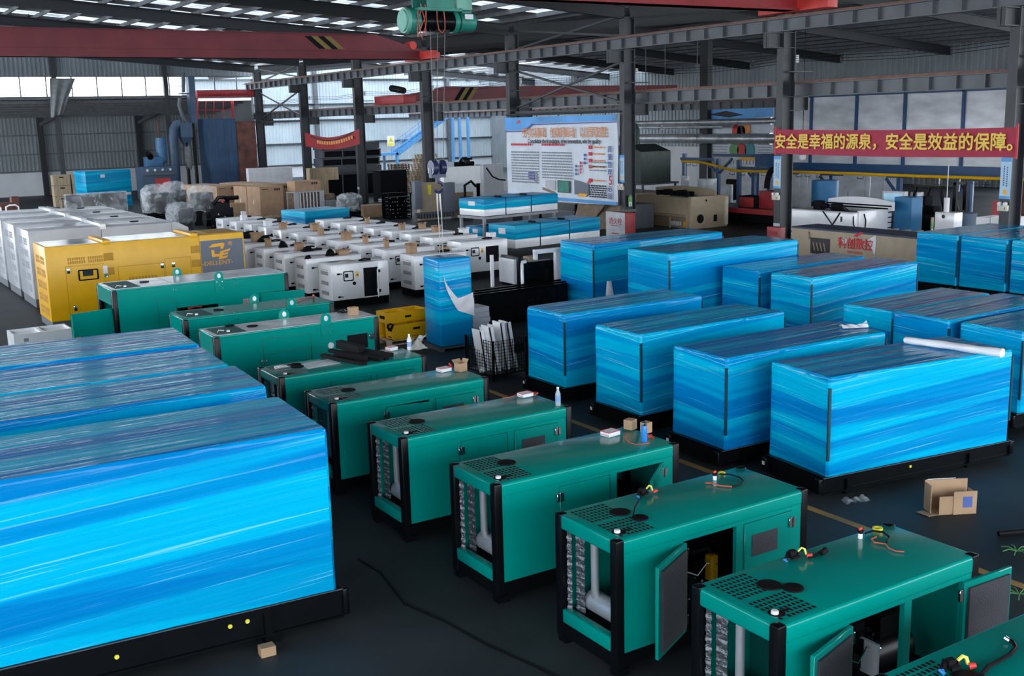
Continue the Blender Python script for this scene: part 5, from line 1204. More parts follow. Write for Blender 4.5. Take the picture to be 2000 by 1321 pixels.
e = MB().box(-.5, .6, -.35, .35, .2, 1.3).box(-.3, .5, -.2, .2, 1.3, 1.6).cyl((-.7, 0, .8), (-.5, 0, .8), .35, 16).tube([(-.3, -.3, 1.5), (-.1, -.4, 1.8), (.2, -.4, 1.8), (.4, -.3, 1.6)], .09, 8).cyl((.3, -.3, 1.75), (.9, -.3, 1.75), .1, 10)
for k in range(8): e.cyl((-.45+.13*k, -.42, .35+.12*((k*3) % 5)), (-.45+.13*k, -.33, .35+.12*((k*3) % 5)), .07, 8)
e.box(-.5, .6, -.35, .35, 0, .2); e.build('block', 'black_paint', t)
c = MB()
for k in range(7): c.cyl((-.45+.15*k, -.44, .5+.13*((k*2) % 5)), (-.45+.15*k, -.42, .5+.13*((k*2) % 5)), .04, 8)
c.build('fittings', 'chrome', t); MB().rbox(.05, .15, -.45, -.4, 1.55, 1.72, .01).build('red_cap', 'signal_red', t)
# big cartons on pallets
def big_carton(x, y, rz, w, d, h, label, made=[]):
    if made and made[0][1] == (w, d, h): return dup(made[0][0], (x, y, 0), rz, label)
    t = thing('engine_carton', label, 'carton', (x, y, 0), rz, 'big cartons on pallets at the back')
    MB().rbox(0, w, 0, d, .16, h, .012, 1).build('carton_body', 'carton_side', t)
    for i in range(3): MB().box(.05, w-.05, i*(d-.14)/2+.02, i*(d-.14)/2+.12, 0, .16).build('pallet_runner', 'pallet_wood', t)
    s = MB()
    for k in range(3): s.box(w*.62+.14*k, w*.62+.14*k+.1, -.004, .001, h*.86, h*.93)
    s.box(w*.1, w*.35, -.004, .001, h*.9, h*.92); s.build('print_marks', 'ink_black', t)
    n = MB().box(-.004, .001, d*.48, d*.52, h*.45, h*.6); n.build('tape_mark', 'paper', t)
    if not made: made.append((t, (w, d, h)))
    return t
rzc = R(14)
cx, cy = 20.9, 58.9
ex = Vector((math.cos(rzc), math.sin(rzc), 0)); ey = Vector((-math.sin(rzc), math.cos(rzc), 0))
lbs = ['big carton at the front corner of the carton stack', 'big carton left of the one at the front corner', 'third big carton from the front corner of the stack', 'fourth big carton from the front corner of the stack', 'farthest big carton of the front file']
for i in range(5):
    o = Vector((cx, cy, 0))+ey*(1.32*i+(.9 if i > 1 else 0))+ex*(-.5 if i > 1 else 0); big_carton(o.x, o.y, rzc, 1.55, 1.28, 1.75, lbs[i])
for i, lb in enumerate(('big carton in the second file behind the front corner', 'big carton in the middle of the second file', 'big carton at the left of the second file', 'big carton at the far left end of the carton stack')):
    o = Vector((cx, cy, 0))+ey*(1.32*i+1.6)+ex*1.75; big_carton(o.x, o.y, rzc, 1.55, 1.28, 1.75, lb)
t = thing('engine_carton', 'long flat carton lying on the barred metal crate', 'carton', (22.75, 58.35, 1.402), R(8), 'big cartons on pallets at the back')
MB().rbox(0, 1.65, 0, .9, 0, .58, .012, 1).build('carton_body', 'carton_side', t); s = MB()
for k in range(3): s.box(1.05+.14*k, 1.15+.14*k, -.004, .001, .36, .48)
s.build('print_marks', 'ink_black', t)
t = thing('radiator_crate', 'grey metal crate with upright bars beside the big cartons', 'crate', (22.62, 58.2, 0), R(8))
m = MB().box(0, .3, 0, .06, 0, 1.36).box(1.62, 1.9, 0, .06, 0, 1.36).box(0, 1.9, 0, .9, 1.34, 1.40).box(0, 1.9, .84, .9, 0, 1.34); m.build('frame', 'grey_paint', t)
for k in range(6): MB().box(.36+.21*k, .41+.21*k, 0, .05, 0, 1.34).build('bar', 'paper', t)
MB().box(.05, 1.85, .2, .8, .05, 1.3).build('core', 'old_wood', t)
carton(456, 423, 0, .9, .7, 1.05, 'smaller brown carton in front of the big carton stack', .2, False, at=(19.0, 57.6, 0))
# white boards and corrugated cardboard
t = thing('foam_board_stack', 'tall stack of white boards standing beside the corrugated cardboard', 'boards', (26.6, 77.0, 0))
m = MB(); m.box(0, 3.3, 0, .5, 0, 2.1); m.build('boards', 'paper', t)
t = thing('corrugated_sheets', 'bent stack of brown corrugated cardboard sheets by the white boards', 'cardboard', (29.0, 70.5, 0))
m = MB(); m.grid(lambda u, v: (-.4+2.1*u, .25*math.sin(u*3.0), 1.32+.85*v), 14, 2, thick=.35); m.build('top_sheets', 'corrugated_card', t)
MB().box(.3, .95, .1, .6, 0, 1.32).build('lower_sheets', 'corrugated_card', t)
# plastic-wrapped bundle and carton near the centre
bagged(24.3, 54.6, 1.15, 1.4, 'black part under clear plastic right of the lone blue wrapped set')
carton(725, 428, 0, 1.35, .9, .66, 'flat brown carton right of the plastic-covered part at the centre back', 0, False, at=(25.9, 55.2, 0))
tag(MB().rbox(-.4, .4, -.3, .3, 0, .8, .02, 1).build('grey_sack', 'grey_cloth', loc=(24.95, 58.6, 0)), 'grey sack between the barred crate and the plastic-covered part', 'sack')
carton(660, 396, 0, .9, .7, 1.1, 'brown wooden box behind the plastic-covered part', 0, False, 'old_wood', at=(25.2, 60, 0))
# black canopies stacked up behind the columns
lv = ['bottom', 'second', 'third', 'fourth', 'top']
for i in range(5):
    z0 = (0, 1.62, 2.12, 2.70, 3.28)[i]; hh = (1.60, .48, .56, .56, .5)[i]
    t = thing('canopy_shell', lv[i]+' black canopy shell of the tall stack behind the columns', 'shell', (30.6+.1*(i % 2), 73.0, z0), R(1), 'black canopy shells stacked at the back')
    m = MB().box(0, 4.5, 0, .06, 0, .08).box(0, 4.5, 0, .06, hh-.08, hh).box(0, .1, 0, 1.5, 0, hh).box(4.4, 4.5, 0, 1.5, 0, hh).box(0, 4.5, 1.44, 1.5, 0, hh).box(.1, 4.4, .06, 1.44, hh-.03, hh)
    m.build('shell', 'dark_grey', t)
    MB().box(.1, 4.4, .02, .05, .08, hh-.08).build('front_panel', 'black_matte' if i in (0, 2, 3) else 'dark_grey', t)
    for k in (1, 2): MB().box(1.45*k, 1.45*k+.08, -.01, .06, .08, hh-.08).build('divider', 'dark_grey', t)
t = thing('black_cabinet', 'big black cabinet shell right of the grey column', 'shell', (31.2, 65.0, 0), 0)
MB().box(0, 1.9, 0, .05, 0, 1.95).box(0, .05, .05, 1.2, 0, 1.95).box(1.85, 1.9, .05, 1.2, 0, 1.95).box(0, 1.9, 0, 1.2, 1.95, 2.02).build('body', 'black_matte', t)
for k in range(4):
    tag(MB().box(0, 1.6, 0, 1.0, 0, .05).build('steel_sheet', 'white_paint' if k % 2 == 0 else 'dark_grey', loc=(28.2+.1*k, 58.2, .5+.0505*k), rz=R(6*k)), ('lowest', 'second', 'third', 'topmost')[k]+' loose sheet of the low pile at the column foot', 'sheet', 'loose sheets by the column foot')
t = thing('sheet_stand', 'low dark stand under the pile of loose sheets', 'stand', (28.2, 58.2, 0)); MB().box(0, 1.6, 0, 1.0, 0, .5).build('block', 'dark_grey', t)
# pallet stacks
first = None
for i in range(20):
    z = .137*i; lb = 'wooden pallet in the tall leaning stack behind the hook'
    x = 37.0+.05*i-.06*(i % 3); first_ = pallet(x, 72, z, 1.35, 1.1, lb, R(2*(i % 3)-2), 'pallet_wood', .13, 'pallets in the tall leaning stack', first); first = first or first_
f2 = None
for i in range(15):
    o = pallet(36.2+.02*i, 73.6, .137*i, 1.3, 1.1, 'old dark pallet in the stack behind the pale pallet stack', R(-3+2*(i % 4)), 'old_wood', .13, 'old dark pallets behind', f2); f2 = f2 or o
f3 = None
for i in range(6):
    o = pallet(34.2, 71, .137*i+.0, 1.2, .9, 'wooden pallet in the short stack under the blue landing', R(5*(i % 3)-5), 'pallet_wood', .13, 'pallets in the short stack', f3); f3 = f3 or o
# racks of black castings
t = thing('casting_rack', 'black rack filled with castings beside the press brake shield', 'rack', (25.75, 52.8, 0))
m = MB().box(0, .05, 0, .05, 0, 1.35).box(1.3, 1.35, 0, .05, 0, 1.35).box(0, 1.35, .8, .85, 0, 1.35)
for k in range(6): m.box(0, 1.35, 0, .85, .2*k+.02, .2*k+.05)
m.build('frame', 'black_paint', t)
rnd = random.Random(3); cst = MB(); bl = MB()
for k in range(6):
    for j in range(9):
        x = .08+.14*j; z = .2*k+.05; cst.cyl((x, -.02, z+.07), (x, .5, z+.07), .055+.01*rnd.random(), 8)
        if rnd.random() < .4: bl.cyl((x, -.03, z+.07), (x, -.02, z+.07), .03, 8)
cst.build('castings', 'black_paint', t); o = bl.build('casting_ends', 'steel', t)
for c_ in kids(t):
    if c_.name.startswith('casting'): c_['kind'] = 'stuff'
# ------------------------------------------------------------------ grey-beige press brake in the middle back
t = thing('press_brake', 'beige press brake with dark shields behind the hanging hook', 'machine', (26.9, 51.0, 0))
def q(u, v, y=51.0): p = AY(u, v, y); return (p.x-26.9, y-51.0, p.z)
a = q(818, 358); b = q(862, 408); MB().box(a[0], b[0]+.1, 0, .3, .0, a[2]).build('front_plate', 'tan_paint', t)
for (u0, u1, v0, v1) in ((803, 820, 354, 408), (861, 884, 357, 412)): c0 = q(u0, v0); c1 = q(u1, v1); MB().rbox(c0[0], c1[0], -.35, -.02, c1[2], c0[2], .02).build('shield', 'slate_panel', t)
c0 = q(835, 361); c1 = q(842, 380); MB().box(c0[0], c1[0], -.02, 0, c1[2], c0[2]).build('warning_sign', 'yellow_decal', t)
m = MB()
for k in range(14): m.box(a[0]-.3+.17*k, a[0]-.2+.17*k, -.15, 0, .1, .35)
m.box(a[0]-.3, a[0]+2.2, -.1, 0, .3, .42); m.build('tool_row', 'dark_grey', t)
c0 = q(868, 327); c1 = q(941, 358); MB().box(c0[0], c1[0], .1, .5, c1[2], c0[2]).build('ram', 'white_paint', t)
c0 = q(866, 318); c1 = q(905, 327); MB().box(c0[0], c1[0], .3, .8, c1[2], c0[2]+.0).build('top_cover', 'grey_paint', t)
c0 = q(940, 322); c1 = q(988, 385); MB().box(c0[0], c0[0]+.06, -.2, .6, 0, c0[2]).box(c0[0], c1[0], .2, .6, 0, c0[2]).build('side_frame', 'grey_paint', t)
c0 = q(930, 312); MB().rbox(c0[0]-.7, c0[0]-.3, .1, .5, c0[2]-.3, c0[2]+.1, .03).cyl((c0[0]-1.2, .3, c0[2]-.2), (c0[0], .3, c0[2]-.2), .12, 10).tube([(c0[0]-1.3, .2, c0[2]-.5), (c0[0]-.8, .1, c0[2]+.1), (c0[0]-.2, .1, c0[2]+.05)], .05, 6).build('hydraulics', 'black_paint', t)
MB().tube([q(950, 328, 50.75), q(962, 345, 50.75), q(975, 351, 50.75), q(987, 352, 50.75)], .04, 6).build('hose', 'rubber', t)
c0 = q(884, 362); c1 = q(925, 405); MB().box(c0[0], c1[0], .0, .3, 0, c0[2]-.4).build('lower_frame', 'tan_dark', t)
MB().rbox(c0[0]+.3, c0[0]+.9, -.6, -.2, 0, 1.1, .03).tube([(c0[0]+.5, -.4, 1.1), (c0[0]+.5, -.4, 1.7), (c0[0]+.9, -.4, 1.9), (c0[0]+1.2, -.4, 1.6)], .07, 8).build('control_arm', 'black_matte', t)
# ------------------------------------------------------------------ blue stairs at the far end wall, signs
t = thing('steel_stairs', 'light blue steel stairs with landing in front of the pale end wall', 'stairs', (50, 98, 0))
def q(u, v): p = AY(u, v, 98); return (p.x-50, 0, p.z)
for dy in (0, 1.1):
    a = q(778, 300); b = q(878, 224); a = (a[0], dy, a[2]); b = (b[0], dy, b[2]); MB().bar(a, b, .08, .42).build('stringer', 'sky_blue_paint', t)
    m = MB()
    for hgt in (.55, 1.05): m.bar((a[0], dy, a[2]+hgt), (b[0], dy, b[2]+hgt), .05, .05)
    for k in range(5): f_ = k/4; x = a[0]+(b[0]-a[0])*f_; z = a[2]+(b[2]-a[2])*f_; m.bar((x, dy, z), (x, dy, z+1.05), .05, .05)
    m.build('handrail', 'sky_blue_paint', t)
m = MB()
for k in range(14): f_ = (k+.5)/14; x = a[0]+(b[0]-a[0])*f_; z = a[2]+(b[2]-a[2])*f_; m.box(x-.14, x+.14, .05, 1.05, z-.02, z+.02)
m.build('treads', 'sky_blue_paint', t)
for u in (884, 898, 914): p = q(u, 224); MB().box(p[0]-.12, p[0]+.12, 0, .24, 0, p[2]+.5).build('post', 'sky_blue_paint', t)
p = q(776, 298); MB().box(p[0]-2.0, p[0]+.2, 0, 1.2, p[2]-.25, p[2]).build('landing', 'sky_blue_paint', t); MB().box(p[0]-.12, p[0]+.12, 0, .2, 0, p[2]).build('post', 'sky_blue_paint', t); MB().box(p[0]-1.5, p[0]-1.3, 0, .2, 0, p[2]-.25).build('post', 'steel_blue', t)
MB().bar(q(878, 224), (q(920, 222)[0], 0, q(920, 222)[2]), .1, .35).build('upper_landing', 'sky_blue_paint', t)
a = AY(757, 286, 97.96); b = AY(770, 265, 97.96)
t = thing('warning_sign', 'yellow and white warning sign with a black triangle above the blue landing', 'sign', (a.x, 97.96, a.z))
w_ = b.x-a.x; h_ = b.z-a.z; MB().box(0, w_, 0, .03, 0, h_).build('board', 'paper', t); MB().box(.03, w_-.03, -.008, 0, .05, h_*.3).build('yellow_field', 'yellow_decal', t)
MB().prism([(w_*.1, h_*.4), (w_*.9, h_*.4), (w_*.5, h_*.93)], -.01, 0, 'y').build('triangle', 'yellow_decal', t); MB().prism([(w_*.45, h_*.5), (w_*.55, h_*.5), (w_*.5, h_*.8)], -.014, -.01, 'y').build('mark', 'ink_black', t)
MB().bar((w_*.5, .02, 0), (w_*.5, .02, -1.0), .05, .05).build('bracket', 'sky_blue_paint', t)
# ------------------------------------------------------------------ banners and posters along the column line
def cloth_x(x, y0, y1, z0, z1, wave, nu=40, nv=14, sag=0.0, thick=.01):
    """a hanging cloth facing -X; u runs from the left end (high y) to the right end"""
    return MB().grid(lambda u, v: (x+wave*(math.sin(u*17+v*4)+.6*math.sin(u*31-v*9)), y0+(y1-y0)*u, z0+(z1-z0)*v-sag*math.sin(math.pi*u)*(1-.2*v)), nu, nv, thick=thick)
a = AX(1515, 253, 29.6); b = AX(1988, 249, 29.6); c = AX(1515, 300, 29.6); d = AX(1988, 306, 29.6)
t = thing('slogan_banner', 'long dark red banner with gold characters strung between two columns', 'banner', (29.6, a.y, c.z))
Lb = a.y-b.y; Hb = a.z-c.z
m = MB(); m.grid(lambda u, v: (.02*math.sin(u*9+v*3)+.012*math.sin(u*40), -Lb*u, Hb*v-.05*math.sin(math.pi*u)), 60, 8, thick=.008); m.build('cloth', 'banner_red', t)
text('安全是幸福的源泉，安全是效益的保障。', .55, 'lettering', 'banner_gold', t, face_x(-.065, -Lb*.515, Hb*.5-.03), .004, bold=.012, stretch=.98)
for yy in (.0, -Lb): MB().box(-.02, .02, yy-.03, yy+.03, -.05, Hb+.1).build('end_batten', 'red_print', t)
for zz in (.0, Hb): MB().cyl((.0, .0, zz), (.12, .3, zz), .01, 5).build('tie_cord', 'red_print', t)
# second, sagging red banner far back
t = thing('slogan_banner', 'sagging faded red banner hanging far back between two columns', 'banner', (29.62, AX(595, 262, 29.6).y, 0))
p0 = AX(594, 259, 29.62); p1 = AX(698, 252, 29.62); y0 = p0.y
m = MB(); m.grid(lambda u, v: (.05*math.sin(u*8), (p1.y-p0.y)*u, (p0.z+(p1.z-p0.z)*u)-.95*(1-v)*(1-.15*math.sin(math.pi*u))-.42*math.sin(math.pi*u)), 40, 8, thick=.01); m.build('cloth', 'crane_bright', t)
m = MB(); 
for k in range(15):
    u = .27+.045*k; y = (p1.y-p0.y)*u; z = (p0.z+(p1.z-p0.z)*u)-.42*math.sin(math.pi*u)-.38
    m.box(-.075, -.062, y-.14, y+.14, z-.10, z+.12)
m.build('faded_characters', 'ink_orange', t)
m = MB(); m.grid(lambda u, v: (-.055+.05*math.sin(u*8), (p1.y-p0.y)*(.12+.78*u), (p0.z+(p1.z-p0.z)*u)-.05-.62*math.sin(math.pi*(.12+.78*u))+.07*v), 24, 1, thick=.006); m.build('fold_shadow', 'ink_black', t)
# white information poster
a = AX(988, 230, 29.62); b = AX(1206, 223, 29.62); c = AX(992, 386, 29.62); d = AX(1207, 397, 29.62)
PY, PZ = a.y, 1.25; PL = a.y-b.y; PH = a.z-PZ
t = thing('information_poster', 'large creased white and blue information poster hanging between two columns', 'poster', (29.62, PY, PZ))
def pw(u, v): return .035*math.sin(u*9+v*7)*(1-v)+.02*math.sin(u*23-v*6)
m = MB(); m.grid(lambda u, v: (pw(u, v), -PL*u, PH*v-.06*math.sin(math.pi*u)*(1-v)), 60, 24, thick=.012); m.build('cloth', 'poster_white', t)
def panel(poly, mt, name, off): 
    mm = MB(); n = len(poly); ps = [(-.07-off, -PL*u, PH*v) for u, v in poly]; mm.add(ps+[(q[0]+.012, q[1], q[2]) for q in ps], [tuple(range(n)), tuple(range(n, 2*n))[::-1]]+[(i, (i+1) % n, n+(i+1) % n, n+i) for i in range(n)])
    return mm.build(name, mt, t)
panel([(0, 1), (1, 1), (1, .93), (.27, .92), (.19, .84), (0, .84)], 'poster_blue', 'top_band', .0)
panel([(0, .835), (.19, .835), (.27, .915), (1, .925), (1, .912), (.275, .90), (.195, .82), (0, .82)], 'poster_indigo', 'band_line', .004)
panel([(0, .0), (1, .0), (1, .035), (0, .045)], 'poster_blue', 'bottom_band', .0)
panel([(.115, .93), (.15, .97), (.165, .93)], 'signal_red', 'emblem', .006)
def pt(s, u, v, size, mt, st=1.0, name='lettering'): text(s, size, name, mt, t, face_x(-.095, -PL*u, PH*v), .003, stretch=st, bold=.003)
pt('夯实基础  创新驱动  以质取胜', .555, .80, .52, 'ink_orange', 1.0); pt('Consolidate the foundation, drive innovation, win by quality', .555, .705, .30, 'ink_black', .80)
for i, ch in enumerate('质量管理'): pt(ch, .95, .615-.085*i, .30, 'ink_blue')
pt('5', .955, .27, .55, 'red_print'); pt('必', .95, .175, .30, 'ink_blue'); pt('须', .95, .09, .30, 'ink_blue')
rnd = random.Random(5)
def lines(u0, u1, v0, v1, n, mt, name, hgt=.018):
    mm = MB()
    for k in range(n):
        v = v0+(v1-v0)*k/max(1, n-1); u = u0
        while u < u1:
            l = .006+.02*rnd.random(); mm.box(-.079, -.074, -PL*min(u+l, u1), -PL*u, PH*v-PH*hgt/2, PH*v+PH*hgt/2); u += l+.004
    return mm.build(name, mt, t)
lines(.06, .26, .665, .665, 1, 'red_print', 'heading', .025); lines(.36, .56, .665, .665, 1, 'red_print', 'heading', .025)
lines(.06, .33, .57, .20, 12, 'ink_grey', 'text_lines'); lines(.36, .63, .57, .27, 10, 'ink_grey', 'text_lines')
lines(.78, .92, .47, .38, 3, 'ink_grey', 'text_lines', .014); lines(.78, .92, .205, .08, 6, 'ink_black', 'text_lines', .016)
for v in (.64, .565, .49, .42, .265): panel([(.775, v-.02), (.80, v-.02), (.80, v+.02), (.775, v+.02)], 'red_print', 'red_marker', .004); lines(.81, .91, v, v, 1, 'ink_orange', 'heading', .018)
lines(.70, .715, .46, .35, 4, 'red_print', 'side_lettering', .03); lines(.735, .75, .55, .46, 3, 'ink_blue', 'side_lettering', .03); lines(.66, .675, .42, .33, 3, 'ink_blue', 'side_lettering', .03)
panel([(.50, .10), (.61, .10), (.61, .245), (.50, .245)], 'tank_green', 'green_picture', .006); panel([(.51, .11), (.60, .11), (.60, .235), (.51, .235)], 'hoist_green', 'green_picture', .010)
panel([(.225, .25), (.285, .22), (.285, .33), (.225, .345)], 'poster_indigo', 'dark_picture', .006); panel([(.29, .21), (.31, .20), (.31, .33), (.29, .33)], 'ink_grey', 'dark_picture', .006)
panel([(.36, .12), (.48, .07), (.48, .10), (.36, .15)], 'tan_dark', 'machine_picture', .006); panel([(.39, .15), (.48, .12), (.48, .24), (.39, .24)], 'grey_paint', 'machine_picture', .006)
panel([(.65, .09), (.77, .09), (.77, .22), (.65, .26)], 'slate_panel', 'people_picture', .006); panel([(.68, .07), (.75, .07), (.76, .105), (.69, .105)], 'orange_logo', 'people_picture', .010); panel([(.755, .22), (.775, .27), (.785, .24)], 'signal_red', 'people_picture', .010)
m = MB().cyl((.1, .1, PH+.12), (.1, -PL-.1, PH+.12), .05, 8)
for k in range(5): m.tube([(.1, -PL*(.1+.2*k), PH+.12), (0, -PL*(.1+.2*k), PH-.02)], .02, 5)
m.build('hanging_pipe', 'column_grey', t)
# things on the columns
def column_poster(y, label, z0, z1, hgt=True):
    t = thing('column_poster', label, 'poster', (29.73, y, z0), 0, 'light blue posters on the columns')
    H = z1-z0; MB().box(-.012, .0, -.17, .17, 0, H).build('sheet', 'poster_white_blue', t)
    MB().box(-.018, -.012, -.17, .17, H*.9, H).box(-.018, -.012, -.17, .17, 0, H*.07).build('blue_band', 'poster_blue', t)
    s = MB()
    for k in range(9): s.box(-.018, -.012, .03, .07, H*(.32+.055*k), H*(.355+.055*k)); s.box(-.018, -.012, -.07, -.03, H*(.30+.055*k), H*(.335+.055*k))
    s.build('lettering', 'ink_blue', t); MB().prism([(-.08, H*.1), (.06, H*.12), (.03, H*.24), (-.05, H*.22)], -.018, -.012, 'x').build('picture', 'orange_logo', t)
mat('poster_white_blue', (.42, .62, .76), .5, var=.04)
def lamp_box(y, z, label):
    t = thing('emergency_lamp', label, 'lamp', (29.73, y, z), 0, 'emergency lamps on the columns')
    MB().rbox(-.10, 0, -.16, .16, 0, .17, .01).build('body', 'lamp_cream', t)
    for yy in (-.09, .09): MB().cyl((-.13, yy, .21), (-.05, yy, .22), .055, 12).build('spot', 'white_plastic', t)
    MB().box(-.105, -.10, -.10, -.08, .04, .11).build('switch', 'ink_black', t)
mat('lamp_cream', (.62, .58, .46), .5)
for i, (u0, v0, v1, vl, lb) in enumerate(((1210, 303, 356, 366, 'the column left of the tan press brake'), (1519, 305, 368, 385, 'the column left of the white press brake'), (1988, 308, 390, 407, 'the column at the right edge'))):
    yc = COLY[(4, 3, 2)[i]]; p = AX(u0, v0, 29.73); q_ = AX(u0, v1, 29.73); column_poster(yc, 'light blue poster on '+lb, q_.z, p.z); r_ = AX(u0, vl, 29.73); lamp_box(yc, r_.z-.1, 'white emergency lamp with two spots on '+lb)
p = AX(1222, 392, 30.0)
t = thing('exit_sign', 'small pale green sign on the column left of the tan press brake', 'sign', (30.05, COLY[4]-.165, p.z-.25)); MB().box(-.1, .1, -.01, 0, 0, .42).build('board', 'print_green', t); MB().box(-.08, .08, -.014, -.01, .03, .2).build('white_field', 'paper', t); MB().prism([(-.05, .06), (.05, .06), (0, .16)], -.017, -.014, 'y').build('mark', 'print_green', t); MB().box(-.06, .06, -.012, -.004, .42, .5).build('leaf_mark', 'plant_green', t)
for z in (.95, .62): struct('trim_%d' % (40 if z > .9 else 41), MB().box(29.72, 29.74, COLY[4]-.16, COLY[4]+.16, z, z+.12).box(29.72, 30.36, COLY[4]-.18, COLY[4]-.165, z, z+.12), 'purlin_grey')
# hydrant box and fire box
t = thing('fire_box', 'white hydrant cabinet with a dark red side standing before the tarpaulin', 'cabinet', (28.5, 36.15, 0))
MB().rbox(0, .5, 0, 1.35, 0, 1.08, .01).build('body', 'red_paint', t); MB().box(-.012, 0, .06, 1.35, .02, 1.10).build('front_door', 'paper', t)
text('消火栓', .30, 'lettering', 'red_print', t, face_x(-.016, .70, .70), .003); MB().box(-.018, -.012, .35, 1.05, .52, .54).box(-.018, -.012, .45, .95, .18, .22).build('red_line', 'red_print', t)
t = thing('fire_box', 'small dark red box at the foot of the column by the tan machine', 'box', (29.0, 28.0, 0)); MB().rbox(0, .3, 0, .6, 0, 1.0, .01).build('body', 'red_paint', t); MB().box(-.01, 0, .1, .5, .72, .86).build('lettering_plate', 'crane_bright', t)
t = thing('tarpaulin', 'brown tarpaulin draped over a machine below the poster', 'tarpaulin', (31.0, 39.2, 0))
m = MB(); m.grid(lambda u, v: (-.5*(1-v)**2-.12*math.sin(u*13+v*2)*(1-v)+.9*max(0, v-.7)*3, 3.6*(1-u), .05+1.15*min(1, v*1.45)+.06*math.sin(u*7)), 34, 14, thick=.02); m.build('sheet', 'tarp', t)
m = MB(); m.prism([(1.0, 1.2), (2.9, 1.24), (1.9, .45)], -.42, -.40, 'x'); m.build('folded_corner', 'tarp', t); MB().box(.3, 1.6, .1, 3.4, 0, 1.1).build('machine', 'dark_grey', t)
t = thing('work_bench', 'dark bench with clutter left of the tarpaulin under the poster', 'bench', (31.0, 43.2, 0)); MB().box(0, 1.0, 0, 3.2, .95, 1.05).build('top', 'tan_dark', t)
for x in (.0, .9):
    for y in (.0, 3.1): MB().box(x, x+.1, y, y+.1, 0, .95).build('leg', 'black_paint', t)
MB().box(.1, .9, .3, 2.8, .2, .5).build('shelf_load', 'dark_grey', t)
# ------------------------------------------------------------------ tan press brake behind the column
t = thing('press_brake', 'tan press brake standing right of the column with the poster', 'machine', (33.0, 36.2, 0))
MB().rbox(0, 2.2, 1.0, 1.2, 0, 1.45, .03).box(0, 2.2, 1.2, 1.35, 0, 1.3).build('side_frame', 'tan_paint', t); MB().rbox(.0, 2.2, 5.0, 5.2, 0, 1.45, .03).build('side_frame', 'tan_paint', t)
MB().box(.15, .45, 1.35, 5.0, .62, 1.38).build('ram', 'tan_paint', t); MB().box(.05, .15, 1.35, 5.0, .5, .62).box(.3, .6, 1.35, 5.0, .0, .45).build('bed', 'tan_dark', t)
m = MB(); m.grid(lambda u, v: (1.5+.05*v, 1.0+4.2*u, 1.4+.38*v*(1-(2*u-1)**2*.35)), 14, 2, thick=.08); m.build('top_beam', 'tan_paint', t)
m = MB().cyl((.9, 2.0, 1.5), (.9, 4.4, 1.5), .10, 10); 
for k in range(5): m.rbox(.7, 1.1, 2.0+.5*k, 2.25+.5*k, 1.38, 1.6+.06*(k % 2), .02)
m.build('hydraulics', 'black_matte', t)
MB().cyl((.55, .985, .45), (.55, 1.0, .45), .20, 20).cyl((.25, .985, .4), (.25, 1.0, .4), .0001, 6).build('fan_grille', 'black_matte', t)
MB().cyl((-.012, 1.1, .42), (0, 1.1, .42), .001, 6).box(1.35, 1.55, .985, 1.0, .28, .58).cyl((.9, .985, 1.25), (.9, 1.0, 1.25), .05, 10).build('side_port', 'black_matte', t)
MB().box(2.0, 2.15, .9, 1.0, .1, 1.35).build('cable_duct', 'lamp_cream', t); MB().box(-.05, 0, 1.35, 1.45, .1, .35).build('yellow_guard', 'yellow_paint', t); MB().bar((-.02, 2.4, 0), (-.02, 2.4, .5), .05, .05).build('stay', 'tan_paint', t)
m = MB(); 
for k in range(6): m.box(.1, .2, 1.8+.12*k, 1.88+.12*k, .12, .3)
m.build('tool_row', 'grey_paint', t)
# tank with hood
t = thing('green_tank', 'dark green square tank with a pitched hood and pipe, right of the poster column', 'tank', (40.0, 49.35, 0))
MB().box(0, 2.2, 0, 3.3, 1.3, 3.05).prism([(0, 3.05), (3.3, 3.05), (1.9, 3.45), (1.4, 3.45)], 0.0, 2.2, 'x').build('body', 'tank_green', t); MB().box(-.3, 2.4, -.5, 3.5, 1.2, 1.3).build('shelf', 'dark_grey', t)
for x in (-.2, 2.2):
    for y in (-.4, 3.3): MB().box(x, x+.1, y, y+.1, 0, 1.2).build('leg', 'dark_grey', t)
MB().tube([(1, 1.6, 3.4), (1, 1.6, 4.3), (1, 1.7, 4.5), (1, 2.4, 4.5), (1, 2.6, 4.3), (1, 2.6, 3.4)], .16, 10).build('vent_pipe', 'tank_green', t); MB().cyl((.2, 2.0, 3.75), (.35, 2.0, 3.75), .28, 16).cyl((.3, 2.0, 3.4), (.3, 2.0, 3.7), .07, 8).build('gauge', 'dark_grey', t)
# silver pipes
def pipe(u0, v0, u1, v1, r, label, x=48.0):
    a = AX(u0, v0, x); b = AX(u1, v1, x); a.z = b.z = (a.z+b.z)/2; b.y -= 5.5 if u1 > 1500 else 0; t = thing('silver_pipe', label, 'pipe', (x, b.y, a.z), 0, 'silver pipes on the far side'); Lp = a.y-b.y
    MB().cyl((0, 0, 0), (0, Lp, 0), r, 20).build('tube', 'galvanized', t)
    for f_ in (.3, .62): MB().cyl((0, Lp*f_, 0), (0, Lp*f_+.2, 0), r*1.12, 20).build('flange', 'steel', t)
    for f_ in (.25, .8): MB().cyl((0, Lp*f_, r), (0, Lp*f_, 10.565-a.z), .03, 6).build('hanger', 'dark_grey', t)
pipe(1228, 241, 1512, 237, .17, 'upper silver pipe crossing behind the columns on the right'); pipe(1228, 249, 1410, 249, .10, 'thin silver pipe between the upper and the thick one'); pipe(1228, 271, 1512, 271, .30, 'thick silver duct crossing in front of the second poster')
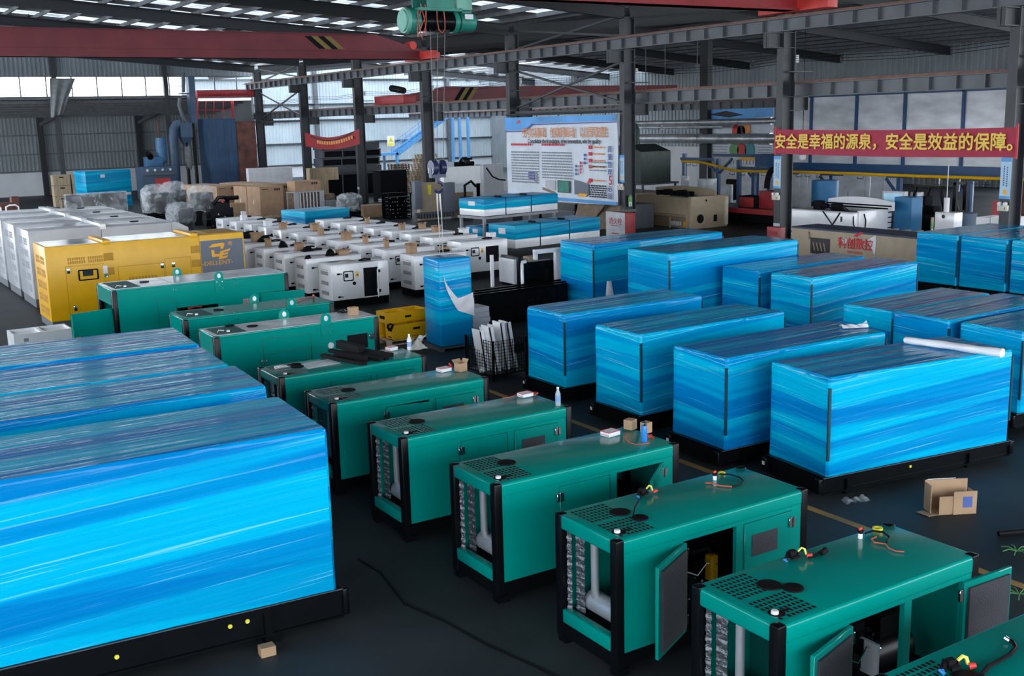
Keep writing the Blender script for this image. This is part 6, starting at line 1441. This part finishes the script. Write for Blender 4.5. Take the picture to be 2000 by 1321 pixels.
# second poster, partly hidden
a = AX(1373, 215, 49); b = AX(1512, 213, 49); z0 = AX(1373, 308, 49).z
t = thing('information_poster', 'second poster with a blue top and coloured circles behind the silver pipes', 'poster', (49, a.y, z0)); L2 = a.y-b.y; H2 = a.z-z0
MB().grid(lambda u, v: (.03*math.sin(u*12), -L2*u, H2*v), 24, 4, thick=.01).build('cloth', 'poster_white', t)
def disc_x(y, z, r, mt, nm): MB().cyl((-.06, y, z), (-.045, y, z), r, 24).build(nm, mt, t)
MB().prism([(0, H2), (-L2, H2), (-L2, H2*.84), (-L2*.5, H2*.78), (0, H2*.82)], -.06, -.045, 'x').build('blue_art', 'poster_blue', t); MB().prism([(-L2*.1, H2*.9), (-L2*.35, H2*.97), (-L2*.6, H2*.88), (-L2*.4, H2*.83)], -.065, -.058, 'x').build('blue_art', 'ink_black', t)
disc_x(-L2*.47, H2*.17, .42, 'print_green', 'circle'); disc_x(-L2*.58, H2*.17, .40, 'signal_red', 'circle'); disc_x(-L2*.69, H2*.17, .42, 'teal_sheet', 'circle')
disc_x(-L2*.5, H2*.56, .38, 'signal_red', 'circle'); disc_x(-L2*.57, H2*.55, .36, 'ink_black', 'circle'); disc_x(-L2*.64, H2*.6, .34, 'ink_orange', 'circle')
ln = MB()
for k in range(5):
    for (p_, q_) in ((.05, .38), (.8, .98)): ln.box(-.06, -.05, -L2*q_, -L2*p_, H2*(.06+.055*k), H2*(.075+.055*k))
ln.build('text_lines', 'ink_grey', t)
struct('column', MB().box(48.6, 49.0, AX(1381, 280, 48.6).y, AX(1366, 280, 48.6).y, 0, 9.6), 'rafter_dark')
struct('wall_inner', MB().box(49.4, 49.6, 40.5, 62, 0, 3.0), 'white_wall')
# ------------------------------------------------------------------ spray line: silver booth, blue frame, yellow conveyor
XB = 41.0
yl = AX(1540, 250, XB).y; yr = AX(2060, 250, XB).y
t = thing('spray_booth', 'raised silver-walled booth with dark blue uprights behind the red banner', 'booth', (XB, yr, 0))
LB = yl-yr; zlo = 2.62; zhi = 5.75
MB().box(.05, .2, 0, LB, zlo, zhi).build('silver_wall', 'silver_wall', t); MB().box(.2, 3.0, 0, LB, zhi, zhi+.08).build('roof_sheet', 'grey_vent', t)
MB().box(-.08, .1, 0, LB, zlo-.4, zlo).build('lower_beam', 'frame_blue', t); MB().box(-.06, .08, 0, LB, zhi-.05, zhi+.15).build('upper_beam', 'frame_blue', t)
for u in (1584, 1672, 1766, 1880, 1975): y = AX(u, 250, XB).y-yr; MB().box(-.06, .06, y-.06, y+.06, zlo, zhi).build('upright', 'frame_blue', t)
for u in (1540, 1625, 1757, 1895): y = AX(u, 360, XB).y-yr; MB().box(-.1, .1, y-.1, y+.1, 0, zlo-.4).build('leg', 'frame_blue', t); MB().bar((0, y, 1.2), (0, y+.75, 2.0), .1, .1).bar((0, y-.7, 2.1), (0, y+.7, 2.1), .1, .12).build('bracket', 'frame_blue', t)
t = thing('silver_partition', 'silver sheet partition behind the white press brake under the booth', 'partition', (45.0, AX(1752, 380, 45).y, 0)); MB().box(0, .15, 0, AX(1545, 380, 45).y-AX(1752, 380, 45).y+6, 0, 2.6).build('sheet', 'silver_wall', t)
m = MB()
for k in range(9): m.box(-.03, 0, .8+1.1*k, .86+1.1*k, 0, 2.6)
m.build('rib', 'galvanized', t)
t = thing('dark_partition', 'dark brown panels at the back of the bay beside the right edge column', 'partition', (47, 22, 0)); MB().box(0, .1, 0, 9.0, 0, 2.6).build('panel', 'rust', t); MB().box(-.04, 0, 2.2, 3.0, 0, 2.6).box(-.04, 0, 3.3, 3.8, 0, 2.6).build('grey_strip', 'dark_grey', t)
# conveyor rail with hanging hooks
t = thing('conveyor_rail', 'yellow overhead conveyor rail with hooks running past the columns', 'conveyor', (38.8, 0, 0))
def C(u, v): p = AX(u, v, 38.8); return (0, p.y, p.z)
pts = [C(u, v) for u, v in ((1332, 315), (1356, 316), (1374, 318), (1390, 322), (1409, 327), (1427, 332), (1444, 334), (1476, 335), (1510, 335), (1560, 336), (1660, 339), (1790, 344), (1980, 350), (2060, 353))]
MB().tube(pts, .065, 8).build('rail', 'yellow_paint', t)
for u, v in ((1345, 317), (1357, 318), (1383, 322), (1430, 335), (1450, 336), (1478, 337), (1492, 337), (1560, 339), (1578, 339), (1600, 340), (1680, 342), (1860, 350), (1905, 352), (1928, 353)):
    p = C(u, v); MB().tube([(0, p[1]-.16, p[2]-.06), (0, p[1]-.16, p[2]-.15), (0, p[1]+.16, p[2]-.15), (0, p[1]+.16, p[2]-.06)], .018, 5).build('hook', 'column_grey', t)
for u, v, l in ((1577, 345, 1.0), (1700, 345, .9), (1835, 348, .4), (1875, 350, .5), (1902, 355, 1.2)):
    p = C(u, v); MB().tube([p, (0, p[1]+.02, p[2]-l)], .025, 5).build('hanging_strap', 'webbing', t)
t = thing('conveyor_rail', 'short yellow conveyor stretch behind the blue frame', 'conveyor', (43, 0, 0)); p = AX(1444, 310, 43); r_ = AX(1483, 310, 43); MB().box(-.05, .05, r_.y, p.y, p.z-.1, p.z+.1).build('rail', 'yellow_paint', t)
for k in range(9): MB().cyl((0, r_.y+.2+.25*k, p.z-.1), (0, r_.y+.2+.25*k, p.z-.3), .02, 5).build('hook', 'column_grey', t)
for y in (r_.y+.1, p.y-.1): MB().box(-.05, .05, y-.05, y+.05, 0, p.z-.1).build('post', 'frame_blue', t)
t = thing('conveyor_gantry', 'dark blue steel gantry carrying the curved yellow conveyor', 'gantry', (39.4, 0, 0))
def F(u, v): p = AX(u, v, 39.4); return (0, p.y, p.z)
for u, v in ((1337, 300), (1403, 310), (1444, 312), (1473, 332), (1504, 322)): p = F(u, v); MB().box(-.08, .08, p[1]-.1, p[1]+.1, 0, p[2]).build('post', 'frame_blue', t)
for a_, b_ in (((1330, 310), (1396, 310)), ((1394, 303), (1512, 300)), ((1440, 328), (1512, 325))): p = F(*a_); r_ = F(*b_); MB().bar(p, (0, r_[1], p[2]), .12, .14).build('beam', 'frame_blue', t)
for a_, b_ in (((1378, 315), (1401, 338)), ((1430, 310), (1405, 338)), ((1462, 338), (1473, 350)), ((1376, 318), (1385, 325))): MB().bar(F(*a_), F(*b_), .1, .1).build('strut', 'frame_blue', t)
p = F(1483, 313); r_ = F(1512, 322); MB().box(-.3, .3, r_[1], p[1], r_[2]-.1, p[2]+.3).build('blue_hood', 'frame_blue', t)
def hung(u0, v0, u1, v1, x, label, mt, dx=.5, nm='hung_box', top=None):
    a = AX(u0, v0, x); b = AX(u1, v1, x); t = thing(nm, label, 'box', (x, b.y, b.z)); MB().rbox(0, dx, 0, a.y-b.y, 0, a.z-b.z, .01).build('body', mt, t)
    MB().cyl((dx/2, (a.y-b.y)/2, a.z-b.z), (dx/2, (a.y-b.y)/2, AX(u0, 316, x).z-b.z-.05 if top is None else top-b.z), .02, 5).build('hanger', 'webbing', t); return t
hung(1362, 349, 1380, 384, 38.5, 'grey box hanging from the yellow conveyor by the blue post', 'grey_paint', .7)
hung(1330, 343, 1343, 369, 38.76, 'tilted grey panel hanging at the left end of the conveyor', 'grey_paint', .1)
a = AX(1407, 361, 41); t = thing('silver_tubes', 'three bright silver tubes standing by the blue post', 'tubes', (41.5, a.y, 0))
for k in range(3): MB().cyl((0, -.17*k, .35), (0, -.17*k, a.z), .08, 12).build('tube', 'galvanized', t)
MB().box(-.2, .2, -.6, .2, 0, .35).build('stand', 'dark_grey', t)
a = AX(1432, 350, 43); t = thing('office_chair', 'black high-backed chair behind the silver tubes', 'chair', (43, a.y, 0)); MB().rbox(-.1, .1, -.5, .5, .5, a.z, .08).build('backrest', 'black_matte', t); MB().rbox(-.9, 0, -.5, .5, .4, .55, .05).build('seat', 'black_matte', t); MB().cyl((-.4, 0, 0), (-.4, 0, .4), .06, 8).build('column_leg', 'black_paint', t)
# red machine and cutting table
a = AX(1482, 373, 36.6); b = AX(1513, 405, 36.6)
t = thing('red_machine', 'dark red machine with a black arch on the long cutting table', 'machine', (36.6, b.y, .75)); MB().rbox(0, .9, -.2, a.y-b.y, 0.01, a.z-.75, .03).build('body', 'red_paint', t)
ay = (a.y-b.y); MB().tube([(.4, ay*.75+.45*math.cos(k*math.pi/10)-.3, a.z-.75+.1+.9*math.sin(k*math.pi/10)) for k in range(11)], .13, 8).build('arch', 'black_matte', t); MB().rbox(-.2, .5, ay, ay+1.1, 0.01, .55, .03).build('carriage', 'black_matte', t); MB().rbox(-.25, -.2, ay+.1, ay+1.0, .05, .5, .02).build('carriage_front', 'red_paint', t)
a = AX(1362, 408, 36.0); b = AX(1520, 420, 36.0)
t = thing('cutting_table', 'long dark cutting table with a red edge left of the white press brake', 'table', (36.0, b.y-.3, 0)); LT = a.y-b.y+.3
MB().box(0, 2.2, 0, LT, .62, .75).build('top', 'dark_grey', t); MB().box(-.06, 0, 0, LT, .55, .78).build('red_edge', 'red_paint', t)
for y in (.2, LT*.5, LT-.4): MB().box(0, .2, y, y+.2, 0, .62).build('leg', 'black_paint', t)
MB().box(.5, 2.1, .1, LT-.1, .1, .6).build('drawer_bank', 'black_matte', t)
p = AX(1376, 403, 36.2); tag(MB().rbox(-.12, .12, -.22, .22, 0, .16, .03).build('green_lamp', mat('green_glow', (.05, .8, .3), .4, emit=1.5), loc=(36.3, p.y, .76)), 'small glowing green lamp at the left end of the cutting table', 'lamp')
t = thing('red_bin', 'small red box under the left end of the cutting table', 'box', (35.3, AX(1371, 430, 35.3).y, 0)); MB().rbox(0, .5, -.4, .4, 0, .75, .02).build('body', 'signal_red', t)
# ------------------------------------------------------------------ white press brake with its tan base in front
t = thing('press_brake', 'white press brake with cables on top and a blue cabinet at its side', 'machine', (33.3, 28.4, 0))
LW = 3.75
MB().rbox(0, .35, 0, LW, 0, 1.22, .06, 3).build('ram', 'white_paint', t); MB().rbox(.3, 2.2, -.06, .08, 0, 1.28, .05).build('side_plate', 'white_paint', t); MB().rbox(.3, 2.2, LW-.1, LW+.04, 0, 1.15, .05).build('side_plate', 'white_paint', t)
MB().cyl((1.3, -.075, .1), (1.3, -.06, .1), .26, 20).build('side_opening', 'black_matte', t)
m = MB()
for k in range(5): m.box(1.95, 2.2, -.075, -.06, .3+.2*k, .34+.2*k)
m.build('slots', 'black_matte', t)
m = MB(); m.grid(lambda u, v: (1.9, -.4+3.2*u, 1.2+.48*v*(1-.3*(2*u-1)**2)), 14, 2, thick=.12); m.build('rear_beam', 'white_paint', t)
MB().cyl((1.7, -.4, 1.38), (1.7, 2.8, 1.38), .03, 6).cyl((1.5, -.4, 1.3), (1.5, 2.8, 1.3), .03, 6).build('rail', 'black_paint', t)
MB().box(.35, 1.6, .1, LW-.1, 1.08, 1.14).build('top_tray', 'tan_dark', t); MB().bar((.5, .9, 1.16), (.5, LW-.6, 1.16), .06, .05).build('orange_cable', 'orange_logo', t)
m = MB().rbox(1.0, 1.3, 2.5, 2.9, 1.14, 1.5, .04).rbox(.9, 1.2, 1.5, 1.9, 1.14, 1.42, .04).cyl((1.1, 2.2, 1.3), (1.1, 3.0, 1.35), .1, 8)
for k in range(5): m.tube([(.5+.1*k, .5+.2*k, 1.15), (.7, 1.0+.2*k, 1.32), (.9, 1.6+.15*k, 1.25)], .025, 5)
m.build('valves_and_hoses', 'black_matte', t)
m = MB().tube([(-.02, 1.45, 1.2), (-.025, .95, .7), (-.025, 1.6, .38), (-.025, 3.4, .30)], .03, 5).tube([(-.02, .6, 1.2), (-.025, .95, .72)], .03, 5).tube([(.05, .02, 1.1), (.0, -.05, .8), (.1, -.09, .5), (.6, -.09, .25), (.65, -.085, .9), (.55, -.08, 1.15)], .025, 5); m.build('hanging_cable', 'rubber', t)
MB().box(-.012, 0, .5, .58, .85, 1.05).build('nameplate', 'ink_black', t)
m = MB()
for (p_, r_) in (((.7, 3.6), (.32, .34)), ((.05, 1.5), (.2, .22))): m.box(-.008, 0, p_[0], p_[1], r_[0], r_[1])
m.build('seam', 'ink_black', t)
MB().box(2.25, 2.9, -.9, -.1, 0, 1.7).build('blue_cabinet', 'cabinet_blue', t)
t2 = thing('control_terminal', 'bright control screen standing behind the white press brake', 'terminal', (36.4, AX(1745, 378, 36.4).y, 0)); MB().rbox(0, .2, -.55, .55, 1.25, 1.85, .02).build('housing', 'grey_paint', t2); MB().box(-.02, 0, -.45, .45, 1.35, 1.75).build('screen', 'screen_glow', t2); MB().cyl((.1, 0, 0), (.1, 0, 1.25), .08, 8).build('post', 'dark_grey', t2)
t = thing('blue_drum', 'blue cylindrical bin behind the white press brake', 'bin', (39.2, AX(1611, 380, 39.2).y, 0)); MB().cyl((0, 0, 0), (0, 0, 1.95), .6, 20).build('body', 'cabinet_blue', t)
a = AX(1546, 446, 27.7); b = AX(1784, 465, 27.7)
t = thing('machine_table', 'long tan machine front with red lettering before the white press brake', 'machine', (27.7, b.y-.6, 0)); LM = a.y-b.y+.6; HM = (a.z+b.z)/2
MB().rbox(0, 1.2, 0, LM, 0, HM, .03).build('front_plate', 'tan_paint', t); MB().box(.0, 1.25, .0, LM, HM, HM+.05).build('blue_top', 'ink_blue_dark', t) if mat('ink_blue_dark', (.02, .04, .10), .5) else None
def tp(u, v): p = AX(u, v, 27.7); return p.y-(b.y-.6), p.z
y_, z_ = tp(1671, 478); text('科创数控', .37, 'lettering', 'red_print', t, face_x(-.012, y_, z_), .004, bold=.01, stretch=.95); text('MACHINERY', .11, 'lettering', 'red_print', t, face_x(-.012, y_, z_-.26), .003)
MB().prism([(y_+.1, z_+.28), (y_-.22, z_+.42), (y_-.3, z_+.40), (y_-.05, z_+.24)], -.014, -.004, 'x').build('logo_emblem', 'red_print', t)
y_, z_ = tp(1602, 481); m = MB().rbox(-.03, 0, y_-.40, y_+.40, z_-.26, z_+.26, .01); m.build('name_plate', 'ink_black', t)
m = MB(); 
for k in range(4): m.bar((-.035, y_-.26+.15*k, z_-.15), (-.035, y_-.18+.15*k, z_+.12), .03, .05)
m.build('plate_mark', 'tan_dark', t)
y_, z_ = tp(1650, 470); MB().cyl((-.02, y_, z_), (0, y_, z_), .11, 16).build('round_cover', 'galvanized', t)
y_, z_ = tp(1708, 478); MB().prism([(y_+.27, z_+.12), (y_-.05, z_+.3), (y_-.08, z_+.05), (y_-.03, z_-.33)], -.02, -.008, 'x').build('taped_paper', 'paper', t)
y_, z_ = tp(1580, 458); MB().bar((-.015, y_, z_+.1), (-.015, y_-.05, z_-.15), .02, .06).build('tape_strip', 'old_wood', t)
# forklift
a = AX(1775, 372, 37.5)
t = thing('forklift', 'dark forklift parked behind the white press brake', 'forklift', (37.4, 27.2, 0), R(0))
MB().rbox(0, 1.0, .0, 1.9, .35, .95, .08).rbox(0.0, 1.0, 1.5, 2.2, .4, 1.15, .12).build('body', 'black_paint', t)
m = MB().bar((.08, .2, .9), (.08, .5, 2.0), .09, .09).bar((.92, .2, .9), (.92, .5, 2.0), .09, .09).bar((.08, 1.8, 1.1), (.08, 1.6, 2.0), .09, .09).bar((.92, 1.8, 1.1), (.92, 1.6, 2.0), .09, .09).box(.0, 1.0, .4, 1.7, 1.98, 2.05); m.build('overhead_guard', 'black_paint', t)
m = MB().box(.12, .24, -.2, -.05, .1, 2.2).box(.76, .88, -.2, -.05, .1, 2.2).box(.12, .88, -.18, -.08, 1.0, 1.1).box(.12, .88, -.18, -.08, 2.1, 2.2); m.build('mast', 'black_paint', t)
for x in (.2, .7): MB().box(x, x+.1, -1.2, -.2, .08, .13).build('fork', 'dark_grey', t)
for y in (.2, 1.75):
    for x in (.0, .86): MB().cyl((x, y, .3), (x+.16, y, .3), .3, 18).build('wheel', 'rubber', t)
MB().rbox(.25, .75, .9, 1.4, .95, 1.2, .05).rbox(.25, .75, 1.3, 1.42, 1.2, 1.6, .04).build('seat', 'black_matte', t); MB().rbox(.1, .5, 1.55, 1.9, 1.16, 1.75, .03).build('gas_tank', 'grey_paint', t)
# white cover box, leaning tube, yellow panels in the right corner
a = AX(1826, 414, 35.0); b = AX(1863, 432, 35.0)
t = thing('machine_hood', 'white metal hood lying right of the forklift', 'cover', (35.0, b.y, 0)); MB().rbox(0, .5, 0, a.y-b.y, .35, a.z, .02).build('shell', 'white_paint', t); MB().box(.05, .45, .1, a.y-b.y-.1, 0, .35).build('stand', 'dark_grey', t); MB().cyl((-.01, (a.y-b.y)*.55, a.z-.15), (.0, (a.y-b.y)*.55, a.z-.15), .07, 10).build('port', 'ink_black', t)
p = AX(1853, 386, 35.4); t = thing('white_tube', 'white cylinder hanging above the white metal hood', 'tube', (35.3, p.y, 0)); MB().cyl((0, 0, 1.0), (0, 0, p.z), .10, 12).build('tube', 'white_plastic', t); MB().cyl((0, 0, p.z), (.0, 0, 3.0), .02, 5).build('hanger', 'webbing', t); MB().cyl((0, 0, 0), (0, 0, 1.0), .04, 6).build('rod', 'dark_grey', t)
t = thing('signal_post', 'thin post with a yellow and green top beside the forklift', 'post', (33.4, AX(1821, 430, 33.4).y, 0)); MB().cyl((0, 0, 0), (0, 0, .85), .04, 8).build('pole', 'paper', t); MB().cyl((0, 0, .85), (0, 0, 1.05), .05, 8).build('green_band', 'print_green', t); MB().cyl((0, 0, 1.05), (0, 0, 1.25), .05, 8).build('yellow_band', 'tan_paint', t)
t = thing('drum', 'dark blue barrel standing in front of the dark panels', 'drum', (37, AX(1882, 412, 37).y, 0)); MB().cyl((0, 0, 0), (0, 0, 1.1), .5, 18).build('body', 'steel_blue', t)
t = thing('roller_table', 'low dark roller table behind the blue wrapped tops', 'table', (33.2, 22.4, 0))
MB().box(0, 1.2, 0, 5.0, .45, .55).build('frame', 'dark_grey', t)
for k in range(9): MB().cyl((.1, .3+.55*k, .6), (1.1, .3+.55*k, .6), .06, 8).build('roller', 'grey_vent', t)
for y in (.1, 4.8): MB().box(.1, 1.1, y, y+.1, 0, .45).build('leg', 'dark_grey', t)
for i, (u0, u1, lb) in enumerate(((1907, 1933, 'left white tray of upright yellow panels at the right edge'), (1935, 1973, 'right white tray of upright yellow panels beside the right edge column'))):
    a = AX(u0, 424, 30.9); b = AX(u1, 436, 30.9); w_ = a.y-b.y; t = thing('white_tray', lb, 'tray', (30.9, b.y, .45), 0, 'white trays of yellow panels'); h0 = max(.2, a.z-.45)
    MB().box(0, .9, 0, .02, 0, h0).box(0, .9, w_-.02, w_, 0, h0).box(0, .02, .02, w_-.02, 0, h0).box(.88, .9, .02, w_-.02, 0, h0).box(.02, .88, .02, w_-.02, 0, .02).build('body', 'white_paint', t)
    for k in range(4 if i == 0 else 6):
        yy = .05+(w_-.12)*k/(3.6 if i == 0 else 5.6); M0 = Matrix.Translation((30.96, b.y+yy, .475)) @ Matrix.Rotation(R(-8), 4, 'X')
        tag(MB().box(0, .8, 0, .03, 0, .95, M0).build('yellow_board', 'yellow_paint'), ('first', 'second', 'third', 'fourth', 'fifth', 'sixth')[k]+' yellow panel from the right in the '+('left' if i == 0 else 'right')+' white tray', 'panel', 'yellow panels in the white trays')
t = thing('tray_stand', 'dark low stand under the trays of yellow panels', 'stand', (30.8, AX(1975, 430, 30.9).y-.1, 0)); MB().box(0, 1.1, 0, AX(1905, 430, 30.9).y-AX(1975, 430, 30.9).y+.3, 0, .45).build('body', 'dark_grey', t)
t = thing('red_board', 'dull red board standing behind the yellow panels at the right edge', 'panel', (32.2, AX(1975, 400, 32.2).y, 0)); MB().box(0, .06, 0, AX(1938, 400, 32.2).y-AX(1975, 400, 32.2).y, 0, AX(1950, 393, 32.2).z).build('sheet', 'crane_bright', t)
p = AX(1567, 312, 38); t = thing('pendant_lamp', 'white pendant lamp hanging right of the column with the red banner', 'lamp', (38, p.y, p.z)); MB().lathe([(.05, .28), (.15, .2), (.16, .1), (.12, 0), (0, -.02)], n=14).build('shade', 'white_plastic', t); MB().cyl((0, 0, .28), (0, 0, zb2(38)+.55-p.z), .015, 5).build('cord', 'black_matte', t)
